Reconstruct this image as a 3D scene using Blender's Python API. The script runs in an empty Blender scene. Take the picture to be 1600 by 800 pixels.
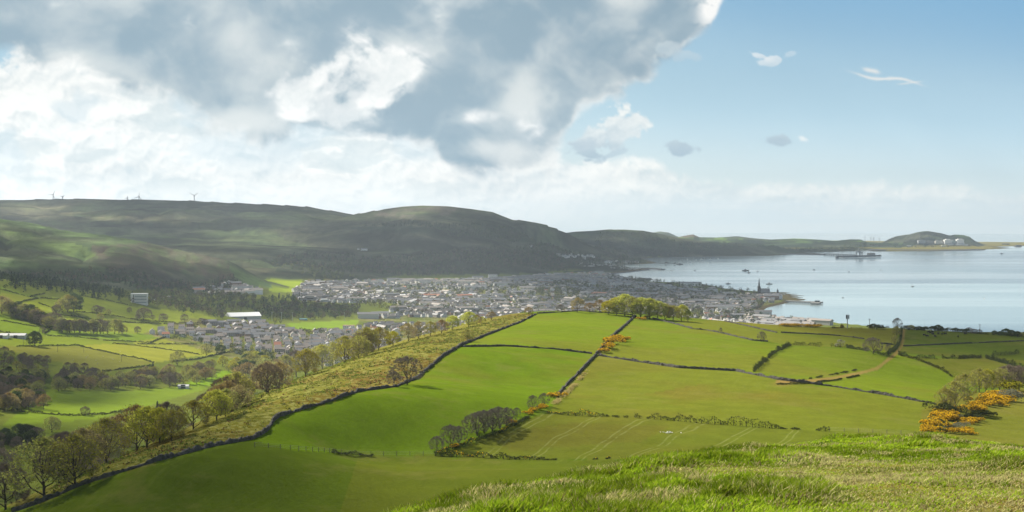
import bpy, math, random
import numpy as np
from mathutils import Vector, Matrix

# ------------------------------------------------------------------ basics
scene = bpy.context.scene
COL = scene.collection
RNG = np.random.default_rng(7)
random.seed(7)
CAM_Z = 217.0
PITCH = math.radians(1.3457)
FPX = 2340.0                      # focal length in photo pixels (photo 1600 wide)
CP, SP = math.cos(PITCH), math.sin(PITCH)

def px_dir(px, py):
    """direction of a photo pixel, scaled so that y = 1"""
    cx = (np.asarray(px, float) - 800.0) / FPX
    cy = (400.0 - np.asarray(py, float)) / FPX
    dy = CP + cy * SP
    return cx / dy, (-SP + cy * CP) / dy
def at(px, py, y):
    sx, sz = px_dir(px, py)
    return float(sx * y), float(y), float(CAM_Z + sz * y)
def project(x, y, z):
    x = np.asarray(x, float); y = np.asarray(y, float); z = np.asarray(z, float) - CAM_Z
    dep = y * CP - z * SP
    up = y * SP + z * CP
    dep = np.where(dep < 0.5, 0.5, dep)
    return 800.0 + FPX * x / dep, 400.0 - FPX * up / dep
def sea_xy(px, py, z=0.0):
    sx, sz = px_dir(px, py)
    y = (z - CAM_Z) / sz
    return float(sx * y), float(y)

def tag(o, label=None, cat=None, group=None, kind=None):
    if label: o['label'] = label
    if cat: o['category'] = cat
    if group: o['group'] = group
    if kind: o['kind'] = kind
    return o
def link(o, parent=None):
    COL.objects.link(o)
    if parent is not None: o.parent = parent
    return o
def empty(name, loc=(0, 0, 0), rz=0.0, sc=1.0):
    o = bpy.data.objects.new(name, None)
    o.empty_display_size = 0.5
    o.location = loc; o.rotation_euler = (0, 0, rz)
    o.scale = (sc, sc, sc) if isinstance(sc, (int, float)) else sc
    return link(o)

# ------------------------------------------------------------------ numpy noise
def _hash(ix, iy, seed):
    h = (ix.astype(np.int64) * 374761393 + iy.astype(np.int64) * 668265263 + seed * 974634777) & 0x7fffffff
    h = ((h ^ (h >> 13)) * 1274126177) & 0x7fffffff
    h = h ^ (h >> 16)
    return (h & 0xffff) / 65535.0
def vnoise(x, y, seed=0):
    ix = np.floor(x); iy = np.floor(y)
    fx = x - ix; fy = y - iy
    fx = fx * fx * fx * (fx * (fx * 6 - 15) + 10); fy = fy * fy * fy * (fy * (fy * 6 - 15) + 10)
    a = _hash(ix, iy, seed); b = _hash(ix + 1, iy, seed); c = _hash(ix, iy + 1, seed); d = _hash(ix + 1, iy + 1, seed)
    return (a + (b - a) * fx) * (1 - fy) + (c + (d - c) * fx) * fy
def fbm(x, y, octaves=5, seed=0, gain=0.5, lac=2.03):
    """about 0..1, mean 0.5"""
    s = np.zeros_like(np.asarray(x, float)); a = 1.0; t = 0.0
    for i in range(octaves):
        s = s + a * vnoise(x, y, seed + i * 17); t += a; a *= gain
        x, y = (x * 0.8 - y * 0.6) * lac + 3.1, (x * 0.6 + y * 0.8) * lac + 7.7
    return s / t
def sstep(a, b, x):
    t = np.clip((x - a) / (b - a), 0, 1)
    return t * t * (3 - 2 * t)

def in_poly(px, py, poly):
    px = np.asarray(px, float); py = np.asarray(py, float)
    r = np.zeros(px.shape, bool)
    n = len(poly)
    for i in range(n):
        x0, y0 = poly[i]; x1, y1 = poly[(i + 1) % n]
        if y0 == y1: continue
        c = ((y0 > py) != (y1 > py)) & (px < (x1 - x0) * (py - y0) / (y1 - y0) + x0)
        r ^= c
    return r
def dist_poly(x, y, pts, closed=False):
    """distance to a polyline, and the side (positive = to the left of travel)"""
    best = np.full(np.shape(x), 1e18); side = np.zeros(np.shape(x))
    n = len(pts)
    for i in range(n if closed else n - 1):
        x0, y0 = pts[i]; x1, y1 = pts[(i + 1) % n]
        dx, dy = x1 - x0, y1 - y0
        t = np.clip(((x - x0) * dx + (y - y0) * dy) / (dx * dx + dy * dy + 1e-9), 0, 1)
        ex = x - (x0 + t * dx); ey = y - (y0 + t * dy)
        d = ex * ex + ey * ey
        m = d < best
        best = np.where(m, d, best)
        side = np.where(m, np.sign(dx * (y - y0) - dy * (x - x0)), side)
    return np.sqrt(best), side
def tps_fit(P, z, lam=1e-3):
    P = np.asarray(P, float); n = len(P)
    d2 = ((P[:, None] - P[None]) ** 2).sum(2)
    K = 0.5 * d2 * np.log(d2 + 1e-12); K[np.arange(n), np.arange(n)] = lam
    A = np.zeros((n + 3, n + 3)); A[:n, :n] = K
    A[:n, n] = 1; A[:n, n + 1:] = P; A[n, :n] = 1; A[n + 1:, :n] = P.T
    w = np.linalg.solve(A, np.concatenate([z, [0, 0, 0]]))
    return P, w
def tps_eval(fit, x, y):
    P, w = fit; n = len(P)
    out = w[n] + w[n + 1] * x + w[n + 2] * y
    for i in range(n):
        d2 = (x - P[i, 0]) ** 2 + (y - P[i, 1]) ** 2
        out = out + w[i] * 0.5 * d2 * np.log(d2 + 1e-12)
    return out
def smax(a, b, k):
    h = np.clip(0.5 + 0.5 * (a - b) / k, 0, 1)
    return b * (1 - h) + a * h + k * h * (1 - h)

# ------------------------------------------------------------------ terrain height
# hill pasture: control points (photo px, photo py, distance)
PASTURE = [(40,797,262),(240,722,300),(400,683,350),(430,655,370),(520,622,400),(640,602,450),(700,555,560),(740,530,650),(800,507,780),(845,490,900),
 (100,800,285),(300,790,285),(600,780,300),(800,740,320),(550,710,370),(700,715,375),(900,715,370),(880,650,430),(1000,655,430),(1150,665,420),(1290,670,415),
 (800,600,520),(920,555,620),(1100,580,570),(1200,592,545),(1450,632,500),(1300,640,470),(1000,500,900),(960,488,950),(1200,540,730),(1300,565,650),
 (1395,555,700),(1405,515,1000),(1200,510,950),(1600,525,1150),(1600,560,850),(1500,600,640),(1560,660,480),(1600,640,520),
 (450,600,510),(560,558,610),(720,508,810),(70,778,300),(225,697,365),(330,655,430),(1300,512,1050),(1800,560,850),(1900,535,1200),(1850,670,480),(640,540,600),(500,590,500)]
pp, zz = [], []
for a in PASTURE:
    x, y, z = at(*a); pp.append((x / 300, y / 300)); zz.append(z)
for x, y, z in [(0,100,171),(-110,110,171),(120,100,168),(0,-150,180),(-300,-100,178),(300,-100,165),(250,220,152),(-200,180,168),(450,600,140),(600,1100,118),(-60,235,169),
                (400,350,150)]:
    pp.append((x / 300, y / 300)); zz.append(z)
FIT_B = tps_fit(pp, np.array(zz), 2e-4)
EDGE = [(-600,150),(-330,205),(-200,240)] + [at(a, 600, b)[:2] for a, b in
       [(0,280),(70,303),(150,338),(225,368),(330,435),(450,515),(560,615),(640,702),(720,812),(780,890),(840,950),(900,985),(960,1005),(1080,1000),
        (1200,1000),(1300,1070),(1400,1150),(1500,1210),(1600,1260),(1900,1400),(2600,1500)]]
# valley and town floor: (px, py, z)
FLOOR = [(0,740,45),(0,640,50),(200,620,42),(120,700,44),(300,600,35),(400,590,31),(0,560,60),(150,560,52),(350,540,32),(0,500,78),(200,500,60),(400,500,28),
 (0,462,104),(100,470,92),(205,468,82),(330,470,50),(430,445,38),(400,452,40),(470,430,40),(500,500,22),(600,500,18),(700,490,14),(600,450,22),(800,470,9),(900,450,10),(1000,470,6),
 (1100,480,5),(1180,470,5),(900,425,12),(700,442,22),(1000,440,5),(800,440,16),(560,560,26),(700,540,20),(900,520,10),(1100,510,8)]
pp, zz = [], []
for a, b, z in FLOOR:
    x, y = sea_xy(a, b, z); pp.append((x / 1000, y / 1000)); zz.append(z)
for x, y, z in [(-1500,1200,120),(-1800,2500,140),(-900,500,60),(-600,-500,60),(500,1500,12),(900,2000,9),(1200,1000,10),(0,-1500,60),(1500,500,8),(-2500,5000,90),(-600,8000,15),
                (0,8500,6),(1200,11000,3),(3000,12500,3),(600,14000,5),(-1000,700,55)]:
    pp.append((x / 1000, y / 1000)); zz.append(z)
FIT_T = tps_fit(pp, np.array(zz), 3e-3)

def prof(tab):
    a = np.array(tab, float)
    return a[:, 0], a[:, 1:]
# far hills: ridge (px, py, y_ridge), foot (px, z, y), exponent
LAYERS = [
 dict(name='L1', ridge=[(-500,318,8500),(-200,314,8500),(0,312,8500),(60,311,8500),(110,310,8400),(200,311,8400),(290,312.5,8400),(350,316,8300),(430,319,8200),(480,322,8100),(540,332,8000),(600,342,8000),(700,352,8000),(900,372,8000),(1200,460,8000)],
      foot=[(-500,80,4600),(200,75,4700),(400,52,4500),(560,40,4700),(700,30,5400),(1200,0,6000)], e=1.25, noise=20, wl=800),
 dict(name='L2', ridge=[(380,420,7000),(480,352,7200),(540,337,7400),(575,330,7500),(600,326,7600),(630,321.5,7600),(660,320,7600),(700,321,7600),(735,325,7600),(770,330,7600),(800,342,7600),(840,346.5,7500),(880,352,7400),(905,358,7300),(930,363,7200),(960,369,7100),(1000,379,7000),(1040,388,7000),(1100,400,6900),(1300,430,6900)],
      foot=[(380,45,4700),(560,35,5000),(700,24,5150),(850,17,5700),(930,8,6600),(1000,2,6900),(1300,-40,6900)], e=1.12, noise=18, wl=600),
 dict(name='L3', ridge=[(700,378,9800),(860,366,9800),(900,361.5,9800),(925,360.5,9800),(950,358.5,9800),(975,358,9800),(1005,359.5,9800),(1030,364,9800),(1060,370,9800),(1100,376,9800),(1150,380.5,9800),(1200,383,9900),(1300,385,10300),(1340,386.5,10600),(1400,392,10800),(1600,410,10800)],
      foot=[(700,5,9000),(1000,3,8900),(1100,3,9050),(1200,2,9300),(1300,2,9700),(1600,-30,10000)], e=0.8, noise=7, wl=500),
 dict(name='L3b', ridge=[(880,380,14500),(960,372,14500),(1005,366,14500),(1030,361.5,14500),(1045,363,14500),(1058,369,14500),(1080,376,14500),(1300,400,14500)],
      foot=[(880,0,13800),(1300,0,13800)], e=0.8, noise=0, wl=500),
 dict(name='L4', ridge=[(900,386,12500),(1040,376,12500),(1060,370,12500),(1075,367,12500),(1083,366,12500),(1093,370.5,12500),(1120,371,12500),(1152,368.5,12500),(1180,372,12500),(1205,374,12500),(1240,372.5,12500),(1280,374,12500),(1305,376,12500),(1328,373.5,12500),(1345,374,12500),(1354,378,12500),(1380,379.5,12500),(1420,383,12500),(1600,400,12500)],
      foot=[(900,2,11300),(1600,2,11300)], e=0.9, noise=4, wl=400),
 dict(name='L5', ridge=[(1300,390,13000),(1345,384,13000),(1362,381,13000),(1378,379,13000),(1390,372,13000),(1400,367.8,13000),(1412,366,13000),(1422,365,13000),(1432,362.3,13000),(1442,361,13000),(1454,361.3,13000),(1470,363.5,13000),(1482,366.5,13000),(1494,365.5,13000),(1506,366.5,13000),(1515,369.5,13000),(1523,376,13000),(1534,381,13000),(1550,384.5,13000),(1566,386.6,13000),(1600,389,13000),(1700,400,13000)],
      foot=[(1300,2,12400),(1460,10,12450),(1700,-5,12400)], e=0.7, noise=8, wl=260),
 dict(name='L6', ridge=[(-500,325,4300),(-200,330,4200),(0,341,4200),(30,345,4200),(60,350,4200),(100,359.5,4150),(160,366,4100),(220,376,4050),(260,386,4050),(300,394,4000),(330,400,4000),(355,405,4000),(370,412,4000),(390,424,4000),(420,440,4000),(700,520,4000)],
      foot=[(-500,130,3000),(0,108,3000),(100,98,3050),(205,88,3100),(300,62,3450),(400,40,3700),(700,0,3800)], e=1.15, noise=13, wl=380),
]
COAST_PX = [(1900,545),(1700,533),(1400,514),(1330,507),(1300,504),(1250,501.5),(1212,496.5),(1194,490),(1191,486),(1198,481),(1212,477.5),(1228,474),(1236,471.5),(1256,469.2),(1262,467),(1240,467),
 (1263,464.6),(1236,464.2),(1258,462),(1228,461.4),(1252,459.3),(1222,459.6),(1236,457.2),(1205,456.5),(1170,454.5),(1132,450.5),(1100,444),(1085,442),(1045,441),(1020,440),(1000,439.6),(1025,437),(1012,435.8),(990,436),(968,430.5),(952,428.6),(985,424),(1015,420.8),(1008,419.6),(960,418.8),(932,416.6),
 (934,415.4),(955,415),(975,413.5),(1005,412.8),(1028,411),(1018,408.5),(1008,405.8),(1000,404.5),(1022,402.6),(1060,401.4),(1110,401),(1160,400.2),(1200,399.8),(1235,397.6),(1290,396),(1255,394.8),(1300,393.6),(1356,391.4),(1364,393.0),(1450,392.8),
 (1530,391.2),(1545,389.6),(1588,388.2),(1560,387.6),(1582,386.4),(1552,385.6)]
COAST = [sea_xy(*p) for p in COAST_PX]
COAST = [(9000,-20000),(9000,400),(2200,800)] + COAST + [(6000,14600),(3400,16500),(2000,17000),(-3000,20000),(-20000,20000),(-20000,-20000)]

# knoll the photographer stands on
KN = [(1600,800,9.8),(1400,800,10.2),(1200,800,10.8),(1000,800,11.8),(800,800,13.2),(640,800,14.6),(1600,745,14.5),(1400,745,16),(1200,745,18),(1000,745,20),(800,762,17.5),
      (900,728,24),(1000,716,27),(1100,703,30),(1200,693,35),(1300,686,39),(1450,682,43),(1530,681,44),(1600,712,28),(1700,715,27),(1500,712,28),(1300,715,26)]
pp, zz = [], []
for a in KN:
    x, y, z = at(*a); pp.append((x / 10, y / 10)); zz.append(z)
for x, y, z in [(0,0,215.3),(5,0,215.3),(-5,0,215.1),(0,-10,215.8),(12,-10,215.9),(15,5,215.2),(-8,6,214.4),(25,20,213.2),(-10,-10,215.2),(30,0,214.5)]:
    pp.append((x / 10, y / 10)); zz.append(z)
FIT_K = tps_fit(pp, np.array(zz), 1e-3)
KEDGE = [(-14,-14),(-8,2),(-4.5,9)] + [at(a, 700, b)[:2] for a, b in [(545,15.2),(650,16.6),(760,20),(850,23),(920,25.5),(1000,28),(1090,31.5),(1200,36),(1300,40),(1400,43.5),(1480,45),(1540,44),(1570,38),(1600,35),(1680,36),(1800,36)]] + [(45,10),(45,-14)]

SEASTOP = 40.0
def height(x, y, detail=True):
    x = np.asarray(x, float); y = np.asarray(y, float)
    r = np.hypot(x, y) + 1e-6
    phi = np.clip(np.arctan2(x, y), -1.05, 1.05)
    px = 800 + FPX * np.tan(phi)
    cosp = np.cos(phi)
    yy = r * cosp                       # equivalent distance along the view axis
    zt = tps_eval(FIT_T, np.clip(x, -4000, 4000) / 1000, np.clip(y, -2500, 15000) / 1000)
    zt = np.clip(zt, 2.5, 150)
    if detail:
        zt = zt + (fbm(x / 260, y / 260, 4, 5) - 0.5) * 7 * sstep(8, 40, zt)
    reg = np.full(x.shape, 1, int)      # 1 valley floor
    z = zt
    for k, L in enumerate(LAYERS):
        rp, rv = prof(L['ridge']); fp, fv = prof(L['foot'])
        pyr = np.interp(px, rp, rv[:, 0]); yr = np.interp(px, rp, rv[:, 1])
        zr = CAM_Z + px_dir(px, pyr)[1] * yr
        zf = np.interp(px, fp, fv[:, 0]); yf = np.interp(px, fp, fv[:, 1])
        yf = np.minimum(yf, yr - 300.0)
        A = np.maximum(zr - zf, 15.0)
        if L['noise']:
            wob = (fbm(x / (L['wl'] * 1.6), y / (L['wl'] * 1.6), 3, 40 + k) - 0.5) * 0.35
            yw = yy + wob * (yr - yf) * sstep(0, 0.25, (yr - yy) / (yr - yf)) 
        else:
            yw = yy
        t = (yr - yw) / (yr - yf)       # 0 at ridge, 1 at foot
        tf = np.clip(1 - t, 0, 1)
        zl = np.where(t >= 0, np.where(t <= 1, zr - A + A * tf ** L['e'], zr - A - (t - 1) * 260), zr + t * A * 0.8)
        # gentle crest
        zl = zl - 0.012 * A * np.exp(-(t / 0.05) ** 2) * (t > 0)
        if L['noise'] and detail:
            m = sstep(0.0, 0.16, t) * sstep(1.25, 0.85, t)
            n = fbm(x / L['wl'], y / L['wl'], 6, 90 + k) - 0.5
            g = np.abs(fbm(x / (L['wl'] * 0.6), y / (L['wl'] * 0.6), 4, 120 + k) - 0.5)
            zl = zl + m * (n * L['noise'] * 2.0 - (0.12 - np.minimum(g, 0.12)) * L['noise'] * 9)
            zl = zl + (1 - m) * n * L['noise'] * 0.25
        zn = smax(z, zl, 14.0)
        reg = np.where(zl > z + 4, 10 + k, reg)
        z = zn
    # hill pasture ridge
    zb = tps_eval(FIT_B, np.clip(x, -900, 1500) / 300, np.clip(y, -500, 1700) / 300)
    zb = np.clip(zb, 60, 185)
    if detail:
        zb = zb + (fbm(x / 45, y / 45, 4, 11) - 0.5) * 1.1
    d, s = dist_poly(x, y, EDGE)
    sd = d * s                           # left of travel (away from the camera) is beyond the edge
    steep = np.interp(px, [-2000, 840, 1100, 2000], [0.46, 0.40, 0.2, 0.2])
    zb = zb - steep * 12 * np.log1p(np.exp(np.clip((sd - 12) / 12, -30, 60)))
    reg = np.where(zb > z, 2, reg)
    z = np.where(r < 6000, smax(z, zb, 6.0), z)
    # knoll
    near = r < 400
    if near.any():
        xn, yn = x[near], y[near]
        zk = np.clip(tps_eval(FIT_K, np.clip(xn, -20, 50) / 10, np.clip(yn, -20, 60) / 10), 205, 218)
        d, s = dist_poly(xn, yn, KEDGE, True)
        ins = in_poly(xn, yn, KEDGE)
        out = np.where(ins, -d, d)
        if detail:
            path = knoll_worn(xn, yn)
            zk = zk + (fbm(xn / 2.2, yn / 2.2, 4, 21) - 0.5) * (0.42 - 0.26 * path) + (fbm(xn / 0.5, yn / 0.5, 2, 22) - 0.5) * (0.12 - 0.06 * path)
        zk = zk - 0.62 * 0.9 * np.log1p(np.exp(np.clip((out - 0.6) / 0.9, -30, 300)))
        zn = z[near]
        rn = np.where(zk > zn, 3, reg[near]); reg[near] = rn
        z = z.copy(); z[near] = smax(zk, zn, 1.0)
    # coast
    far = (y > 1500) | (x > 500)
    far &= z < 400
    if far.any():
        xs, ys = x[far], y[far]
        d, s = dist_poly(xs, ys, COAST, True)
        ins = in_poly(xs, ys, COAST)
        # beaches are wider where the picture is foreshortened
        w = np.clip(r[far] / 90.0, 18, 130)
        zs = np.where(ins, np.minimum(z[far], 0.25 + d * 0.05 * 60 / w + np.maximum(d - w, 0) * 0.3 + np.maximum(d - 350, 0) * 1.5), -0.3 - d * 0.06)
        z = z.copy(); z[far] = np.maximum(zs, -6)
        rg = reg[far]; rg = np.where(ins & (z[far] < 1.6), 4, rg); rg = np.where(~ins, 5, rg); reg[far] = rg
    return z, reg

def knoll_worn(x, y):
    """worn, dry turf on the knoll: 0..1"""
    n = fbm(x / 3.0, y / 3.0, 4, 31)
    z = 213.0
    px, py = project(x, y, CAM_Z - 1.9 - 0.085 * np.maximum(y - 3, 0))
    m = sstep(1000, 1250, px + (py - 740) * -1.5 + (n - .5) * 700) * sstep(700, 722, py + (n - .5) * 40)
    m *= 1 - sstep(1500, 1580, px) * sstep(775, 745, py) * 0.9
    m = np.where((y < 9), 0.6, m)
    return np.clip(m * sstep(0.25, 0.42, n + 0.1), 0, 1)

# polar grid round the camera
PH = np.concatenate([np.arange(-180, -46, 4.0), np.arange(-46, -26, 0.5), np.arange(-26, -20.6, 0.12),
                     np.arange(-20.6, 20.6, 0.0475), np.arange(20.6, 26, 0.12), np.arange(26, 46, 0.5), np.arange(46, 181, 4.0)])
PH = np.radians(PH)
NR = 1000
RR = 2.0 * (30000.0 / 2.0) ** (np.linspace(0, 1, NR))
RR = np.concatenate([RR])
GP, GR = np.meshgrid(PH, RR)                     # rows: radius, cols: angle
GX = GR * np.sin(GP); GY = GR * np.cos(GP)
GZ, GREG = height(GX.ravel(), GY.ravel())
GZ = GZ.reshape(GX.shape); GREG = GREG.reshape(GX.shape)
LNR = np.log(RR)
def ground(x, y):
    """height of the built terrain mesh at x, y"""
    x = np.asarray(x, float); y = np.asarray(y, float)
    ph = np.arctan2(x, y); r = np.clip(np.hypot(x, y), RR[0] * 1.001, RR[-1] * 0.999)
    i = np.clip(np.searchsorted(PH, ph) - 1, 0, len(PH) - 2)
    j = np.clip(np.searchsorted(RR, r) - 1, 0, len(RR) - 2)
    u = (ph - PH[i]) / (PH[i + 1] - PH[i]); v = (r - RR[j]) / (RR[j + 1] - RR[j])
    return (GZ[j, i] * (1 - u) + GZ[j, i + 1] * u) * (1 - v) + (GZ[j + 1, i] * (1 - u) + GZ[j + 1, i + 1] * u) * v
def G(x, y): return float(ground(x, y))
def region_at(x, y):
    ph = np.arctan2(x, y); r = np.hypot(x, y)
    i = np.clip(np.searchsorted(PH, ph), 0, len(PH) - 1); j = np.clip(np.searchsorted(RR, r), 0, len(RR) - 1)
    return GREG[j, i]
def hit(px, py, ymin=60.0):
    """where the ray through a photo pixel meets the ground beyond ymin"""
    sx, sz = px_dir(px, py)
    sx = float(sx); sz = float(sz)
    ys = ymin * (24000 / ymin) ** np.linspace(0, 1, 2600)
    zg = np.maximum(ground(sx * ys, ys), 0.0)
    zr = CAM_Z + sz * ys
    k = np.nonzero(zr <= zg)[0]
    if len(k) == 0: return None
    k = k[0]
    if k == 0: return sx * ys[0], ys[0], zg[0]
    a = (zr[k - 1] - zg[k - 1]); b = zg[k] - zr[k]
    y = ys[k - 1] + (ys[k] - ys[k - 1]) * a / (a + b + 1e-12)
    return sx * y, float(y), G(sx * y, y)
# ------------------------------------------------------------------ node helpers
class X:
    """tiny expression builder on shader math nodes"""
    def __init__(s, nt, sock): s.nt, s.s = nt, sock
    def _m(s, op, b=None, c=None, clamp=False):
        n = s.nt.nodes.new('ShaderNodeMath'); n.operation = op; n.use_clamp = clamp
        s.nt.links.new(s.s, n.inputs[0])
        for i, v in ((1, b), (2, c)):
            if v is None: continue
            if isinstance(v, X): s.nt.links.new(v.s, n.inputs[i])
            else: n.inputs[i].default_value = v
        return X(s.nt, n.outputs[0])
    def __add__(s, b): return s._m('ADD', b)
    __radd__ = __add__
    def __mul__(s, b): return s._m('MULTIPLY', b)
    __rmul__ = __mul__
    def __sub__(s, b): return s._m('SUBTRACT', b)
    def __rsub__(s, b): return (s * -1.0) + b
    def __truediv__(s, b): return s._m('DIVIDE', b)
    def max(s, b): return s._m('MAXIMUM', b)
    def min(s, b): return s._m('MINIMUM', b)
    def exp(s): return s._m('EXPONENT')
    def step(s, a, b):
        n = s.nt.nodes.new('ShaderNodeMapRange'); n.interpolation_type = 'SMOOTHSTEP'
        s.nt.links.new(s.s, n.inputs[0]); n.inputs[1].default_value = a; n.inputs[2].default_value = b
        return X(s.nt, n.outputs[0])
def noise_tex(nt, vec, scale, detail=6, rough=0.55, dist=0.0, color=False, lac=2.0):
    n = nt.nodes.new('ShaderNodeTexNoise'); n.inputs['Scale'].default_value = scale
    n.inputs['Detail'].default_value = detail; n.inputs['Roughness'].default_value = rough
    n.inputs['Distortion'].default_value = dist; n.inputs['Lacunarity'].default_value = lac
    if vec is not None: nt.links.new(vec, n.inputs['Vector'])
    return n.outputs['Color'] if color else X(nt, n.outputs[0])
def mixc(nt, f, a, b, mode='MIX'):
    n = nt.nodes.new('ShaderNodeMix'); n.data_type = 'RGBA'; n.blend_type = mode
    if isinstance(f, X): nt.links.new(f.s, n.inputs[0])
    else: n.inputs[0].default_value = f
    for i, v in ((6, a), (7, b)):
        if isinstance(v, (tuple, list)): n.inputs[i].default_value = (*v[:3], 1)
        else: nt.links.new(v.s if isinstance(v, X) else v, n.inputs[i])
    return n.outputs[2]
def vecm(nt, op, a, b):
    n = nt.nodes.new('ShaderNodeVectorMath'); n.operation = op
    for i, v in ((0, a), (1, b)):
        if isinstance(v, (tuple, list)): n.inputs[i].default_value = v
        else: nt.links.new(v, n.inputs[i])
    return n.outputs[0]
def combine(nt, x, y, z=0.0):
    n = nt.nodes.new('ShaderNodeCombineXYZ')
    for i, v in enumerate((x, y, z)):
        if isinstance(v, X): nt.links.new(v.s, n.inputs[i])
        else: n.inputs[i].default_value = v
    return n.outputs[0]
def curve(nt, x, pts, x0, x1, y0, y1):
    n = nt.nodes.new('ShaderNodeFloatCurve')
    c = n.mapping.curves[0]
    P = [((a - x0) / (x1 - x0), (b - y0) / (y1 - y0)) for a, b in pts]
    while len(c.points) < len(P): c.points.new(0.5, 0.5)
    for q, (a, b) in zip(c.points, P): q.location = (a, b); q.handle_type = 'AUTO'
    n.mapping.use_clip = False; n.mapping.update()
    nt.links.new(((x - x0) * (1.0 / (x1 - x0))).s, n.inputs['Value'])
    return X(nt, n.outputs[0]) * (y1 - y0) + y0

# ------------------------------------------------------------------ camera, colour, sun, sky
SUN_EL, SUN_AZ = math.radians(40), math.radians(-52)     # azimuth measured from +Y towards +X
SUN_DIR = Vector((math.sin(SUN_AZ) * math.cos(SUN_EL), math.cos(SUN_AZ) * math.cos(SUN_EL), math.sin(SUN_EL)))
EXPO = 1.0
cam_d = bpy.data.cameras.new('camera'); cam = bpy.data.objects.new('camera', cam_d); COL.objects.link(cam)
cam_d.sensor_width = 36.0; cam_d.lens = 36.0 * FPX / 1600.0
cam_d.clip_start = 0.5; cam_d.clip_end = 90000
cam.location = (0, 0, CAM_Z); cam.rotation_euler = (math.radians(90) - PITCH, 0, 0)
scene.camera = cam
vs = scene.view_settings
vs.view_transform = 'Standard'; vs.look = 'None'; vs.exposure = EXPO; vs.gamma = 1.0; vs.use_curve_mapping = False
scene.render.engine = 'CYCLES'
cy = scene.cycles
cy.use_denoising = True
try: cy.denoiser = 'OPENIMAGEDENOISE'
except Exception: pass
cy.max_bounces = 5; cy.diffuse_bounces = 2; cy.glossy_bounces = 2; cy.transmission_bounces = 2; cy.transparent_max_bounces = 12; cy.volume_bounces = 0
cy.sample_clamp_indirect = 4.0
cy.caustics_reflective = False; cy.caustics_refractive = False

sun_d = bpy.data.lights.new('sun', 'SUN'); sun_d.energy = 4.9; sun_d.angle = math.radians(0.5); sun_d.color = (1.0, 0.93, 0.80)
sun = bpy.data.objects.new('sun', sun_d); COL.objects.link(sun)
sun.rotation_euler = SUN_DIR.to_track_quat('Z', 'Y').to_euler(); sun.location = (0, 0, 400)

world = bpy.data.worlds.new('World'); scene.world = world; world.use_nodes = True
nt = world.node_tree; nt.nodes.clear()
tc = nt.nodes.new('ShaderNodeTexCoord')
sep = nt.nodes.new('ShaderNodeSeparateXYZ'); nt.links.new(tc.outputs['Generated'], sep.inputs[0])
dx, dy, dz = (X(nt, sep.outputs[i]) for i in range(3))
sky = nt.nodes.new('ShaderNodeTexSky'); sky.sky_type = 'NISHITA'; sky.sun_disc = False
sky.sun_elevation = SUN_EL; sky.sun_rotation = SUN_AZ; sky.altitude = 200; sky.air_density = 1.0; sky.dust_density = 1.2; sky.ozone_density = 1.5
nish = nt.nodes.new('ShaderNodeVectorMath'); nish.operation = 'SCALE'; nish.inputs[3].default_value = 0.068
nt.links.new(sky.outputs[0], nish.inputs[0])
# broken cloud overhead and behind
cloudy = noise_tex(nt, combine(nt, dx, dy, dz * 2.0), 2.2, 4).step(0.42, 0.62) * 0.7
col = mixc(nt, cloudy, nish.outputs[0], (0.16, 0.185, 0.205))
bg = nt.nodes.new('ShaderNodeBackground'); nt.links.new(col, bg.inputs[0]); bg.inputs[1].default_value = 1.0
out = nt.nodes.new('ShaderNodeOutputWorld'); nt.links.new(bg.outputs[0], out.inputs[0])
world.cycles.sampling_method = 'MANUAL'; world.cycles.sample_map_resolution = 256
# ------------------------------------------------------------------ sky backdrop: a far shell of cloud and clear air
def worley(x, y, seed, jit=0.95):
    ix = np.floor(x); iy = np.floor(y); best = np.full(x.shape, 9.0)
    for ox in (-1, 0, 1):
        for oy in (-1, 0, 1):
            cx = ix + ox; cy_ = iy + oy
            qx = cx + 0.5 + (_hash(cx, cy_, seed) - 0.5) * jit; qy = cy_ + 0.5 + (_hash(cx, cy_, seed + 91) - 0.5) * jit
            best = np.minimum(best, (x - qx) ** 2 + (y - qy) ** 2)
    return np.sqrt(best)
def billow(x, y, seed, octv=4, gain=0.5):
    s = 0; a = 1; t = 0
    for i in range(octv):
        d = worley(x, y, seed + 7 * i); s = s + a * np.sqrt(np.maximum(0, 1 - np.minimum(d, 1) ** 2 * 1.1)); t += a; a *= gain
        x, y = (x * 0.8 - y * 0.6) * 2.1 + 1.7, (x * 0.6 + y * 0.8) * 2.1 + 4.2
    return s / t
def cmix(a, b, t):
    return a + (b - a) * t[..., None]
def gb(A, B, cx, cy_, rx, ry, tilt=0.0):
    u = (A - cx) / rx; v = (B - cy_ - (A - cx) * tilt) / ry
    return np.exp(-(u * u + v * v))
def S(r, g, b):
    c = np.array([r, g, b]) / 255.0
    return np.where(c <= 0.04045, c / 12.92, ((c + 0.055) / 1.055) ** 2.4)
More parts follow.
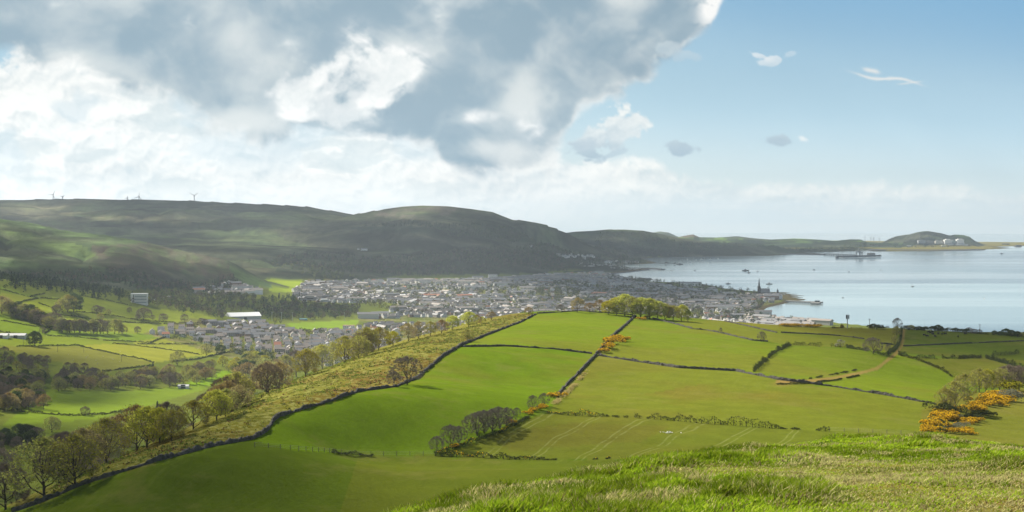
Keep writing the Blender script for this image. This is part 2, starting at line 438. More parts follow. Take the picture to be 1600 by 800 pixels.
def sky_colour(A, B):
    """A: photo px / 100, B: photo py / 100; returns display-linear colour"""
    wx = fbm(A * 0.9, B * 1.0, 5, 201) - 0.5; wy = fbm(A * 0.9, B * 1.0, 5, 202) - 0.5
    fx = fbm(A * 4, B * 4, 4, 203) - 0.5; fy = fbm(A * 4, B * 4, 4, 204) - 0.5
    x = A + wx * 0.45 + fx * 0.10; y = B * 1.15 + wy * 0.4 + fy * 0.10
    f = fbm(x * 0.8, y * 0.8, 7, 210, 0.52) - 0.5
    bl = billow(x * 1.7, y * 1.9, 220, 5, 0.55)
    bl2 = billow((x + 0.05) * 1.7, (y + 0.09) * 1.9, 220, 4, 0.55)
    det = fbm(x * 5, y * 5, 5, 230) - 0.5
    blm = bl - 0.72
    relief = (bl2 - bl) * -1.0
    # the light comes from above left, so faces turned there are bright
    fl = fbm((x - 0.2) * 0.8, (y - 0.28) * 0.8, 5, 210, 0.52) - 0.5
    big = (f - fl)
    # clear
    tB = np.clip((3.6 - B) / 3.6, 0, 1.6)
    tR = np.clip((A - 9) / 7, 0, 1.3)
    c0 = cmix(S(212, 226, 226)[None] + 0 * A[..., None], S(178, 210, 226)[None], sstep(0.1, 0.55, tB + 0.10 * (tR - .5)))
    c0 = cmix(c0, S(150, 189, 215)[None], sstep(0.42, 1.0, tB + 0.18 * (tR - .5)))
    c0 = cmix(c0, S(122, 173, 210)[None], sstep(0.72, 1.25, tB + 0.3 * (tR - .5)))
    col = c0
    def cover(col, m, c): return col * (1 - m[..., None]) + c * m[..., None]
    # faint high veil low down
    # bright field on the left and the bank along the horizon
    topc = np.interp(A, [-6, 0, 4, 6.5, 8, 8.7, 9.2, 9.7, 10.3, 11, 11.6, 12.5, 13.5, 15, 16, 20], [.3, .5, .7, .8, 1.5, 2.6, 2.72, 2.68, 2.72, 2.80, 2.86, 2.84, 2.88, 2.95, 3.0, 3.1])
    right = sstep(7.5, 11.5, A)
    d = (B - topc) * (2.2 + 3 * right) + f * (5.0 - 3.2 * right) + blm * 2.2 * (1 - .35 * right) + det * 0.6
    m = sstep(-0.15, 0.45 + .25 * right, d)
    holes = sstep(0.03, 0.16, (fbm(x * 0.9 + 3, y * 1.5 + 9, 6, 240) - 0.5)) * sstep(3.1, 2.2, B)
    sh = 0.80 + relief * 2.2 + big * 1.0 + det * 0.10
    sh = np.clip(sh, 0, 1)
    cF = cmix(S(188, 206, 214)[None] + 0 * A[..., None], S(251, 252, 249)[None], sh)
    base = sstep(0.02, 0.14, fbm(x * 0.75 + 13, y * 2.6 + 5, 5, 250) - 0.5) * sstep(-0.1, 0.5, B - 1.2) * sstep(3.3, 2.7, B)
    cF = cmix(cF, S(196, 213, 219)[None], base * 0.55 * (1 - right * .8))
    cF = cmix(cF, S(196, 217, 228)[None], holes * 0.5 * (1 - right))
    bank = cmix(S(206, 219, 222)[None] + 0 * A[..., None], S(244, 245, 240)[None], np.clip(0.55 + relief * 2.6 + big * 1.6 + det * .4 - (B - topc) * 0.70, 0, 1))
    cF = cmix(cF, bank, right * 0.95)
    cF = cmix(cF, S(213, 225, 226)[None], sstep(3.0, 3.6, B) * sstep(6, 10, A))
    m = m * (1 - 0.45 * sstep(12, 17, A))
    col = cover(col, m, cF)
    # long thin streaks on the sea horizon
    stq = sstep(0.55, 0.7, fbm(A * 0.35 + 3, B * 9, 4, 260)) * sstep(3.05, 3.3, B) * sstep(9, 12, A)
    col = cover(col, stq * 0.35, S(190, 214, 224)[None])
    # grey deck
    edge = np.interp(A, [-6, 0, .6, 1.2, 1.8, 2.3, 2.9, 3.3, 3.8, 4.4, 5.0, 6, 6.7, 7.0, 7.6, 8.2, 8.6, 8.8, 9.1, 9.5, 9.9, 10.3, 10.6, 10.9, 11.1, 11.3, 12, 14, 20],
                     [.9, 1.0, 1.0, 1.1, 1.25, 1.45, 1.75, 2.0, 2.1, 2.1, 2.15, 2.2, 2.3, 2.5, 2.6, 2.6, 2.5, 2.25, 1.8, 1.45, 1.25, 1.1, .95, .6, .35, -.2, -1.8, -4, -6])
    ed = edge - B
    pf = fbm(x * 1.6 + 4, y * 1.6 + 2, 6, 262, 0.5) - 0.5
    dk = ed * 4.2 + f * 2.0 + pf * 2.4 + blm * 1.1 + det * 0.5
    hole = (1.15 * gb(A, B, 5.75, 1.05, .95, .24, -.12) + 1.2 * gb(A, B, 4.45, 1.25, .45, .32, .4) + 1.2 * gb(A, B, 5.55, 1.45, .5, .42, -.3) + .9 * gb(A, B, 5.0, 1.8, .6, .22) + 1.0 * gb(A, B, 6.1, 1.35, .3, .42)
            + .8 * gb(A, B, 3.12, .40, .28, .13, .3) + .5 * gb(A, B, 4.4, .75, .3, .2) + .35 * gb(A, B, 7.5, 1.82, .5, .14) + .5 * gb(A, B, 8.35, 1.95, .3, .35) + .5 * gb(A, B, 6.8, .3, .25, .4) + .45 * gb(A, B, 5.6, .55, .35, .3) + .4 * gb(A, B, 1.0, .08, .25, .12))
    hm = sstep(-0.05, 1.45, hole * 0.95 + (pf * 5.5 + f * 2.5 + blm * 1.6 + det * 1.3 - 0.05) * sstep(0.03, .8, hole)) * (0.68 + 0.32 * sstep(-.08, .12, pf * .8 + f))
    m = sstep(-0.35, 0.8, dk)
    # broad soft structure, leaning up to the right
    dxx = (A + B) * 0.55 + wx * 0.5; dyy = (B - A * 0.8) * 1.0 + wy * 0.5
    diag = fbm(dxx * 0.8, dyy * 1.0, 5, 270, 0.45) - 0.5
    soft = fbm(x * 0.6 + 3, y * 0.9 + 1, 5, 280, 0.45) - 0.5
    th = 0.62 + diag * 2.2 * sstep(4, 7, A) + soft * 1.5 + pf * .5
    for cx, cy_, rx, ry, tl, am in [(.6,.3,1.5,.5,0,.35),(2.3,.35,.9,.35,0,.2),(3.0,1.1,.75,.38,.25,.35),(3.5,1.65,.4,.25,0,.3),(5.0,.35,1.0,.5,0,.35),(7.2,1.4,1.1,.5,-.6,.35),(7.6,.7,.8,.5,-.6,.2),(9.4,1.1,.5,.5,-.8,.35),(10.3,.3,.6,.45,-.4,.35),(6.3,2.05,1.2,.13,.02,.3),(8.9,1.55,.25,.3,0,.25),
                                    (1.3,.95,.8,.2,.12,-.55),(2.2,1.25,.5,.15,.3,-.3),(3.9,1.9,.9,.2,.05,-.75),(4.5,.9,.35,.3,0,-.4),(7.75,2.35,.95,.2,.05,-.7),(6.8,.75,.28,.6,-.9,-.35),(8.3,1.15,.28,.6,-1.0,-.5),(8.9,.55,.5,.3,-.5,-.25),(9.9,.85,.5,.2,-.7,-.2),(3.7,.55,.35,.45,.5,-.3),(6.2,.7,.4,.3,-.5,-.25),(5.6,1.9,.5,.1,0,-.2)]:
        th = th + am * gb(A, B, cx, cy_, rx, ry, tl)
    cD = cmix(S(215, 222, 223)[None] + 0 * A[..., None], S(142, 168, 184)[None], sstep(-0.15, 1.15, th + det * 0.10 - big * 0.8))
    edge_puff = sstep(1.6, 0.1, dk) + hm * (1 - hm) * 2.0
    lit = np.clip(relief * 1.6 * np.clip(0.25 + edge_puff, 0, 1) + big * 0.9, -0.5, 0.5)
    cD = cmix(cD, S(214, 223, 224)[None], np.clip(lit, 0, 1) * 0.8)
    cD = cmix(cD, S(140, 166, 184)[None], np.clip(-lit, 0, 1) * 0.35)
    rim = sstep(1.3, 0.1, dk) * sstep(-0.30, 0.30, relief * 1.4 + big * 1.0 + 0.02)
    cD = cmix(cD, S(246, 247, 244)[None], rim * 0.75)
    cD = cmix(cD, cmix(S(226, 233, 234)[None] + 0 * A[..., None], S(253, 253, 251)[None], np.clip(.55 + relief * 2.2 + det * 1.0 + big * 1.0, 0, 1)), hm)
    cD = cmix(cD, S(250, 250, 248)[None], np.clip(1.5 * gb(A, B, 11.12, .08, .2, .3, -.5) * sstep(-.25, .15, .1 + relief * 2), 0, 1))
    col = cover(col, m, cD)
    # detached pieces: centre, radii, tilt, light and dark tints, softness, where the white top sits
    for cx, cy_, rx, ry, tl, la, lb, am, amt in [
        (9.45, 2.08, .44, .27, -.35, (240, 243, 240), (176, 196, 208), .95, 1.0), (9.12, 2.33, .24, .13, 0, (188, 204, 214), (163, 186, 200), .9, .8), (9.62, 2.40, .17, .045, -.3, (178, 198, 210), (170, 192, 206), .7, .7),
        (10.63, 2.335, .20, .095, 0, (180, 199, 210), (158, 182, 198), 1.0, .6), (12.22, 2.195, .21, .085, 0, (182, 200, 211), (160, 184, 200), .95, .6), (12.53, 2.18, .13, .07, .4, (242, 245, 243), (214, 226, 230), .85, .7),
        (11.85, .88, .20, .045, .35, (236, 241, 243), (205, 221, 230), .8, 1.0), (12.02, .95, .15, .07, -.2, (236, 241, 243), (205, 221, 230), .75, 1.1), (12.32, .86, .10, .05, -.4, (220, 232, 238), (200, 218, 230), .5, 1.1), (10.65, .86, .25, .12, .2, (205, 218, 224), (180, 203, 217), .55, 1.2)]:
        ee = gb(A, B, cx, cy_, rx * 1.35, ry * 1.35, tl)
        dd = (ee - 0.5) * 2.3 + (det * 3.2 + blm * 1.6 + f * 2.2) * amt * sstep(0.02, .3, ee)
        mm = sstep(0.0, 0.75, dd) * am
        v = np.clip(0.5 + (B - cy_) / ry * 0.35 - relief * 1.5, 0, 1)
        col = cover(col, mm, cmix(S(*la)[None] + 0 * A[..., None], S(*lb)[None], v))
    for cx, cy_, rx, ry, k, am in [(13.85, 1.235, .5, .022, .15, .8), (13.6, 1.11, .13, .03, .4, .75), (14.2, 1.3, .18, .015, .05, .5)]:
        u = (A - cx) / rx; v = (B - cy_ - (A - cx) * k + 0.03 * np.sin((A - cx) * 7)) / (ry * (0.6 + 0.8 * fbm(A * 9, B * 0 + 1, 2, 290)))
        col = cover(col, np.exp(-u ** 4 - v * v) * am, S(240, 238, 232)[None])
    return np.clip(col, 0, 1)
# ------------------------------------------------------------------ mesh helpers
def mesh_np(name, verts, faces, mats=(), col=None, smooth=False, mat_idx=None, extra=None):
    """faces: int array n x k (k = 3 or 4) or a list of such arrays"""
    me = bpy.data.meshes.new(name)
    verts = np.asarray(verts, np.float32)
    fl = faces if isinstance(faces, list) else [faces]
    fl = [np.asarray(f, np.int32) for f in fl if len(f)]
    me.vertices.add(len(verts)); me.vertices.foreach_set('co', verts.ravel())
    loops = np.concatenate([f.ravel() for f in fl]); tot = np.concatenate([np.full(len(f), f.shape[1], np.int32) for f in fl])
    me.loops.add(len(loops)); me.loops.foreach_set('vertex_index', loops)
    me.polygons.add(len(tot)); me.polygons.foreach_set('loop_start', np.concatenate([[0], np.cumsum(tot)[:-1]]).astype(np.int32))
    me.polygons.foreach_set('use_smooth', np.full(len(tot), bool(smooth)))
    for m in mats: me.materials.append(m)
    if mat_idx is not None: me.polygons.foreach_set('material_index', np.asarray(mat_idx, np.int32))
    me.update(calc_edges=True)
    if col is not None:
        c = np.ones((len(verts), 4), np.float32); col = np.asarray(col, np.float32); c[:, :col.shape[1]] = col
        at_ = me.color_attributes.new('Col', 'FLOAT_COLOR', 'POINT'); at_.data.foreach_set('color', c.ravel())
    for k, v in (extra or {}).items():
        a_ = me.attributes.new(k, 'FLOAT', 'POINT'); a_.data.foreach_set('value', np.asarray(v, np.float32))
    return me
def mobj(name, me, parent=None):
    return link(bpy.data.objects.new(name, me), parent)

def new_mat(name):
    m = bpy.data.materials.new(name); m.use_nodes = True
    nt = m.node_tree; nt.nodes.clear()
    o = nt.nodes.new('ShaderNodeOutputMaterial')
    return m, nt, o
def principled(nt, base=None, rough=0.9, spec=0.2):
    p = nt.nodes.new('ShaderNodeBsdfPrincipled')
    if isinstance(base, (tuple, list)): p.inputs['Base Color'].default_value = (*base[:3], 1)
    elif base is not None: nt.links.new(base, p.inputs['Base Color'])
    p.inputs['Roughness'].default_value = rough; p.inputs['Specular IOR Level'].default_value = spec
    return p
def attr(nt, name='Col'):
    n = nt.nodes.new('ShaderNodeAttribute'); n.attribute_name = name; return n
def plain(name, c, rough=0.8, spec=0.3, var=0.25, scale=0.6, metal=0.0, bump=0.0):
    m, nt, o = new_mat(name)
    tcn = nt.nodes.new('ShaderNodeTexCoord')
    n = noise_tex(nt, tcn.outputs['Object'], scale, 5, 0.6)
    f = (n - 0.5) * (2 * var) + 1.0
    b = vecm(nt, 'MULTIPLY', tuple(c), combine(nt, f, f, f))
    p = principled(nt, b, rough, spec); p.inputs['Metallic'].default_value = metal
    if bump:
        bn = nt.nodes.new('ShaderNodeBump'); bn.inputs['Distance'].default_value = bump; bn.inputs['Strength'].default_value = 0.7
        nt.links.new(n.s, bn.inputs['Height']); nt.links.new(bn.outputs[0], p.inputs['Normal'])
    nt.links.new(p.outputs[0], o.inputs[0])
    return m
def leafy(name, c1, c2, trans=0.4, vary=True):
    """foliage: colour differs from clump to clump, lets sunlight through"""
    m, nt, o = new_mat(name)
    g = nt.nodes.new('ShaderNodeNewGeometry'); oi = nt.nodes.new('ShaderNodeObjectInfo')
    tcn = nt.nodes.new('ShaderNodeTexCoord')
    n = noise_tex(nt, tcn.outputs['Object'], 0.55, 3, 0.6)
    r = X(nt, g.outputs['Random Per Island'])
    f = (n.step(0.3, 0.7) * 0.6 + r * 0.4)
    c = mixc(nt, f, c1, c2)
    if vary:
        hs = nt.nodes.new('ShaderNodeHueSaturation'); nt.links.new(c, hs.inputs['Color'])
        ro = X(nt, oi.outputs['Random'])
        nt.links.new((ro * 0.035 + 0.4825).s, hs.inputs['Hue']); nt.links.new((ro * 0.35 + 0.82).s, hs.inputs['Value'])
        nt.links.new((ro * -0.2 + 1.1).s, hs.inputs['Saturation'])
        c = hs.outputs[0]
    d = nt.nodes.new('ShaderNodeBsdfDiffuse'); t = nt.nodes.new('ShaderNodeBsdfTranslucent'); mx = nt.nodes.new('ShaderNodeMixShader')
    nt.links.new(c, d.inputs[0]); nt.links.new(c, t.inputs[0]); mx.inputs[0].default_value = trans
    nt.links.new(d.outputs[0], mx.inputs[1]); nt.links.new(t.outputs[0], mx.inputs[2]); nt.links.new(mx.outputs[0], o.inputs[0])
    return m
def vcol_leaf(name, trans=0.35, amp=0.5, scale=0.3):
    m, nt, o = new_mat(name)
    a = attr(nt); g = nt.nodes.new('ShaderNodeNewGeometry')
    r = X(nt, g.outputs['Random Per Island']) * amp + (1 - amp / 2)
    c = vecm(nt, 'MULTIPLY', a.outputs['Color'], combine(nt, r, r, r))
    d = nt.nodes.new('ShaderNodeBsdfDiffuse'); t = nt.nodes.new('ShaderNodeBsdfTranslucent'); mx = nt.nodes.new('ShaderNodeMixShader')
    nt.links.new(c, d.inputs[0]); nt.links.new(c, t.inputs[0]); mx.inputs[0].default_value = trans
    nt.links.new(d.outputs[0], mx.inputs[1]); nt.links.new(t.outputs[0], mx.inputs[2]); nt.links.new(mx.outputs[0], o.inputs[0])
    return m

# ------------------------------------------------------------------ ground colours (albedo)
PXg, PYg = project(GX, GY, GZ)
n1 = fbm(GX / 90, GY / 90, 5, 301) - 0.5; n2 = fbm(GX / 22, GY / 22, 4, 302) - 0.5; n3 = fbm(GX / 420, GY / 420, 5, 303) - 0.5
_x = 0; PXw, PYw = PXg + n2 * 3, PYg + n2 * 2
C = np.zeros(GX.shape + (3,)); C[:] = (0.085, 0.135, 0.030)
TRAM = np.zeros(GX.shape); RUFF = np.zeros(GX.shape)
def mixin(mask, c, ):
    global C
    m = np.clip(mask, 0, 1)[..., None]; C = C * (1 - m) + np.array(c) * m
R2 = GREG == 2
base = R2.astype(float)
mixin(base, (0.115, 0.19, 0.028))
def field(poly, c, reg=R2, tram=0, ruff=None):
    m = in_poly(PXg, PYg, poly) & reg
    mixin(m.astype(float), c)
    if tram: TRAM[m] = tram
    if ruff is not None: RUFF[m] = ruff
# polygons are the walled fields as read off the photograph
field([(840,491),(905,486),(985,492),(972,512),(955,532),(932,554),(860,545),(722,542),(740,532),(770,520),(810,505)], (0.150, 0.235, 0.026))
field([(722,542),(860,545),(930,554),(905,582),(870,622),(862,634),(830,652),(760,682),(690,705),(680,713),(580,712),(400,700),(380,690),(425,665),(432,653),(515,627),(560,612),(650,592),(690,560)], (0.120, 0.215, 0.017))
field([(985,494),(1050,506),(1082,514),(1125,520),(1175,532),(1235,540),(1203,558),(1177,582),(1060,575),(935,556),(960,530)], (0.150, 0.225, 0.028))
field([(935,556),(1060,575),(1150,580),(1220,594),(1380,617),(1462,632),(1440,700),(1290,674),(1200,668),(1090,660),(1000,652),(860,645),(870,622),(905,582)], (0.152, 0.200, 0.036))
field([(860,645),(1000,652),(1090,660),(1200,668),(1290,674),(1450,700),(1300,760),(950,718),(860,719),(680,712),(760,682),(830,652)], (0.135, 0.170, 0.036), tram=1)
field([(0,900),(0,812),(60,788),(130,760),(240,725),(395,688),(460,704),(580,712),(680,713),(860,719),(1000,716),(1000,900)], (0.085, 0.140, 0.018))
field([(560,712),(680,713),(860,719),(960,718),(960,900),(500,900)], (0.110, 0.150, 0.026))
field([(1177,582),(1203,558),(1235,541),(1282,542),(1350,548),(1385,556),(1372,575),(1330,590),(1250,598)], (0.145, 0.215, 0.030))
field([(1250,598),(1330,590),(1375,578),(1402,554),(1440,565),(1475,580),(1495,594),(1500,640),(1460,632),(1380,617)], (0.150, 0.230, 0.026))
field([(1402,554),(1460,560),(1540,561),(1600,578),(1600,610),(1495,594),(1475,580),(1440,565)], (0.135, 0.165, 0.036))
field([(1410,505),(1600,515),(1700,520),(1700,590),(1600,578),(1540,561),(1404,552)], (0.105, 0.155, 0.030))
field([(1082,514),(1050,500),(1132,502),(1200,517),(1287,523),(1350,530),(1397,539),(1398,553),(1320,543),(1235,540),(1125,520)], (0.160, 0.205, 0.040))
field([(1132,502),(1190,500),(1300,505),(1405,510),(1400,539),(1350,530),(1287,523),(1200,517)], (0.185, 0.215, 0.042))
field([(1440,640),(1500,615),(1700,600),(1700,740),(1440,720)], (0.165, 0.185, 0.048))
# rough bracken strip between the long wall and the trees
strip = R2 & in_poly(PXg, PYg, [(-60,900),(-60,800),(60,787),(130,757),(240,722),(330,698),(395,685),(425,665),(432,653),(460,643),(515,627),(560,612),(620,604),(650,592),(690,560),(720,540),(770,520),(810,505),(838,491),(760,485),(400,560),(0,700)])
mixin(strip.astype(float), (0.165, 0.175, 0.045)); RUFF[strip] = 1.0
mixin(strip * sstep(0.0, 0.18, n2 + n1 * 0.6) * 0.6, (0.115, 0.062, 0.028))
mixin(strip * sstep(0.02, 0.2, -n2) * 0.5 * (PXg < 520), (0.100, 0.125, 0.030))
mixin(strip * in_poly(PXg, PYg, [(500,632),(560,612),(620,604),(700,570),(690,550),(560,590),(460,630)]) * 0.45, (0.145, 0.075, 0.030))
# worn track
TRK = [(1215,596),(1260,596),(1300,591),(1340,584),(1370,576),(1388,562),(1400,552),(1409,540),(1411,528),(1412,514)]
dT, _ = dist_poly(PXg, PYg, TRK)
wT = np.interp(PYg, [510, 550, 600], [2.4, 2.2, 2.0])
mixin(R2 * sstep(wT * 1.6, wT * 0.6, dT + n2 * 2), (0.27, 0.215, 0.12))
mixin(R2 * np.exp(-(((PXg - 1222) / 14) ** 2 + ((PYg - 600) / 3.0) ** 2)) * .8, (0.24, 0.19, 0.11))
# pasture mottling
mott = R2 & (RUFF == 0)
mixin(mott * sstep(0.05, 0.25, n1 + 0.5 * n2) * 0.35, (0.175, 0.165, 0.055))
mixin(mott * sstep(0.05, 0.22, -n1) * 0.25, (0.085, 0.165, 0.016))
mixin(R2 * in_poly(PXw, PYw, [(1100,600),(1300,620),(1440,640),(1400,670),(1150,650),(980,620)]) * sstep(0, .15, n1 + .05) * 0.5, (0.185, 0.150, 0.055))
mixin(R2 * in_poly(PXw, PYw, [(760,680),(900,660),(1050,665),(1000,690),(800,705)]) * 0.30, (0.135, 0.115, 0.045))
# valley floor
R1 = GREG == 1
mixin(R1.astype(float), (0.090, 0.125, 0.034))
VF = [([(0,448),(62,464),(47,470),(0,456)], (.100,.155,.035)), ([(0,456),(47,466),(62,466),(37,473),(11,479),(0,478)], (.150,.190,.040)),
      ([(62,466),(100,465),(122,462),(205,478),(260,484),(300,487),(360,503),(320,512),(250,504),(180,494),(117,487),(85,478)], (.150,.205,.036)),
      ([(11,479),(37,472),(62,467),(90,480),(85,490),(40,482)], (.160,.215,.030)), ([(88,490),(125,496),(200,504),(300,508),(320,512),(225,522),(90,515)], (.140,.190,.036)),
      ([(0,488),(45,506),(80,514),(60,522),(0,516)], (.105,.170,.026)), ([(0,516),(75,524),(125,527),(205,534),(235,536),(262,526),(225,522),(90,516)], (.100,.165,.026)),
      ([(0,527),(75,525),(125,527),(205,535),(175,538),(120,540),(27,543),(0,540)], (.115,.165,.030)), ([(0,541),(120,541),(150,547),(187,555),(240,567),(160,582),(90,565),(0,545)], (.125,.145,.045)),
      ([(120,540),(175,537),(212,540),(287,550),(315,555),(240,567),(187,555),(150,547)], (.165,.195,.040)), ([(175,537),(215,538),(307,538),(382,545),(320,557),(287,550),(212,540)], (.160,.195,.040)),
      ([(205,534),(262,526),(310,530),(382,544),(307,538),(215,538)], (.160,.195,.040)), ([(0,668),(70,610),(200,611),(305,602),(330,606),(250,628),(190,650),(120,690),(0,720)], (.105,.170,.026)),
      ([(0,665),(150,655),(200,640),(190,660),(100,680),(0,700)], (.080,.120,.026)), ([(0,700),(140,680),(150,690),(0,760)], (.085,.125,.028)),
      ([(290,600),(345,580),(370,582),(360,600),(310,604)], (.120,.220,.018)), ([(447,505),(560,500),(700,499),(800,500),(800,505),(600,506),(548,514),(460,515)], (.120,.205,.028)),
      ([(0,585),(120,590),(140,600),(60,610),(0,600)], (.065,.100,.028)),
      ([(398,447),(412,438),(450,433),(470,437),(474,447),(465,456),(430,457),(405,450)], (.165,.245,.026)), ([(370,403),(420,408),(520,420),(515,430),(470,436),(440,432),(410,438),(375,425)], (.110,.165,.034)),
      ([(180,430),(300,440),(420,450),(420,470),(180,465)], (.075,.100,.034))]
for p, c in VF: mixin((in_poly(PXg, PYg, p) & (GREG != 2) & (GREG != 3) & (GY > 900) & (GY < 5200)).astype(float), c)
town_poly = [(455,452),(480,439),(560,436),(700,436),(800,432),(880,428),(960,430),(1000,444),(1080,450),(1180,460),(1225,466),(1190,490),(1290,506),(1250,530),(900,540),(600,560),(500,580),(400,570),(225,521),(300,497),(400,503),(450,514),(545,520),(560,504),(560,497),(640,482),(600,472),(545,474),(470,472)]
tm = in_poly(PXg, PYg, town_poly) & R1
mixin(tm * 0.85, (0.105, 0.112, 0.075)); mixin(tm * sstep(0.02, 0.12, n2), (0.07, 0.10, 0.032)); mixin(tm * sstep(0.1, 0.2, -n2) * .7, (0.16, 0.155, 0.145))
# moors and headlands
def reg(k): return (GREG == 10 + k)
hill = reg(0) | reg(1)
alt = GZ
moor = np.where(hill[..., None], 0.0, 0.0)
mixin(hill.astype(float), (0.095, 0.105, 0.040))
mixin(hill * sstep(-0.02, 0.10, n3) * 0.75, (0.135, 0.115, 0.058))
mixin(hill * sstep(0.0, 0.12, -n3 + n1 * .4) * 0.6, (0.078, 0.105, 0.036))
mixin(hill * sstep(0.03, 0.15, n1 + .3 * n2) * 0.5, (0.060, 0.060, 0.036))
mixin(hill * sstep(0.05, 0.17, -n1 + .2 * n3) * 0.35, (0.115, 0.130, 0.042))
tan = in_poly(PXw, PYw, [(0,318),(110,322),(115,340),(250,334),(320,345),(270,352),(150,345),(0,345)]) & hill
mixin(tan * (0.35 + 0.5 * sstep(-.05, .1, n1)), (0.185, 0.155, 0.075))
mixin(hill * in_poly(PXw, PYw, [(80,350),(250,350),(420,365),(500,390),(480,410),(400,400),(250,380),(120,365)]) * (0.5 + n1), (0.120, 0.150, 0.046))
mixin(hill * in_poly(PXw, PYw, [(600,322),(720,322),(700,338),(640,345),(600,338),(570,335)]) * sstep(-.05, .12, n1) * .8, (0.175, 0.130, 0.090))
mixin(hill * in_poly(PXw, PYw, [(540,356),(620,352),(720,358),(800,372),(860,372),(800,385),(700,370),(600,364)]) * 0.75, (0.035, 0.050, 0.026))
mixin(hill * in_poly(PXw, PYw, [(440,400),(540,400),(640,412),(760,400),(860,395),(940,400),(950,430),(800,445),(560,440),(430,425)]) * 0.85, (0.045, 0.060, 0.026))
l6 = reg(6)
mixin(l6.astype(float), (0.090, 0.125, 0.038))
mixin(l6 * sstep(0.0, 0.15, n1 + .5 * n2) * 0.6, (0.060, 0.072, 0.032))
mixin(l6 * in_poly(PXw, PYw, [(140,385),(250,378),(350,405),(370,440),(300,452),(200,440),(150,410)]) * (0.55 + 1.5 * n2), (0.110, 0.075, 0.052))
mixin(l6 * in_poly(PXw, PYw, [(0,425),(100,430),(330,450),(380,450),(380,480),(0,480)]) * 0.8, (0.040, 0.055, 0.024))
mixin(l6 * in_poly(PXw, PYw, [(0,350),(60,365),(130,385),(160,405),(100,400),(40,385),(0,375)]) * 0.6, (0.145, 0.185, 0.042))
r3 = reg(2); mixin(r3.astype(float), (0.050, 0.068, 0.030)); mixin(r3 * sstep(0.0, .1, n3 + n1 * .5) * .5, (0.115, 0.110, 0.048)); mixin(r3 * (PYg < 362) * .7, (0.105, 0.125, 0.042))
r3b = reg(3); mixin(r3b.astype(float), (0.10, 0.115, 0.06))
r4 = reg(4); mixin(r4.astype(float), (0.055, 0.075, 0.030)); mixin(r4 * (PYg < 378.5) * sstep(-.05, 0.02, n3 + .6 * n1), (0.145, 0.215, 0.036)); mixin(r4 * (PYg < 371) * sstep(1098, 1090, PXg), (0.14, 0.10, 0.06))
r5 = reg(5); mixin(r5.astype(float), (0.070, 0.082, 0.036)); mixin(r5 * sstep(0, .1, n1 + .4 * n3) * .6, (0.115, 0.105, 0.060)); mixin(r5 * in_poly(PXg, PYg, [(1490,365),(1515,368),(1520,374),(1495,371)]) * 1.0, (0.11, 0.165, 0.036))
mixin((r5 | R1) * in_poly(PXg, PYg, [(1380,378),(1410,380),(1410,387),(1375,388)]) * .8, (0.14, 0.20, 0.04))
low_n = R1 & (GY > 10500)
mixin(low_n * 0.8, (0.135, 0.125, 0.060))
# beach, shingle and mud
be = GREG == 4
mixin(be.astype(float), (0.085, 0.074, 0.060)); mixin((R1 | be) * in_poly(PXg, PYg, [(1196,455),(1230,455),(1275,462),(1275,476),(1190,492),(1188,484),(1214,476),(1226,468)]) * 0.9, (0.075, 0.070, 0.060))
mixin(be * (GY > 9000), (0.060, 0.055, 0.045)); mixin(GREG == 5, (0.04, 0.05, 0.05))
# knoll
R3 = GREG == 3
worn = knoll_worn(GX, GY)
mixin(R3.astype(float), (0.085, 0.165, 0.016)); 
kn = fbm(GX / 0.8, GY / 0.8, 4, 305) - 0.5
mixin(R3 * sstep(0.0, 0.2, kn) * 0.6, (0.060, 0.095, 0.016))
mixin(R3 * sstep(0.05, 0.25, -kn) * 0.5, (0.190, 0.170, 0.080))
mixin(R3 * worn * (0.75 + 0.5 * kn), (0.225, 0.225, 0.080))
mixin(R3 * worn * sstep(0.06, 0.2, fbm(GX / 0.9, GY / 0.6, 4, 306) - 0.5) * .7, (0.165, 0.115, 0.070))

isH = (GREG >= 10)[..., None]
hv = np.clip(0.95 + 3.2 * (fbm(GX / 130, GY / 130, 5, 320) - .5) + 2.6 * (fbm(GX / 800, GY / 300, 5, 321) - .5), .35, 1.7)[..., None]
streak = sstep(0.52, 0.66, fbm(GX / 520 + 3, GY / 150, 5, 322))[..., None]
C = np.where(isH, (C * (1 - 0.5 * streak) + np.array([0.10, 0.085, 0.055]) * 0.5 * streak) * np.array([0.60, 0.66, 0.74]) * hv * np.where(l6, 1.3, 1.0)[..., None], C * np.array([0.84, 0.735, 0.40]) * np.where(R1, 1.5, 1.0)[..., None])
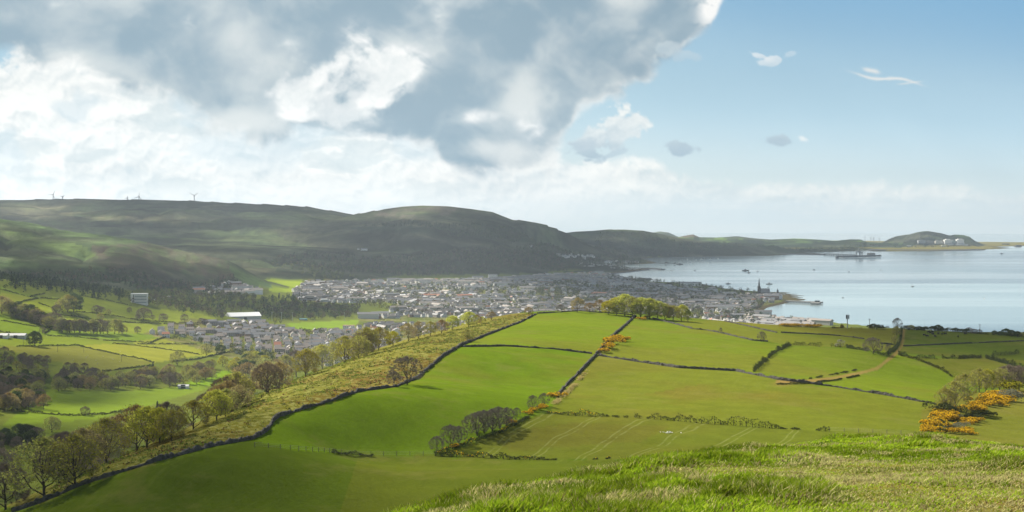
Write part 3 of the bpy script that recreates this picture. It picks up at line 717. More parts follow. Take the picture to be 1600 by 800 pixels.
# ------------------------------------------------------------------ ground material
def ground_mat(name, tex_small, tex_big, amp, bump, straw=0.0, fur=False):
    m, nt, o = new_mat(name)
    a = attr(nt); tcn = nt.nodes.new('ShaderNodeTexCoord')
    v = tcn.outputs['Object']
    na = noise_tex(nt, v, tex_small, 8, 0.72); nb = noise_tex(nt, v, tex_big, 5, 0.6)
    f = (na - 0.5) * amp + (nb - 0.5) * (amp * 0.8) + 1.0
    c = vecm(nt, 'MULTIPLY', a.outputs['Color'], combine(nt, f, f, f))
    if fur:
        # seed-drill streaks and tramlines in the sown fields, tussocks in the rough strip
        sep = nt.nodes.new('ShaderNodeSeparateXYZ'); nt.links.new(v, sep.inputs[0])
        px_, py_ = X(nt, sep.outputs[0]), X(nt, sep.outputs[1])
        tram = X(nt, attr(nt, 'tram').outputs['Fac']); ruff = X(nt, attr(nt, 'ruff').outputs['Fac'])
        wv = noise_tex(nt, v, 0.012, 3, 0.5)
        # direction roughly away from the camera, leaning right
        u = px_ * 0.96 - py_ * 0.27 + (wv - 0.5) * 26.0
        def comb(u, sp, wd):
            k = u * (1.0 / sp); fr = k._m('FRACT'); dd = (fr - 0.5)._m('ABSOLUTE')
            return dd.step(wd, wd * 0.35)
        tl = (comb(u, 14.0, 0.028) + comb(u + 1.9, 14.0, 0.028)).min(1.0) * noise_tex(nt, v, 0.15, 3).step(0.3, 0.55)
        c = mixc(nt, tl * tram * 0.42, c, (0.22, 0.24, 0.08))
        gr = noise_tex(nt, combine(nt, u * 0.6, (px_ * 0.27 + py_ * 0.96) * 0.035, 0.0), 1.0, 4, 0.7)
        keep = (tram * -1.0 + 1.0) * (ruff * -1.0 + 1.0)
        gr2 = noise_tex(nt, combine(nt, u * 2.2, (px_ * 0.27 + py_ * 0.96) * 0.10, 0.0), 1.0, 5, 0.75)
        c = mixc(nt, (gr.step(0.5, 0.78) * 0.5 + gr2.step(0.52, 0.75) * 0.5) * keep * noise_tex(nt, v, 0.012, 3).step(0.38, 0.62) * 0.30, c, (0.24, 0.27, 0.065))
        fine = noise_tex(nt, v, 2.6, 3, 0.7)
        c = mixc(nt, fine.step(0.50, 0.66) * 0.28, c, (0.055, 0.085, 0.016))
        c = mixc(nt, noise_tex(nt, v, 0.045, 6, 0.72).step(0.52, 0.66) * keep * 0.30, c, (0.17, 0.155, 0.045))
        c = mixc(nt, noise_tex(nt, v, 0.9, 2, 0.5).step(0.68, 0.75) * 0.45, c, (0.07, 0.075, 0.03))
        tus = noise_tex(nt, v, 0.55, 4, 0.7)
        c = mixc(nt, ruff * tus.step(0.46, 0.62) * 0.8, c, (0.24, 0.235, 0.075))
        c = mixc(nt, ruff * noise_tex(nt, v, 0.33, 4, 0.7).step(0.58, 0.66) * 0.75, c, (0.055, 0.05, 0.022))
    p = principled(nt, c, 1.0, 0.0)
    bn = nt.nodes.new('ShaderNodeBump'); bn.inputs['Distance'].default_value = bump; bn.inputs['Strength'].default_value = 0.9
    nt.links.new(((na * 0.7) + nb).s, bn.inputs['Height']); nt.links.new(bn.outputs[0], p.inputs['Normal'])
    nt.links.new(p.outputs[0], o.inputs[0])
    return m
M_knoll = ground_mat('turf', 9.0, 1.6, 0.9, 0.05)
M_past = ground_mat('pasture', 0.9, 0.12, 0.75, 0.35, fur=True)
M_vall = ground_mat('valley', 0.06, 0.014, 0.7, 1.5)
M_moor = ground_mat('moor', 0.020, 0.0055, 1.9, 16.0)

# ------------------------------------------------------------------ ground sheets, split by what they are
nrow, ncol = GX.shape
V = np.stack([GX, GY, GZ], -1).reshape(-1, 3)
idx = np.arange(nrow * ncol).reshape(nrow, ncol)
# vertex normals of the whole sheet, so that the split does not show
dU = np.zeros((nrow, ncol, 3)); dV = np.zeros((nrow, ncol, 3)); G3 = V.reshape(nrow, ncol, 3)
dU[:, 1:-1] = G3[:, 2:] - G3[:, :-2]; dU[:, 0] = G3[:, 1] - G3[:, 0]; dU[:, -1] = G3[:, -1] - G3[:, -2]
dV[1:-1] = G3[2:] - G3[:-2]; dV[0] = G3[1] - G3[0]; dV[-1] = G3[-1] - G3[-2]
NRM = np.cross(dU, dV); NRM /= np.linalg.norm(NRM, axis=2, keepdims=True) + 1e-12
NRM[NRM[..., 2] < 0] *= -1
Q = np.stack([idx[:-1, :-1], idx[:-1, 1:], idx[1:, 1:], idx[1:, :-1]], -1).reshape(-1, 4)
QR = GREG[:-1, :-1].ravel()
deep = (GZ.reshape(-1)[Q].max(1) < -2.5)
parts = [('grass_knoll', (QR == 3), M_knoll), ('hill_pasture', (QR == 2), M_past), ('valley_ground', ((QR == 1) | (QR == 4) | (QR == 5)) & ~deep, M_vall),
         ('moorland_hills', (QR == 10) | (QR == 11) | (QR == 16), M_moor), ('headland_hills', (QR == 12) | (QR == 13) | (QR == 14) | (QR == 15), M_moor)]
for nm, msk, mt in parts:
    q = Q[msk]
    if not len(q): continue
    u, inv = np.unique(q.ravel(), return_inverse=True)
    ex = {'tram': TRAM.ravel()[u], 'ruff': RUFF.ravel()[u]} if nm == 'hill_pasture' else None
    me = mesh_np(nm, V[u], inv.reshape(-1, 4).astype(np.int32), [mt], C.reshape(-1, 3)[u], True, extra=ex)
    me.normals_split_custom_set_from_vertices(NRM.reshape(-1, 3)[u].tolist())
    tag(mobj(nm, me), kind='structure')
# the last few metres under the photographer
th = np.linspace(0, 2 * math.pi, 49)[:-1]
ring = np.stack([2.0 * np.sin(th), 2.0 * np.cos(th)], -1)
vv = np.concatenate([[[0, 0, G(0.01, 2.05) ]], np.concatenate([ring * 1.02, ground(ring[:, 0] * 1.02, ring[:, 1] * 1.02)[:, None]], 1)])
fc = np.array([[0, 1 + (i + 1) % 48, 1 + i] for i in range(48)])
me = mesh_np('ground_cap', vv, fc, [M_knoll], np.tile([[0.15, 0.17, 0.05]], (49, 1)), True)
tag(mobj('ground_under_camera', me), kind='structure')

# ------------------------------------------------------------------ sea
m_sea, nt, o = new_mat('sea_water')
tcn = nt.nodes.new('ShaderNodeTexCoord'); v = tcn.outputs['Object']
mp = nt.nodes.new('ShaderNodeMapping'); mp.inputs['Scale'].default_value = (0.00045, 0.0022, 1); mp.inputs['Rotation'].default_value = (0, 0, math.radians(-10)); nt.links.new(v, mp.inputs[0])
sl = noise_tex(nt, mp.outputs[0], 1.0, 6, 0.6, 0.6)
mp2 = nt.nodes.new('ShaderNodeMapping'); mp2.inputs['Scale'].default_value = (0.004, 0.03, 1); mp2.inputs['Rotation'].default_value = (0, 0, math.radians(8)); nt.links.new(v, mp2.inputs[0])
sl2 = noise_tex(nt, mp2.outputs[0], 1.0, 5, 0.6, 0.3)
calm = sl.step(0.42, 0.60)
p = principled(nt, mixc(nt, calm, (0.24, 0.31, 0.32), (0.33, 0.40, 0.40)), 0.2, 0.5)
nt.links.new((calm * -0.05 + 0.13 - (sl2 - 0.5) * 0.06).s, p.inputs['Roughness'])
p.inputs['IOR'].default_value = 1.33
wav = noise_tex(nt, v, 0.06, 6, 0.7)
bn = nt.nodes.new('ShaderNodeBump'); bn.inputs['Distance'].default_value = 0.16
nt.links.new((calm * -0.45 + 0.65 + (sl2 - 0.5) * 0.9).s, bn.inputs['Strength'])
nt.links.new(wav.s, bn.inputs['Height']); nt.links.new(bn.outputs[0], p.inputs['Normal'])
nt.links.new(p.outputs[0], o.inputs[0])
na = 144; rr = [500, 2000, 4000, 8000, 12000, 18000, 26300]
vv = [[r * math.sin(2 * math.pi * k / na), r * math.cos(2 * math.pi * k / na), 0] for r in rr for k in range(na)]
fc = [[i * na + k, i * na + (k + 1) % na, (i + 1) * na + (k + 1) % na, (i + 1) * na + k] for i in range(len(rr) - 1) for k in range(na)]
tag(mobj('sea', mesh_np('sea', vv, np.array(fc), [m_sea])), kind='structure')

# ------------------------------------------------------------------ haze
m_hz, nt, o = new_mat('haze_air')
pv = nt.nodes.new('ShaderNodeVolumePrincipled'); pv.inputs['Color'].default_value = (0.75, 0.885, 1.0, 1); pv.inputs['Density'].default_value = 3.4e-5; pv.inputs['Anisotropy'].default_value = 0.25
nt.links.new(pv.outputs[0], o.inputs['Volume'])
hb, h0, h1_ = 30500.0, -8.0, 560.0
vv = [(x, y, z) for z in (h0, h1_) for x, y in ((-hb, -hb), (hb, -hb), (hb, hb), (-hb, hb))]
fc = np.array([[0, 3, 2, 1], [4, 5, 6, 7], [0, 1, 5, 4], [1, 2, 6, 5], [2, 3, 7, 6], [3, 0, 4, 7]])
hz = mobj('haze', mesh_np('haze', vv, fc, [m_hz])); tag(hz, kind='stuff')

# ------------------------------------------------------------------ sky shell in front
SR = 55000.0
Aax = np.concatenate([np.linspace(-9, -0.4, 60), np.linspace(-0.4, 16.4, 1120)[1:], np.linspace(16.4, 25, 60)[1:]])
Bax = np.concatenate([np.linspace(-6.5, -0.3, 70), np.linspace(-0.3, 3.75, 290)[1:], [4.4]])
AA, BB = np.meshgrid(Aax, Bax)
SC = sky_colour(AA, BB)
tx = (AA * 100 - 800) / FPX; tz = (345 - BB * 100) / FPX
nn = np.sqrt(tx * tx + 1)
vx, vy, vz = tx / nn * SR, SR / nn, CAM_Z + tz / 1.0 * SR / nn
fadeA = sstep(-9, -4, AA) * sstep(25, 20, AA) * sstep(-6.5, -3, BB)
gain = (1.04 + 0.26 * sstep(1.2, 3.4, BB))[..., None]
col4 = np.concatenate([SC * gain * (1 / 2.0 ** EXPO), fadeA[..., None]], -1).reshape(-1, 4)
m_sky, nt, o = new_mat('sky_cloud')
a = attr(nt); em = nt.nodes.new('ShaderNodeEmission'); nt.links.new(a.outputs['Color'], em.inputs[0])
tr = nt.nodes.new('ShaderNodeBsdfTransparent'); mx = nt.nodes.new('ShaderNodeMixShader'); nt.links.new(a.outputs['Alpha'], mx.inputs[0])
nt.links.new(tr.outputs[0], mx.inputs[1]); nt.links.new(em.outputs[0], mx.inputs[2]); nt.links.new(mx.outputs[0], o.inputs[0])
m_sky.cycles.emission_sampling = 'NONE'
nr, nc = AA.shape; ii = np.arange(nr * nc).reshape(nr, nc)
fc = np.stack([ii[:-1, :-1], ii[:-1, 1:], ii[1:, 1:], ii[1:, :-1]], -1).reshape(-1, 4)
tag(mobj('sky', mesh_np('sky', np.stack([vx, vy, vz], -1).reshape(-1, 3), fc, [m_sky], col4, True)), kind='structure')

# ------------------------------------------------------------------ high broken cloud between the sun and the land
SX, SY, SZ = SUN_DIR
ZC = 2600.0
gx = np.arange(-9000, 6000, 45.0); gy = np.arange(-2500, 13200, 45.0)
CX, CY = np.meshgrid(gx, gy)
k = (ZC - 120.0) / SZ
LX, LY = CX - SX * k, CY - SY * k               # the ground point each bit of cloud shades
lz = np.maximum(ground(LX, LY), 0)
k = (ZC - lz) / SZ; LX, LY = CX - SX * k, CY - SY * k; lz = np.maximum(ground(LX, LY), 0)
lpx, lpy = project(LX, np.maximum(LY, 1), lz)
wob = fbm(LX / 300, LY / 300, 4, 401) - 0.5; wob2 = fbm(LX / 900, LY / 900, 4, 402) - 0.5
D = sstep(0.0, 0.25, wob2 * 1.4 + 0.02) * 0.8          # where nothing is known
inview = (LY > 40) & (lpx > -150) & (lpx < 1750)
S_ = np.zeros(CX.shape)
def sh(cx, cy_, rx, ry, a):
    global S_
    e = np.exp(-(((lpx + wob * 60 - cx) / rx) ** 2 + ((lpy + wob * 14 - cy_) / ry) ** 2))
    S_ = np.maximum(S_, e * a * 1.6) if a > 0 else S_ * (1 + np.clip(e * 1.5, 0, 1) * a)
farm = LY > 5200
S_ = np.where(farm, 0.85 + wob2 * 0.8, 0.0)
SHADES = [(330,322,260,9,1),(620,365,330,26,.95),(760,400,260,30,1),(900,380,160,30,1),(230,365,60,6,.4),(270,435,180,20,.85),(60,435,90,18,.5),(120,455,170,12,.6),(420,480,140,14,.85),(1000,450,170,26,.95),(880,440,140,16,.8),(620,425,140,10,.8),
          (60,570,140,16,.9),(20,600,110,22,.8),(40,675,150,14,.6),(30,720,110,26,.8),
          (130,830,380,55,1.0),(360,805,230,50,.9),(620,775,190,30,.45),(780,690,130,12,.38),
          (1560,535,190,20,1.0),(1420,522,90,10,.8),(1340,518,60,5,.7),(1500,560,90,10,.45)]
for s_ in SHADES: sh(*s_)
LIGHTS = [(60,328,90,9,-.9),(220,341,110,6,-.9),(380,372,120,18,-.6),(660,327,50,8,-.8),(640,338,45,5,-.7),(60,375,90,20,-.75),(436,445,50,16,-1),(450,415,60,9,-.7),(300,425,40,8,-.3),(980,355,60,5,-.8),(1100,372,200,7,-1),(1450,372,120,20,-.85),
          (150,490,130,14,-1),(250,545,150,20,-1),(40,500,50,12,-.7),(550,505,160,12,-.9),(400,530,150,25,-.9),(700,470,160,22,-.6),(150,630,130,12,-.7)]
for s_ in LIGHTS: sh(*s_)
S_ = np.clip(S_, 0, 0.97)
S_ = np.where((LY < 230) & (LY > -60), S_ * sstep(150, 235, LY) , S_)
D = np.where(inview, S_, D)
ed = np.minimum.reduce([(CX - gx[0]), (gx[-1] - CX), (CY - gy[0]), (gy[-1] - CY)]); D = D * sstep(0, 900, ed)
m_cl, nt, o = new_mat('cloud_vapour')
a = attr(nt); df = nt.nodes.new('ShaderNodeBsdfDiffuse'); df.inputs[0].default_value = (0.85, 0.85, 0.85, 1)
tl_ = nt.nodes.new('ShaderNodeBsdfTranslucent'); tl_.inputs[0].default_value = (0.30, 0.31, 0.33, 1)
m1 = nt.nodes.new('ShaderNodeMixShader'); m1.inputs[0].default_value = 0.5; nt.links.new(df.outputs[0], m1.inputs[1]); nt.links.new(tl_.outputs[0], m1.inputs[2])
tr = nt.nodes.new('ShaderNodeBsdfTransparent'); mx = nt.nodes.new('ShaderNodeMixShader'); nt.links.new(a.outputs['Fac'], mx.inputs[0])
nt.links.new(tr.outputs[0], mx.inputs[1]); nt.links.new(m1.outputs[0], mx.inputs[2]); nt.links.new(mx.outputs[0], o.inputs[0])
# two lumpy skins, top and underside, each holding half the cloud's opacity
Dh = 1 - np.sqrt(1 - np.clip(D, 0, .975))
nr, nc = CX.shape; ii = np.arange(nr * nc).reshape(nr, nc)
keep = (D[:-1, :-1] > 0.01) | (D[1:, 1:] > 0.01) | (D[1:, :-1] > 0.01) | (D[:-1, 1:] > 0.01)
fq = np.stack([ii[:-1, :-1], ii[:-1, 1:], ii[1:, 1:], ii[1:, :-1]], -1)[keep].reshape(-1, 4)
lump = fbm(CX / 500, CY / 500, 5, 410) * 160 * np.sqrt(D)
top = np.stack([CX, CY, ZC + lump], -1).reshape(-1, 3); bot = np.stack([CX, CY, ZC - 12 - 0.2 * lump], -1).reshape(-1, 3)
vv = np.concatenate([top, bot]); cc = np.tile(Dh.ravel()[:, None], (2, 3))
tag(mobj('clouds', mesh_np('clouds', vv, np.concatenate([fq, fq + nr * nc]), [m_cl], cc, True)), kind='stuff')
# ------------------------------------------------------------------ small mesh builder
class MB:
    def __init__(s): s.v = []; s.f3 = []; s.f4 = []; s.m3 = []; s.m4 = []; s.n = 0
    def add(s, v, f, m=0):
        v = np.asarray(v, float); f = np.asarray(f, int)
        s.v.append(v)
        (s.f3 if f.shape[1] == 3 else s.f4).append(f + s.n); (s.m3 if f.shape[1] == 3 else s.m4).append(np.full(len(f), m))
        s.n += len(v)
    def box(s, x0, x1, y0, y1, z0, z1, m=0, R=None, o=(0, 0, 0)):
        v = np.array([[x0,y0,z0],[x1,y0,z0],[x1,y1,z0],[x0,y1,z0],[x0,y0,z1],[x1,y0,z1],[x1,y1,z1],[x0,y1,z1]], float)
        if R is not None: v = v @ R.T
        s.add(v + np.array(o), [[0,3,2,1],[4,5,6,7],[0,1,5,4],[1,2,6,5],[2,3,7,6],[3,0,4,7]], m)
    def tube(s, p0, p1, r0, r1, k=5, m=0, cap=True):
        p0 = np.array(p0, float); p1 = np.array(p1, float); d = p1 - p0; d /= np.linalg.norm(d) + 1e-9
        a = np.cross(d, [0, 0, 1.0] if abs(d[2]) < 0.9 else [1.0, 0, 0]); a /= np.linalg.norm(a); b = np.cross(d, a)
        t = np.arange(k) * 2 * math.pi / k
        c = np.cos(t)[:, None] * a + np.sin(t)[:, None] * b
        s.add(np.concatenate([p0 + c * r0, p1 + c * r1]), [[i, (i + 1) % k, k + (i + 1) % k, k + i] for i in range(k)], m)
        if cap and r1 > 0.02: s.add(np.concatenate([p1 + c * r1, [p1 + d * r1 * 0.3]]), [[i, (i + 1) % k, k] for i in range(k)], m)
    def gable(s, L, W, hw, hr, m_wall=0, m_roof=1, eave=0.35, o=(0, 0, 0), th=0.18):
        """ridge along x"""
        o = np.array(o, float)
        s.box(-L/2, L/2, -W/2, W/2, -1.5, hw, m_wall, o=o)
        s.add(np.array([[-L/2,-W/2,hw],[-L/2,W/2,hw],[-L/2,0,hw+hr],[L/2,-W/2,hw],[L/2,W/2,hw],[L/2,0,hw+hr]]) + o, [[0,2,1],[3,4,5]], m_wall)
        s.roof(L, W, hw, hr, m_roof, eave, o, th)
    def roof(s, L, W, hw, hr, m=1, eave=0.35, o=(0, 0, 0), th=0.18):
        o = np.array(o, float); k = hr / (W / 2)
        for sg in (-1, 1):
            y1 = sg * (W / 2 + eave); z1 = hw - eave * k
            v = []
            for x in (-L/2 - eave, L/2 + eave):
                v += [[x, 0, hw + hr + 0.03], [x, y1, z1 + 0.03], [x, y1, z1 + 0.03 + th], [x, 0, hw + hr + 0.03 + th]]
            s.add(np.array(v) + o, [[0,1,2,3],[4,7,6,5],[0,4,5,1],[3,2,6,7],[1,5,6,2]], m)
    def mesh(s, name, mats, smooth=False, col=None):
        V_ = np.concatenate(s.v); fl = []; mi = []
        if s.f4: fl.append(np.concatenate(s.f4)); mi.append(np.concatenate(s.m4))
        if s.f3: fl.append(np.concatenate(s.f3)); mi.append(np.concatenate(s.m3))
        return mesh_np(name, V_, fl, mats, col, smooth, np.concatenate(mi))
def quads(rng, c, size, flat=0.0, tri=False):
    """random leaf-sized faces at centres c"""
    n = len(c)
    a = rng.normal(size=(n, 3)); a[:, 2] *= (1 - flat); a /= np.linalg.norm(a, axis=1, keepdims=True)
    b = rng.normal(size=(n, 3)); b = np.cross(a, b); b /= np.linalg.norm(b, axis=1, keepdims=True) + 1e-9
    s_ = (np.asarray(size) * (0.6 + 0.8 * rng.random(n)))[:, None] * 0.5
    a = a * s_; b = b * s_ * 0.75
    if tri:
        v = np.stack([c + a, c - a * 0.6 + b, c - a * 0.6 - b], 1).reshape(-1, 3)
        return v, np.arange(3 * n).reshape(n, 3)
    v = np.stack([c + a, c + b, c - a, c - b], 1).reshape(-1, 3)
    return v, np.arange(4 * n).reshape(n, 4)
def hpos(px, py, ymin=150.0):
    h = hit(px, py, ymin)
    return h if h is not None else None

# ------------------------------------------------------------------ materials
M_bark = plain('bark', (0.085, 0.070, 0.055), 0.9, 0.1, 0.5, 1.5)
M_twig = plain('twigs', (0.26, 0.205, 0.15), 0.9, 0.1, 0.4, 0.8)
M_twigd = plain('dark_twigs', (0.22, 0.185, 0.145), 0.9, 0.1, 0.4, 0.8)
L_gold = leafy('spring_leaf', (0.34, 0.37, 0.03), (0.56, 0.53, 0.07), 0.6)
L_mid = leafy('young_leaf', (0.28, 0.29, 0.05), (0.44, 0.42, 0.10), 0.5)
L_rust = leafy('rusty_leaf', (0.33, 0.24, 0.085), (0.42, 0.34, 0.12), 0.45)
L_dark = leafy('deep_leaf', (0.055, 0.085, 0.022), (0.095, 0.135, 0.032), 0.4)
L_needle = leafy('needles', (0.018, 0.034, 0.016), (0.034, 0.056, 0.022), 0.15)
L_hedge = leafy('hedge_leaf', (0.035, 0.048, 0.016), (0.085, 0.095, 0.030), 0.3)
L_gorse = leafy('gorse_flower', (0.72, 0.42, 0.015), (0.92, 0.60, 0.02), 0.3, False)
L_gorseg = leafy('gorse_green', (0.045, 0.055, 0.018), (0.12, 0.085, 0.030), 0.3, False)

# ------------------------------------------------------------------ trees
def skeleton(rng, H, W, clear, levels=(9, 3, 3, 3), lean=0.0, up=0.25):
    """a trunk that runs up into the crown, limbs leaving it all the way, their ends filling a dome"""
    segs = []; ends = []
    R0 = H * 0.026
    def bend(p, q, r0, r1, n, lvl, wob=0.10, sag=0.0):
        L_ = np.linalg.norm(q - p); pts = [p]
        for i in range(1, n + 1):
            t = i / n; c = p + (q - p) * t
            c = c + (rng.normal(size=3) * wob * L_ * (0.5 if i < n else 0.2)); c[2] -= sag * L_ * math.sin(t * math.pi)
            pts.append(c)
        for i in range(n):
            segs.append((pts[i], pts[i + 1], r0 + (r1 - r0) * i / n, r0 + (r1 - r0) * (i + 1) / n, lvl))
        return pts
    tr = bend(np.array([0, 0, -0.4]), np.array([lean * H * 0.35, 0, H * 0.62]), R0, R0 * 0.3, 7, 0, 0.025)
    R_ = H * 0.50 * W; zc = H * (0.50 + clear * 0.35); zh = H * (0.50 - clear * 0.35)
    def shell(az, el, rr):
        return np.array([math.cos(az) * math.cos(el) * R_ * rr + lean * H * 0.3, math.sin(az) * math.cos(el) * R_ * rr, zc + math.sin(el) * zh * rr])
    n1 = levels[0]; az0 = rng.random() * 6.28
    for i in range(n1):
        f = (i + 0.5) / n1
        az = az0 + i * 2.399 + rng.normal() * 0.2
        el = -0.55 + 2.0 * f + rng.normal() * 0.08
        st_ = tr[min(len(tr) - 2, 1 + int((clear * 0.6 + f * 0.75) * (len(tr) - 2)))]
        tip = shell(az, el, 0.55 + 0.12 * rng.random())
        r1 = R0 * (0.55 - 0.25 * f)
        L1 = bend(st_, tip, r1, r1 * 0.5, 4, 1, 0.09, 0.10)
        def rec(p, az, el, rr, r, lvl, sp):
            if lvl == len(levels):
                ends.append((p, (p - np.array([0, 0, zc * 0.6])) / (np.linalg.norm(p - np.array([0, 0, zc * 0.6])) + 1e-6))); return
            for j in range(levels[lvl]):
                na_, ne = az + rng.normal() * sp / max(0.35, math.cos(el)), el + rng.normal() * sp
                nr_ = min(1.04, rr + (0.17 + 0.12 * rng.random()))
                q = shell(na_, max(-0.75, min(1.5, ne)), nr_)
                b_ = bend(p, q, r, r * 0.5, 2, lvl + 1, 0.12)
                rec(b_[-1], na_, ne, nr_, r * 0.5, lvl + 1, sp * 0.62)
        rec(L1[-1], az, el, 0.6, r1 * 0.5, 1, 0.42)
        rec(L1[-2], az + rng.normal() * .5, el + rng.normal() * .3, 0.42, r1 * 0.4, 2, 0.40)
    return segs, ends
def tree_proto(seed, H=12.0, W=0.95, clear=0.2, leaf=None, nleaf=24, lsize=0.42, ntwig=6, twig=None, levels=(9, 3, 3, 3), lean=0.0, up=0.25, spread=0.85):
    rng = np.random.default_rng(seed)
    segs, ends = skeleton(rng, H, W, clear, levels, lean, up)
    zmax = max(e[0][2] for e in ends) + 0.4
    k = H / zmax
    tr = MB(); cr = MB()
    for p, q, a, b, l in segs:
        (tr if l <= 2 else cr).tube(p * k, q * k, a, b, 6 if l == 0 else (5 if l == 1 else (4 if l == 2 else 3)), 0, False)
    E = np.array([e[0] for e in ends]) * k; Dn = np.array([e[1] for e in ends])
    if ntwig:
        n = len(E) * ntwig
        c = np.repeat(E, ntwig, 0); d = np.repeat(Dn, ntwig, 0) + rng.normal(size=(n, 3)) * 0.75; d[:, 2] += 0.15; d /= np.linalg.norm(d, axis=1, keepdims=True)
        L_ = (0.5 + rng.random(n) * 1.0)[:, None] * H / 12 * 1.1
        sd = np.cross(d, rng.normal(size=(n, 3))); sd /= np.linalg.norm(sd, axis=1, keepdims=True)
        c = c - d * 0.25
        v = np.stack([c + sd * 0.028, c - sd * 0.028, c + d * L_], 1).reshape(-1, 3)
        cr.add(v, np.arange(3 * n).reshape(n, 3), 0)
    if leaf is not None and nleaf:
        c = np.repeat(E, nleaf, 0) + rng.normal(size=(len(E) * nleaf, 3)) * np.array([1, 1, 0.75]) * spread * H / 12 * 0.62
        # gaps: whole sprays are thinner than others
        keepn = np.repeat(rng.random(len(E)) ** 0.5, nleaf) > rng.random(len(c)) * 0.9
        c = c[keepn]; c[:, 2] = np.maximum(c[:, 2], 0.4)
        v, f = quads(rng, c, lsize); cr.add(v, f, 1)
    tm = tr.mesh('trunk', [M_bark]); cm = cr.mesh('crown', [twig or M_twig, leaf or M_twig])
    return tm, cm, H
def conifer_proto(seed, H=14.0, w=0.22):
    rng = np.random.default_rng(seed)
    tr = MB(); cr = MB(); tr.tube((0, 0, -0.4), (0, 0, H * 0.97), 0.24, 0.03, 6)
    cs = []
    z = H * 0.08
    while z < H * 0.99:
        R_ = w * (H - z) * (0.9 + 0.3 * rng.random()) + 0.12
        nb = 8
        for i in range(nb):
            ph = rng.random() * 6.28; n = max(3, int(R_ * 7)); t = np.linspace(0.15, 1, n)
            rr_ = R_ * (0.75 + 0.4 * rng.random())
            c = np.stack([np.cos(ph) * rr_ * t, np.sin(ph) * rr_ * t, z - 0.30 * rr_ * t ** 1.4], 1)
            cs.append(c + rng.normal(size=c.shape) * 0.12)
            tr.tube((0, 0, z), c[-1], 0.04, 0.01, 3, 0, False)
        z += 0.42 + 0.15 * rng.random()
    v, f = quads(rng, np.repeat(np.concatenate(cs), 2, 0) + rng.normal(size=(2 * sum(map(len, cs)), 3)) * 0.15, 0.55, 0.5); cr.add(v, f, 0)
    return tr.mesh('trunk', [M_bark]), cr.mesh('crown', [L_needle]), H
def bush_proto(seed, R_=1.6, Hh=1.5, mats=(L_hedge, L_hedge), n=900, flower=0.0, ls=0.22, stems=True):
    rng = np.random.default_rng(seed)
    nb = 7
    cen = np.stack([rng.normal(size=nb) * R_ * 0.42, rng.normal(size=nb) * R_ * 0.42, Hh * (0.35 + 0.3 * rng.random(nb))], 1); rad = R_ * (0.35 + 0.3 * rng.random(nb))
    i = rng.integers(0, nb, n); d = rng.normal(size=(n, 3)); d[:, 2] = np.abs(d[:, 2]) * 1.1 - 0.25; d /= np.linalg.norm(d, axis=1, keepdims=True)
    c = cen[i] + d * (rad[i] * (0.75 + 0.3 * rng.random(n)))[:, None] * np.array([1, 1, Hh / R_ * 0.95])
    c[:, 2] = np.maximum(c[:, 2], 0.05)
    cr = MB()
    fl = (rng.random(n) < flower) & (d[:, 2] > -0.1)
    v, f = quads(rng, c[~fl], ls); cr.add(v, f, 0)
    if fl.any():
        v, f = quads(rng, c[fl] + d[fl] * 0.10, ls * 0.95); cr.add(v, f, 1)
    st = MB()
    for k in range(6):
        q = cen[k % nb]; st.tube((q[0] * 0.15, q[1] * 0.15, -0.25), q, 0.07, 0.03, 4)
    return st.mesh('stem', [M_bark]), cr.mesh('foliage', list(mats)), Hh

PR = {}
PR['gold'] = [tree_proto(11 + i, 12, 1.0, 0.16, L_gold, 24, 0.38, 5, None, lean=(-.08, .06, 0)[i]) for i in range(3)]
PR['mid'] = [tree_proto(31 + i, 12, 1.0, 0.16, L_mid, 15, 0.36, 7, None, lean=(.05, -.06, .1)[i]) for i in range(3)]
PR['rust'] = [tree_proto(41 + i, 12, 1.0, 0.15, L_rust, 11, 0.36, 9, None) for i in range(2)]
PR['dark'] = [tree_proto(51 + i, 12, 0.98, 0.14, L_dark, 32, 0.46, 3, None) for i in range(2)]
PR['bare'] = [tree_proto(61 + i, 12, 1.0, 0.16, None, 0, 0.3, 30, None, levels=(9, 4, 3, 3)) for i in range(3)]
PR['thorn'] = [tree_proto(71 + i, 6.0, 1.0, 0.13, None, 0, 0.2, 13, M_twigd, levels=(8, 4, 3, 2), lean=(-.22, -.12, .1)[i]) for i in range(3)]
PR['tall'] = [tree_proto(81 + i, 13, 0.55, 0.15, L_mid, 14, 0.40, 10, None, levels=(9, 2, 3, 3)) for i in range(2)]
PR['fir'] = [conifer_proto(91 + i, 14, (0.2, 0.26)[i]) for i in range(2)]
PR['white'] = [tree_proto(97, 6, 1.1, 0.2, leafy('blossom', (0.35, 0.35, 0.26), (0.5, 0.5, 0.40), 0.4, False), 12, 0.25, 8, None, levels=(6, 3, 3, 2))]
PR['bush'] = [bush_proto(101 + i) for i in range(2)]
PR['gorse'] = [bush_proto(111 + i, 1.9, 1.6, (L_gorseg, L_gorse), 1900, 0.52, 0.22) for i in range(3)]
PR['pale'] = [bush_proto(121, 2.2, 2.4, (leafy('pale_leaf', (0.16, 0.16, 0.10), (0.24, 0.24, 0.15), 0.4, False),) * 2, 1500, 0, 0.24)]
PR['greenbush'] = [bush_proto(123, 2.2, 2.6, (L_gold, L_gold), 1500, 0, 0.28)]
KINDN = dict(gold='leafy_tree', mid='leafy_tree', rust='leafy_tree', dark='leafy_tree', bare='bare_tree', thorn='hawthorn_tree', tall='slender_tree', fir='conifer_tree', white='blossom_tree', bush='bush', gorse='gorse_bush', pale='bush', greenbush='bush')
PLACED = []
trng = np.random.default_rng(99)
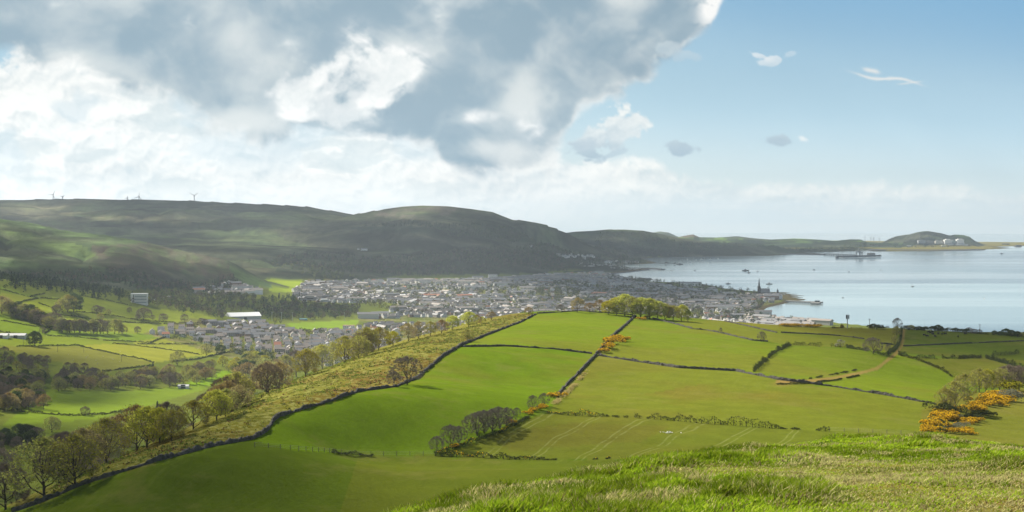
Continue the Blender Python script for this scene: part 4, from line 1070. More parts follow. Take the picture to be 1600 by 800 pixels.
def plant(kind, x, y, z, h, label, group=None, wide=1.0):
    pr = PR[kind][trng.integers(len(PR[kind]))]
    s = h / pr[2]
    o = empty(KINDN[kind], (x, y, z - 0.1), trng.random() * 0.9 - 0.45 if kind in ('thorn',) else trng.random() * 6.28, (s * wide, s * wide, s))
    tag(o, label, 'bush' if 'bush' in KINDN[kind] else 'tree', group)
    small_ = 'bush' in KINDN[kind]
    a = bpy.data.objects.new('stem' if small_ else 'trunk', pr[0]); b = bpy.data.objects.new('foliage' if small_ else 'crown', pr[1])
    link(a, o); link(b, o); PLACED.append((x, y, h))
    return o
def plant_px(kind, px, py, hpx, label, group=None, wide=1.0, ymin=150.0):
    h = hpos(px, py, ymin)
    if h is None: return None
    x, y, z = h
    return plant(kind, x, y, z, hpx * y / FPX, label, group, wide)

# --- the row of trees along the top of the slope, one by one from the low end
ROW = [
 ('mid', 70, 779, 92, 1.15, 'large spreading olive-green tree beside the stone wall, lowest of the ridge row'),
 ('bare', 8, 797, 70, 1.1, 'dark bare tree in the very corner below the ridge row'),
 ('bare', -8, 770, 70, 1.1, 'dark bare tree cut by the frame edge below the ridge row'),
 ('mid', 118, 762, 80, 1.05, 'olive tree just up the row from the largest wall-side tree'),
 ('gold', 153, 722, 56, 1.15, 'yellow-tipped tree between the olive trees and a thin bare tree'),
 ('bare', 183, 710, 48, 0.9, 'thin bare tree left of the big bright green round tree'),
 ('mid', 194, 706, 42, 1.0, 'small olive tree tucked against the big bright green round tree'),
 ('gold', 230, 699, 61, 1.15, 'big round bright green tree with dark forked trunk, brightest of the ridge row'),
 ('gold', 250, 693, 54, 0.9, 'yellow-green tree touching the big round bright green one'),
 ('mid', 268, 689, 48, 0.95, 'tree with a dark upright trunk at the foot of the brown bracken bank'),
 ('mid', 302, 671, 44, 1.15, 'greyish olive tree on the bracken bank left of the dense green tree'),
 ('gold', 339, 657, 46, 1.1, 'dense leafy green tree at the top of the bracken bank'),
 ('mid', 352, 651, 42, 1.1, 'pale olive tree leaning out behind the dense green tree'),
 ('rust', 374, 641, 38, 1.1, 'reddish brown tree where the row turns uphill'),
 ('rust', 388, 612, 44, 1.15, 'broad red-brown tree at the shoulder of the ridge row'),
 ('mid', 414, 606, 44, 1.0, 'olive-gold tree just above the broad red-brown one'),
 ('rust', 432, 598, 36, 0.9, 'small brown tree in the close-set part of the row'),
 ('mid', 446, 594, 38, 0.9, 'olive tree with a clear black trunk in the close-set part of the row'),
 ('bare', 463, 589, 40, 0.85, 'upright bare brown tree in the close-set part of the row'),
 ('mid', 480, 584, 38, 0.85, 'small olive tree halfway up the ridge row'),
 ('gold', 503, 577, 37, 1.0, 'yellow-green tree halfway up the ridge row'),
 ('mid', 520, 571, 35, 0.95, 'olive tree with twin stems halfway up the ridge row'),
 ('gold', 545, 562, 27, 1.25, 'round olive-green tree standing against the town houses'),
 ('gold', 572, 552, 24, 0.9, 'small bright yellow-green tree in front of the town houses'),
 ('mid', 592, 547, 34, 1.15, 'wide brown-green dome tree in front of the town houses'),
 ('gold', 614, 540, 22, 1.1, 'low yellow-green tree right of the wide brown-green dome'),
 ('rust', 638, 533, 27, 1.05, 'first of two brown domed trees near the ridge top'),
 ('rust', 654, 529, 26, 1.0, 'second of two brown domed trees near the ridge top'),
 ('mid', 673, 525, 22, 0.9, 'thin olive tree right of the two brown domes'),
 ('rust', 690, 521, 21, 1.05, 'grey-brown tree near the ridge top left of two yellow trees'),
 ('gold', 707, 516, 22, 0.95, 'yellow tree left of the brightest yellow dome on the ridge'),
 ('gold', 732, 511, 23, 1.15, 'brightest yellow dome tree near the ridge top'),
 ('rust', 745, 507, 15, 1.0, 'small brown tree beside the bright yellow dome'),
 ('gold', 753, 505, 10, 1.3, 'low golden bush-like tree beside the bright yellow dome'),
 ('rust', 768, 500, 13, 1.2, 'small brown tree last before the crest field'),
 ('rust', 826, 491, 11, 1.3, 'low brown tree where the long wall meets the crest'),
 ('thorn', 877, 489, 14, 1.0, 'small bare dark tree on the crest wall'),
 ('rust', 902, 488, 20, 1.0, 'rust-brown tree on the crest left of the golden clump'),
 ('rust', 921, 488, 13, 1.1, 'low purple-brown tree between the rust-brown tree and golden clump'),
 ('rust', 937, 488, 17, 0.95, 'purple-brown tree touching the golden clump'),
 ('gold', 951, 490, 19, 1.1, 'golden tree at the low end of the crest clump'),
 ('gold', 963, 491, 24, 1.0, 'second golden tree of the crest clump'),
 ('gold', 976, 492, 29, 1.1, 'tallest golden tree of the crest clump'),
 ('mid', 988, 494, 27, 1.0, 'brownish gold tree right of the tallest in the crest clump'),
 ('gold', 1001, 495, 27, 1.1, 'broad golden tree in the middle of the crest clump'),
 ('gold', 1015, 496, 27, 1.0, 'bright-topped golden tree near the middle of the crest clump'),
 ('gold', 1028, 497, 24, 1.1, 'golden tree right of the middle of the crest clump'),
 ('mid', 1039, 498, 22, 1.0, 'brown-gold tree towards the seaward end of the crest clump'),
 ('mid', 1052, 499, 20, 1.1, 'dull brown tree towards the seaward end of the crest clump'),
 ('gold', 1065, 500, 22, 0.9, 'yellow-edged tree near the seaward end of the crest clump'),
 ('gold', 1075, 501, 15, 0.9, 'small last tree at the seaward end of the crest clump'),
]
for kd, px, py, hp, wd, lb in ROW:
    plant_px(kd, px, py + (1.5 if px > 940 else 0), hp * (1.15 if px > 880 else 1.02), lb, 'trees along the ridge', wd)
# --- single trees and thorns out in the fields
FIELDT = [
 ('thorn', 637, 601, 46, 1.25, 'large dark bare thorn tree against the long stone wall'), ('thorn', 616, 604, 25, 1.0, 'small reddish thorn tree beside the large dark one at the wall'),
 ('mid', 730, 534, 19, 1.2, 'lone small tree by the wall high on the rough strip'),
 ('thorn', 683, 706, 26, 1.0, 'smallest bare thorn at the low end of the field hedge'), ('thorn', 705, 698, 36, 1.05, 'bare thorn with a pale twiggy crown next to the smallest one'), ('thorn', 718, 692, 28, 1.0, 'bare thorn beside a rusty bush at the field hedge'),
 ('thorn', 746, 681, 38, 1.2, 'first of the tight group of dark thorns in the field hedge'), ('thorn', 757, 677, 38, 1.1, 'second of the tight group of dark thorns'), ('thorn', 769, 674, 37, 1.1, 'middle one of the tight group of dark thorns'),
 ('thorn', 781, 670, 36, 1.1, 'fourth of the tight group of dark thorns'), ('thorn', 791, 665, 30, 1.1, 'uppermost of the tight group of dark thorns'),
 ('thorn', 808, 650, 14, 1.1, 'low bare thorn between the thorn group and the gorse bank'), ('thorn', 833, 640, 24, 0.8, 'bare thorn standing above the gorse bank'), ('thorn', 851, 634, 21, 0.9, 'bare thorn at the upper end of the gorse bank'),
 ('thorn', 1126, 521, 10, 0.6, 'tiny stick-like thorn on the upper field wall'), ('thorn', 1190, 534, 17, 0.9, 'small bare thorn at the wall above the right upper field'),
 ('white', 1313, 543, 13, 1.2, 'small pale blossoming tree behind the domed field'), ('thorn', 1365, 553, 27, 1.25, 'round dark bare tree at the top of the domed field'), ('thorn', 1388, 550, 13, 0.8, 'small bare thorn left of the farm track'),
 ('thorn', 1403, 514, 18, 0.9, 'thin bare tree standing against the sea at the top of the farm track'), ('mid', 1401, 527, 17, 0.9, 'narrow green tree beside the top of the farm track'), ('mid', 1398, 539, 15, 0.9, 'low green tree beside the bend of the farm track'),
 ('mid', 1492, 640, 44, 1.0, 'big round bare-sided tree with yellow top above the gorse'), ('mid', 1476, 642, 36, 0.9, 'grey bushy tree at the end of the long field wall'), ('mid', 1506, 626, 42, 0.9, 'yellow-rimmed tree behind the big round one'),
 ('mid', 1530, 613, 37, 0.95, 'tall tree with clear stems in the right-hand grove'), ('gold', 1541, 613, 36, 0.8, 'second clear-stemmed tree in the right-hand grove'), ('mid', 1553, 613, 34, 0.8, 'slim tree in the middle of the right-hand grove'),
 ('mid', 1562, 612, 36, 0.9, 'slim brown tree right of the middle in the right-hand grove'), ('bare', 1576, 611, 40, 1.1, 'broad bare brown tree in the right-hand grove'), ('bare', 1592, 610, 38, 1.0, 'bare brown tree at the frame edge in the right-hand grove'), ('bare', 1608, 610, 38, 1.0, 'bare brown tree cut off by the frame edge in the right-hand grove'),
 ('greenbush', 1579, 614, 20, 1.3, 'bright green bush under the bare trees of the grove'), ('pale', 1582, 627, 18, 1.2, 'pale grey-green round bush among the gorse'), ('bush', 1480, 646, 16, 1.3, 'dark scrubby bush at the foot of the big round tree'),
]
for kd, px, py, hp, wd, lb in FIELDT:
    plant_px(kd, px, py, hp, lb, None, wd)
# small trees and bushes along the far edge of the pasture, above the sea
for i, (px, py, hp, kd) in enumerate([(1368,513,8,'bush'),(1378,513,5,'bush'),(1418,513,6,'bush'),(1424,514,8,'mid'),(1432,514,6,'bush'),(1444,515,6,'bush'),(1456,516,8,'bush'),(1466,517,11,'dark'),(1476,517,6,'bush'),(1492,517,6,'bush'),(1505,519,7,'bush'),(1514,519,9,'bare'),
      (1522,520,8,'bare'),(1530,520,7,'bare'),(1554,522,7,'dark'),(1562,523,7,'dark'),(1572,524,12,'dark'),(1580,525,11,'dark'),(1590,526,10,'dark'),(1600,527,10,'mid')]):
    plant_px(kd, px, py + 1.5, hp, 'small dark tree or bush on the far edge of the pasture above the sea', 'trees and bushes above the sea', 1.3)

# ------------------------------------------------------------------ valley trees
def vt(lst, group):
    for kd, px, py, hp, wd, lb in lst: plant_px(kd, px, py, hp, lb, group, wd, 900.0)
vt([('mid', 97, 489, 22, 1.1, 'lowest of the three big field trees in the valley'), ('mid', 106, 488, 27, 1.1, 'middle one of the three big field trees in the valley'), ('dark', 115, 488, 29, 1.05, 'tallest of the three big field trees in the valley'),
    ('bare', 88, 490, 14, 1.0, 'small tree at the hedge beside the three big field trees'), ('rust', 3, 490, 27, 1.2, 'large brown tree at the frame edge above the valley tree belt'),
    ('bare', 151, 490, 13, 1.1, 'left one of a pair of round valley trees'), ('bare', 158, 490, 11, 1.1, 'right one of a pair of round valley trees'), ('mid', 170, 493, 10, 1.0, 'pale small tree right of the pair of round valley trees'),
    ('mid', 157, 502, 13, 0.9, 'tree on the lower hedge under the pair of round trees'), ('bare', 225, 500, 19, 1.25, 'wide bare tree below the white tower block'), ('bare', 202, 489, 9, 0.9, 'tiny bare tree left of the wide bare one'),
    ('bare', 215, 500, 9, 0.9, 'small bare tree leaning by the wide bare one'), ('bare', 255, 503, 13, 1.2, 'round dark tree in the field below the wood'), ('bare', 288, 503, 12, 1.1, 'dark tree near the hedge left of the houses'), ('bare', 239, 500, 8, 0.9, 'small bare tree between the wide bare tree and round dark one'),
    ('bare', 314, 506, 9, 1.2, 'low bare tree at the hedge corner by the houses'), ('bare', 320, 507, 9, 1.0, 'second low bare tree at the hedge corner by the houses'),
    ('dark', 54, 541, 23, 1.0, 'dense dark tree at the end of the long farm shed'), ('bare', 66, 521, 10, 1.0, 'bare tree in the hedge above the farm shed'), ('bare', 70, 522, 9, 1.0, 'low bare tree in the hedge right of the farm shed'),
    ('mid', 322, 556, 19, 1.1, 'pale round tree on the road below the houses'), ('dark', 345, 554, 15, 1.1, 'dark round tree on the road below the houses'), ('mid', 277, 571, 22, 1.1, 'pale spreading tree at the road above the long wood'),
    ('fir', 239, 573, 9, 1.1, 'small dark conifer at the roadside corner'), ('bare', 133, 649, 14, 1.1, 'lone bare tree in the dark lower valley field'), ('mid', 81, 676, 25, 1.1, 'lone rounded olive tree in the dark lower valley field'),
    ('fir', 246, 648, 22, 1.0, 'lone dark conifer standing up out of the brown copse'), ('gold', 228, 474, 11, 1.2, 'round yellow-green tree right behind the white tower block'), ('bare', 215, 521, 11, 1.0, 'bare tree at the end of the first row of houses'), ('bare', 190, 521, 9, 1.0, 'small bare tree left of the first row of houses')], None)
for i in range(15):
    t = i / 14; px = 14 + 68 * t + trng.normal() * 1.5; py = 491 + 21 * t + trng.normal() * 1.5
    plant_px(('bare', 'mid', 'bare', 'dark')[i % 4], px, py, 17 + trng.random() * 7, 'bushy tree in the tree belt slanting down the valley fields', 'tree belt across the valley fields', 1.15, 900)
for i in range(14):
    px = 91 + i * 5 + trng.normal() * 1.2; plant_px(('tall', 'bare', 'tall')[i % 3], px, 519 + i * 0.25, 17 + trng.random() * 7, 'slender tree in the row along the valley hedge', 'row of slender valley trees', 1.2, 900)
for px in (163, 169, 178, 185): plant_px('tall', px + trng.normal(), 521.5, 19 + trng.random() * 4, 'thin upright tree near the open end of the valley row', 'thin trees at the end of the valley row', 1.0, 900)
plant_px('mid', 191, 522, 15, 'dense triangular tree closing the valley row', None, 1.1, 900)

# woods: sampled on the ground; the nearer trees are individuals, the rest one mass
WOODS = [
 ('wood at the valley bottom by the frame edge', [(-30,602),(60,612),(68,640),(-30,655)], 13, 60, ('bare','mid','dark','rust'), 1),
 ('long wood beside the valley road', [(60,613),(130,600),(250,586),(330,578),(335,598),(305,602),(200,610),(70,613)], 12, 75, ('bare','mid','rust','mid','bare'), 1),
 ('tree strip crossing the dark valley field', [(-30,548),(150,585),(160,600),(130,604),(-30,568)], 10, 60, ('bare','bare','mid'), 1),
 ('dark wood under the tree strip', [(-30,572),(130,604),(60,611),(-30,600)], 10, 60, ('dark','mid','bare'), 1),
 ('wood between the road and the ridge', [(330,576),(410,560),(420,590),(375,583),(345,581)], 12, 45, ('mid','dark','gold'), 1),
 ('dark copse at the lower frame edge', [(-30,692),(56,682),(62,700),(-30,712)], 11, 30, ('bare','dark'), 1),
 ('conifer', [(-60,448),(50,458),(120,462),(200,477),(214,474),(170,455),(100,440),(-60,425)], 13, 480, ('fir','fir','dark'), 0),
 ('x', [(180,474),(240,479),(285,492),(350,500),(352,490),(400,484),(400,466),(300,452),(240,455),(232,470),(205,473)], 12, 420, ('bare','mid','dark'), 0),
 ('x', [(395,482),(470,476),(562,480),(556,498),(440,501),(405,499)], 12, 330, ('bare','dark','mid'), 0),
 ('x', [(405,470),(470,462),(475,474),(400,480)], 11, 60, ('fir','dark'), 0),
 ('x', [(425,413),(520,424),(560,436),(490,437),(440,420)], 12, 110, ('dark','mid'), 0),
 ('x', [(520,428),(860,425),(930,415),(1000,411),(985,405),(940,398),(800,392),(640,402),(480,396),(430,404)], 13, 3600, ('fir','dark','bare'), 0),
 ('x', [(380,410),(430,404),(440,412),(400,410)], 10, 25, ('dark',), 0),
 ('x', [(950,431),(985,434),(1005,438),(1100,447),(1180,457),(1180,462),(1080,452),(990,445),(940,438)], 12, 200, ('dark','bare'), 0),
 ('x', [(860,440),(1000,446),(1100,453),(1190,460),(1195,478),(1170,500),(1000,500),(880,480),(840,455)], 11, 1300, ('dark','bare','dark','mid'), 0),
 ('x', [(1150,460),(1200,478),(1190,492),(1240,500),(1180,508),(1100,480),(1080,462)], 10, 130, ('dark','mid','bare'), 0),
 ('x', [(880,402),(1000,410),(1020,410),(1000,404),(930,396)], 12, 130, ('dark','fir'), 0),
 ('x', [(1100,388),(1340,386),(1340,391),(1100,398)], 11, 420, ('dark','fir'), 0),
 ('x', [(1378,384),(1420,372),(1500,372),(1540,383),(1500,386),(1400,387)], 10, 260, ('dark','bare'), 0),
 ('x', [(1100,381),(1350,380),(1370,384),(1340,388),(1100,390)], 11, 350, ('dark','mid'), 0),
 ('x', [(930,365),(1100,382),(1100,398),(1000,400),(930,390)], 12, 900, ('dark','fir','bare'), 0),
 ('x', [(560,356),(700,352),(860,372),(800,384),(700,370)], 12, 900, ('fir','dark'), 0),
 ('x', [(1360,386),(1380,385),(1420,380),(1380,382)], 11, 40, ('dark',), 0),
 ('x', [(330,460),(400,462),(400,470),(330,468)], 10, 40, ('dark','mid'), 0),
 ('x', [(200,520),(226,522),(300,528),(380,540),(480,570),(430,580),(380,560),(300,536)], 8, 90, ('mid','gold','dark'), 0),
 ('x', [(0,430),(60,436),(200,452),(330,455),(380,450),(360,430),(250,440),(100,425)], 11, 420, ('dark','bare','fir'), 0),
 ('x', [(456,455),(640,445),(900,440),(1100,470),(1100,500),(820,505),(600,545),(500,560),(380,545),(330,520),(420,505),(620,490)], 10, 3600, ('dark','mid','bare','gold'), 0),
]
def to_world_poly(poly): 
    out = []
    for a, b in poly:
        h = hit(a, b, 900.0)
        out.append((h[0], h[1]) if h and region_at(h[0], h[1]) != 2 else sea_xy(a, max(b, 390), 14 if b > 440 else 0))
    return out
def sample_poly(wp, n, rng):
    a = np.array(wp); lo = a.min(0); hi = a.max(0); res = []
    while len(res) < n:
        p = lo + rng.random((n * 3, 2)) * (hi - lo)
        res += p[in_poly(p[:, 0], p[:, 1], wp)].tolist()
    return np.array(res[:n])
SCOL = dict(fir=(0.022, 0.040, 0.018), dark=(0.050, 0.075, 0.024), mid=(0.115, 0.125, 0.036), bare=(0.085, 0.070, 0.045), gold=(0.18, 0.19, 0.03), rust=(0.14, 0.10, 0.045))
M_mass = vcol_leaf('far_leaf', 0.3, 0.7)
mass = []     # x, y, z, h, r, kind
for nm, poly, h, n, kinds, indiv in WOODS:
    wp = to_world_poly(poly)
    pts = sample_poly(wp, n, trng)
    for x, y in pts:
        kd = kinds[trng.integers(len(kinds))]; hh = h * (0.7 + 0.5 * trng.random()); z = G(x, y)
        if z < 1.0: continue
        if not indiv:
            qx, qy = project(x, y, z)
            if in_poly(qx, qy, [(440,502),(560,497),(700,496),(800,498),(800,508),(600,510),(548,518),(450,519)]) : continue
            if y < 3200 and qx > 225 and n == 3600 and trng.random() < .7: continue
            if in_poly(qx, qy, [(885,418),(940,414),(1010,419),(1000,426),(890,428)]): continue
        if indiv: plant(kd, x, y, z, hh, ('bare brown tree' if kd == 'bare' else 'rusty brown tree' if kd == 'rust' else 'dark green tree' if kd == 'dark' else 'pale green tree') + ' in the ' + nm, nm + (', bare' if kd == 'bare' else ', rusty' if kd == 'rust' else ', dark' if kd == 'dark' else ', green'), 1.0)
        else: mass.append((x, y, z, hh, hh * (0.22 if kd == 'fir' else 0.40), kd))
# copse at the foot of the slope, seen just over the ridge row
for i in range(95):
    px = 95 + 260 * trng.random(); y = 1000 + 260 * trng.random() - (px - 95) * 0.15
    s_, _ = px_dir(px, 600); x = float(s_) * y; z = G(x, y)
    ppx, ppy = project(x, y, z)
    lim = np.interp(px, [95, 150, 200, 300, 350], [705, 690, 655, 628, 610])
    if ppy < lim: continue
    kd = ('bare', 'bare', 'rust', 'mid')[trng.integers(4)]
    plant(kd, x, y, z, 10 + 3 * trng.random(), ('bare brown' if kd == 'bare' else 'rusty brown' if kd == 'rust' else 'pale green') + ' tree in the brown copse below the ridge row', 'brown copse below the ridge, ' + ('bare' if kd == 'bare' else 'rusty' if kd == 'rust' else 'green'))
# bare trees on the slope just behind the ridge row
for i in range(22):
    t = trng.random(); px = 60 + 520 * t
    ye = np.interp(px, [0, 70, 150, 225, 330, 450, 560, 640], [282, 303, 338, 368, 435, 515, 615, 702]) + 7 + 14 * trng.random()
    s_, _ = px_dir(px, 650); x = float(s_) * ye
    plant(('bare', 'mid', 'rust')[i % 3], x, ye, G(x, ye), 9 + 3 * trng.random(), ('bare grey-brown', 'olive half-leafed', 'rusty half-leafed')[i % 3] + ' tree on the slope just behind the ridge row', ('bare', 'olive', 'rusty')[i % 3] + ' trees behind the ridge row')
def tree_mass(name, items, per=46, label=None):
    it = items; n = len(it); rng = np.random.default_rng(5)
    P = np.array([[a[0], a[1], a[2]] for a in it]); H_ = np.array([a[3] for a in it]); R_ = np.array([a[4] for a in it]); fir = np.array([a[5] == 'fir' for a in it])
    cc = np.array([SCOL[a[5]] for a in it]) * (0.8 + 0.45 * rng.random((n, 1)))
    d = rng.normal(size=(n, per, 3)); d /= np.linalg.norm(d, axis=2, keepdims=True); rad = 0.55 + 0.5 * rng.random((n, per, 1))
    t = rng.random((n, per)) ** 0.8
    c = P[:, None] + d * rad * np.stack([R_, R_, H_ * 0.38], 1)[:, None] ; c[..., 2] += (H_ * 0.58)[:, None]
    cf = np.stack([np.cos(t * 40) * (1 - t), np.sin(t * 40) * (1 - t), t], 2) * np.stack([R_ * 1.1, R_ * 1.1, H_], 1)[:, None] + P[:, None]
    c = np.where(fir[:, None, None], cf, c)
    v, f = quads(rng, c.reshape(-1, 3), np.repeat(H_ * 0.19, per))
    col = np.repeat(np.repeat(cc, per, 0), 4, 0)
    # trunks
    tb = np.array([[-.2,-.2,-.5],[.2,-.2,-.5],[.2,.2,-.5],[-.2,.2,-.5],[-.1,-.1,1],[.1,-.1,1],[.1,.1,1],[-.1,.1,1]])
    tv = P[:, None] + tb[None] * np.stack([np.ones(n), np.ones(n), H_ * 0.6], 1)[:, None]
    tf = np.array([[0,1,5,4],[1,2,6,5],[2,3,7,6],[3,0,4,7]])[None] + (np.arange(n) * 8)[:, None, None]
    vv = np.concatenate([v, tv.reshape(-1, 3)]); ff = np.concatenate([f, tf.reshape(-1, 4) + len(v)])
    col = np.concatenate([col, np.tile([[0.06, 0.05, 0.04]], (n * 8, 1))])
    o = mobj(name, mesh_np(name, vv, ff, [M_mass], col)); tag(o, label, kind='stuff'); return o
tree_mass('woodland', mass, 44)
# ------------------------------------------------------------------ walls and hedges
M_stone = plain('field_stone', (0.085, 0.080, 0.070), 0.95, 0.1, 0.9, 1.4, bump=0.3)
M_wood = plain('weathered_wood', (0.16, 0.14, 0.115), 0.85, 0.2, 0.3, 4.0)
def resample(pts, step):
    P = np.array(pts, float); L_ = np.concatenate([[0], np.cumsum(np.linalg.norm(P[1:] - P[:-1], axis=1))])
    n = max(2, int(L_[-1] / step)); t = np.linspace(0, L_[-1], n)
    # soften the corners a little
    x = np.interp(t, L_, P[:, 0]); y = np.interp(t, L_, P[:, 1])
    for _ in range(2):
        x[1:-1] = (x[:-2] + 2 * x[1:-1] + x[2:]) / 4; y[1:-1] = (y[:-2] + 2 * y[1:-1] + y[2:]) / 4
    return x, y
def ray_line(pxl, ymin):
    out = []
    for i in range(len(pxl) - 1):
        (a, b), (c, d) = pxl[i], pxl[i + 1]
        n = max(1, int(abs(c - a) / 14 + abs(d - b) / 8))
        for k in range(n):
            h = hit(a + (c - a) * k / n, b + (d - b) * k / n, ymin)
            if h: out.append(h[:2])
    h = hit(*pxl[-1], ymin)
    if h: out.append(h[:2])
    return out
LINES = []
def stone_wall(pxl, label, h=1.25, w=0.75, ymin=150.0, group=None, step=0.55):
    h *= 0.74; w *= 0.78
    x, y = resample(ray_line(pxl, ymin), step)
    rng = np.random.default_rng(len(x)); n = len(x)
    z = ground(x, y); tx_ = np.gradient(x); ty_ = np.gradient(y); l = np.hypot(tx_, ty_) + 1e-9; nx_, ny_ = -ty_ / l, tx_ / l
    hh = h * (0.80 + 0.35 * rng.random(n)) * (1 - 0.5 * sstep(.6, .68, fbm(x / 7, y / 7, 3, 500))) * (0.85 + .5 * (fbm(x / 3, y / 3, 2, 501) - .5))
    rows = []
    for off, zz_ in ((-0.5, -0.4), (-0.47, 0.5), (-0.30, 1.0), (0.30, 1.0), (0.47, 0.5), (0.5, -0.4)):
        j = rng.normal(size=n) * 0.09
        rows.append(np.stack([x + nx_ * (off * w + j), y + ny_ * (off * w + j), z + (zz_ * hh if zz_ > 0 else zz_) + rng.normal(size=n) * 0.08 * (zz_ > 0)], 1))
    v = np.stack(rows, 1).reshape(-1, 3); k = 6
    f = np.array([[i * k + j, (i + 1) * k + j, (i + 1) * k + j + 1, i * k + j + 1] for i in range(n - 1) for j in range(5)])
    LINES.append((x, y))
    return tag(mobj('stone_wall', mesh_np('stone_wall', v, f, [M_stone])), label, 'stone wall', group)
def hedge(pxl, label, h=1.7, w=1.6, ymin=150.0, gap=0.25, dens=26, ls=0.32, name='hedge', flower=0.0, lumpy=0.6, group=None, mat=None):
    x, y = resample(ray_line(pxl, ymin), 0.6)
    rng = np.random.default_rng(len(x) + 3)
    g = fbm(x / 5.5, y / 5.5, 3, 510) ; keep = g > 0.36 + (gap - 0.25) * 0.5
    hs = h * (1 + lumpy * (fbm(x / 2.6, y / 2.6, 3, 511) - 0.5) * 2.4) * np.clip((g - 0.30) * 5, 0.35, 1)
    x, y, hs = x[keep], y[keep], hs[keep]
    z = ground(x, y); n = len(x)
    i = np.repeat(np.arange(n), dens)
    t = rng.random(n * dens) ** 0.7
    c = np.stack([x[i] + rng.normal(size=len(i)) * w * 0.30 * (1.15 - t * 0.5), y[i] + rng.normal(size=len(i)) * w * 0.30 * (1.15 - t * 0.5), z[i] + 0.05 + t * hs[i]], 1)
    m = MB(); fl = (rng.random(len(c)) < flower * (fbm(c[:, 0] / 7, c[:, 1] / 7, 2, 512) > 0.5)) & (t > 0.35)
    v, f = quads(rng, c[~fl], ls); m.add(v, f, 0)
    if fl.any(): v, f = quads(rng, c[fl] + [0, 0, .1], ls); m.add(v, f, 1)
    # woody core
    cz = np.stack([x, y, z], 1)[::3]; 
    for q, h_ in zip(cz, hs[::3]): m.tube(q - [0, 0, .3], q + [rng.normal() * .15, rng.normal() * .15, h_ * 0.75], 0.12, 0.05, 3, 2, False)
    return tag(mobj(name, m.mesh(name, [mat or L_hedge, L_gorse, M_bark])), label, 'hedge', group)
stone_wall([(18,801),(60,787),(130,757),(240,722),(330,698),(395,686),(416,674),(428,656),(436,651),(460,643),(515,627),(560,612),(620,604),(650,592),(672,574),(690,558),(720,540),(770,520),(810,505),(838,491)], 'long dry stone wall climbing between the rough strip and smooth fields', 1.5, 0.9)
stone_wall([(722,542),(790,541),(860,545),(925,553)], 'low stone wall across the hill between the two left fields', 1.1, 0.8)
stone_wall([(993,493),(978,508),(955,527),(932,553)], 'thick stone wall dropping from the crest past the gorse patch', 1.6, 1.1)
stone_wall([(932,554),(905,582),(880,607),(870,621)], 'stone wall running down from the wall crossing towards the gorse bush', 1.3, 0.9)
stone_wall([(936,556),(1000,566),(1060,575),(1150,580),(1220,594),(1300,604),(1380,617),(1462,632)], 'long dark wall slanting down across the right fields', 1.5, 1.0)
stone_wall([(840,490),(905,486),(960,490),(992,493)], 'crest wall in front of the golden trees', 1.1, 0.8)
stone_wall([(1020,498),(1050,505),(1082,514),(1105,516),(1125,520),(1175,532),(1200,534)], 'broken stone wall running seaward from the crest', 1.3, 0.9)
stone_wall([(1132,502),(1165,509),(1200,517),(1214,520)], 'short wall at the far edge of the crest field', 1.2, 0.9)
stone_wall([(1221,520),(1287,523),(1325,526),(1350,530)], 'thin far wall below the sea edge of the pasture', 1.1, 0.9)
stone_wall([(1376,537),(1397,539)], 'stub of wall ending at the farm track', 1.2, 0.9)
stone_wall([(1412,541),(1500,537),(1600,533),(1640,532)], 'thin wall crossing the shaded far field', 1.0, 0.8)
hedge([(1177,582),(1190,570),(1203,558),(1212,551),(1235,540)], 'dense dark hedge climbing beside the domed field', 2.0, 1.6, gap=0.0)
hedge([(1235,540),(1262,540),(1283,542)], 'broken bushy hedge on top of the domed field', 1.8, 1.5, gap=0.35)
hedge([(1299,542),(1318,543),(1350,548),(1372,553),(1386,557)], 'patchy hedge falling from the domed field to the track', 1.6, 1.5, gap=0.35)
hedge([(1388,556),(1400,545),(1407,532),(1408,516)], 'bushy hedge along the upper farm track', 2.0, 1.6, gap=0.1)
hedge([(1404,554),(1425,559),(1462,561)], 'dark hedge leading right from the track junction', 1.7, 1.6, gap=0.15)
hedge([(1472,560),(1498,561),(1512,560),(1533,560)], 'clipped dark hedge in the shaded far field', 1.9, 1.6, gap=0.1)
hedge([(1404,555),(1440,565),(1475,580),(1492,592)], 'row of small hedge bushes curving down towards the grove', 1.4, 1.2, gap=0.1)
hedge([(1541,560),(1570,568),(1600,577),(1630,584)], 'straight dark hedge running off the right side', 2.2, 1.8, gap=-0.2)
hedge([(1550,556),(1575,555),(1592,553)], 'short thick hedge block in the shaded field', 2.2, 1.8, gap=-0.1)
hedge([(856,645),(872,647),(895,649),(920,650)], 'dark part of the lower hedge next to the gorse bank', 1.5, 1.3, gap=0.1, flower=0.1)
hedge([(920,650),(950,651),(980,653)], 'low gorse-flecked part of the lower hedge', 0.9, 1.1, gap=0.2, flower=0.5)
hedge([(993,653),(1020,655),(1050,657),(1090,661),(1150,665),(1200,669),(1294,674)], 'long upright-stemmed hedge across the lower field', 1.6, 0.9, gap=0.12, lumpy=1.0)
hedge([(680,712),(740,714),(800,718),(860,719),(900,719),(952,717)], 'low ragged hedge flecked with gorse at the bottom of the tramlined field', 0.9, 0.9, gap=0.2, flower=0.12, lumpy=0.9)
hedge([(520,708),(550,711),(582,713)], 'dark scrub hedge in the middle of the post fence', 0.8, 0.9, gap=0.1)
hedge([(684,709),(720,697),(760,685),(800,668),(826,652)], 'scrubby hedge line under the thorn trees', 0.9, 1.2, gap=0.2, flower=0.12)
hedge([(866,632),(880,620),(900,600),(918,578)], 'dead bracken and scrub along the falling wall', 0.7, 2.0, gap=0.35, mat=L_rust)
hedge([(1215,601),(1260,600),(1310,594),(1345,587)], 'short rushes on the lower side of the farm track', 0.5, 0.9, gap=0.4)
hedge([(1255,594),(1290,588),(1322,582),(1350,576)], 'scattered rushes on the upper side of the farm track', 0.5, 1.2, gap=0.5)
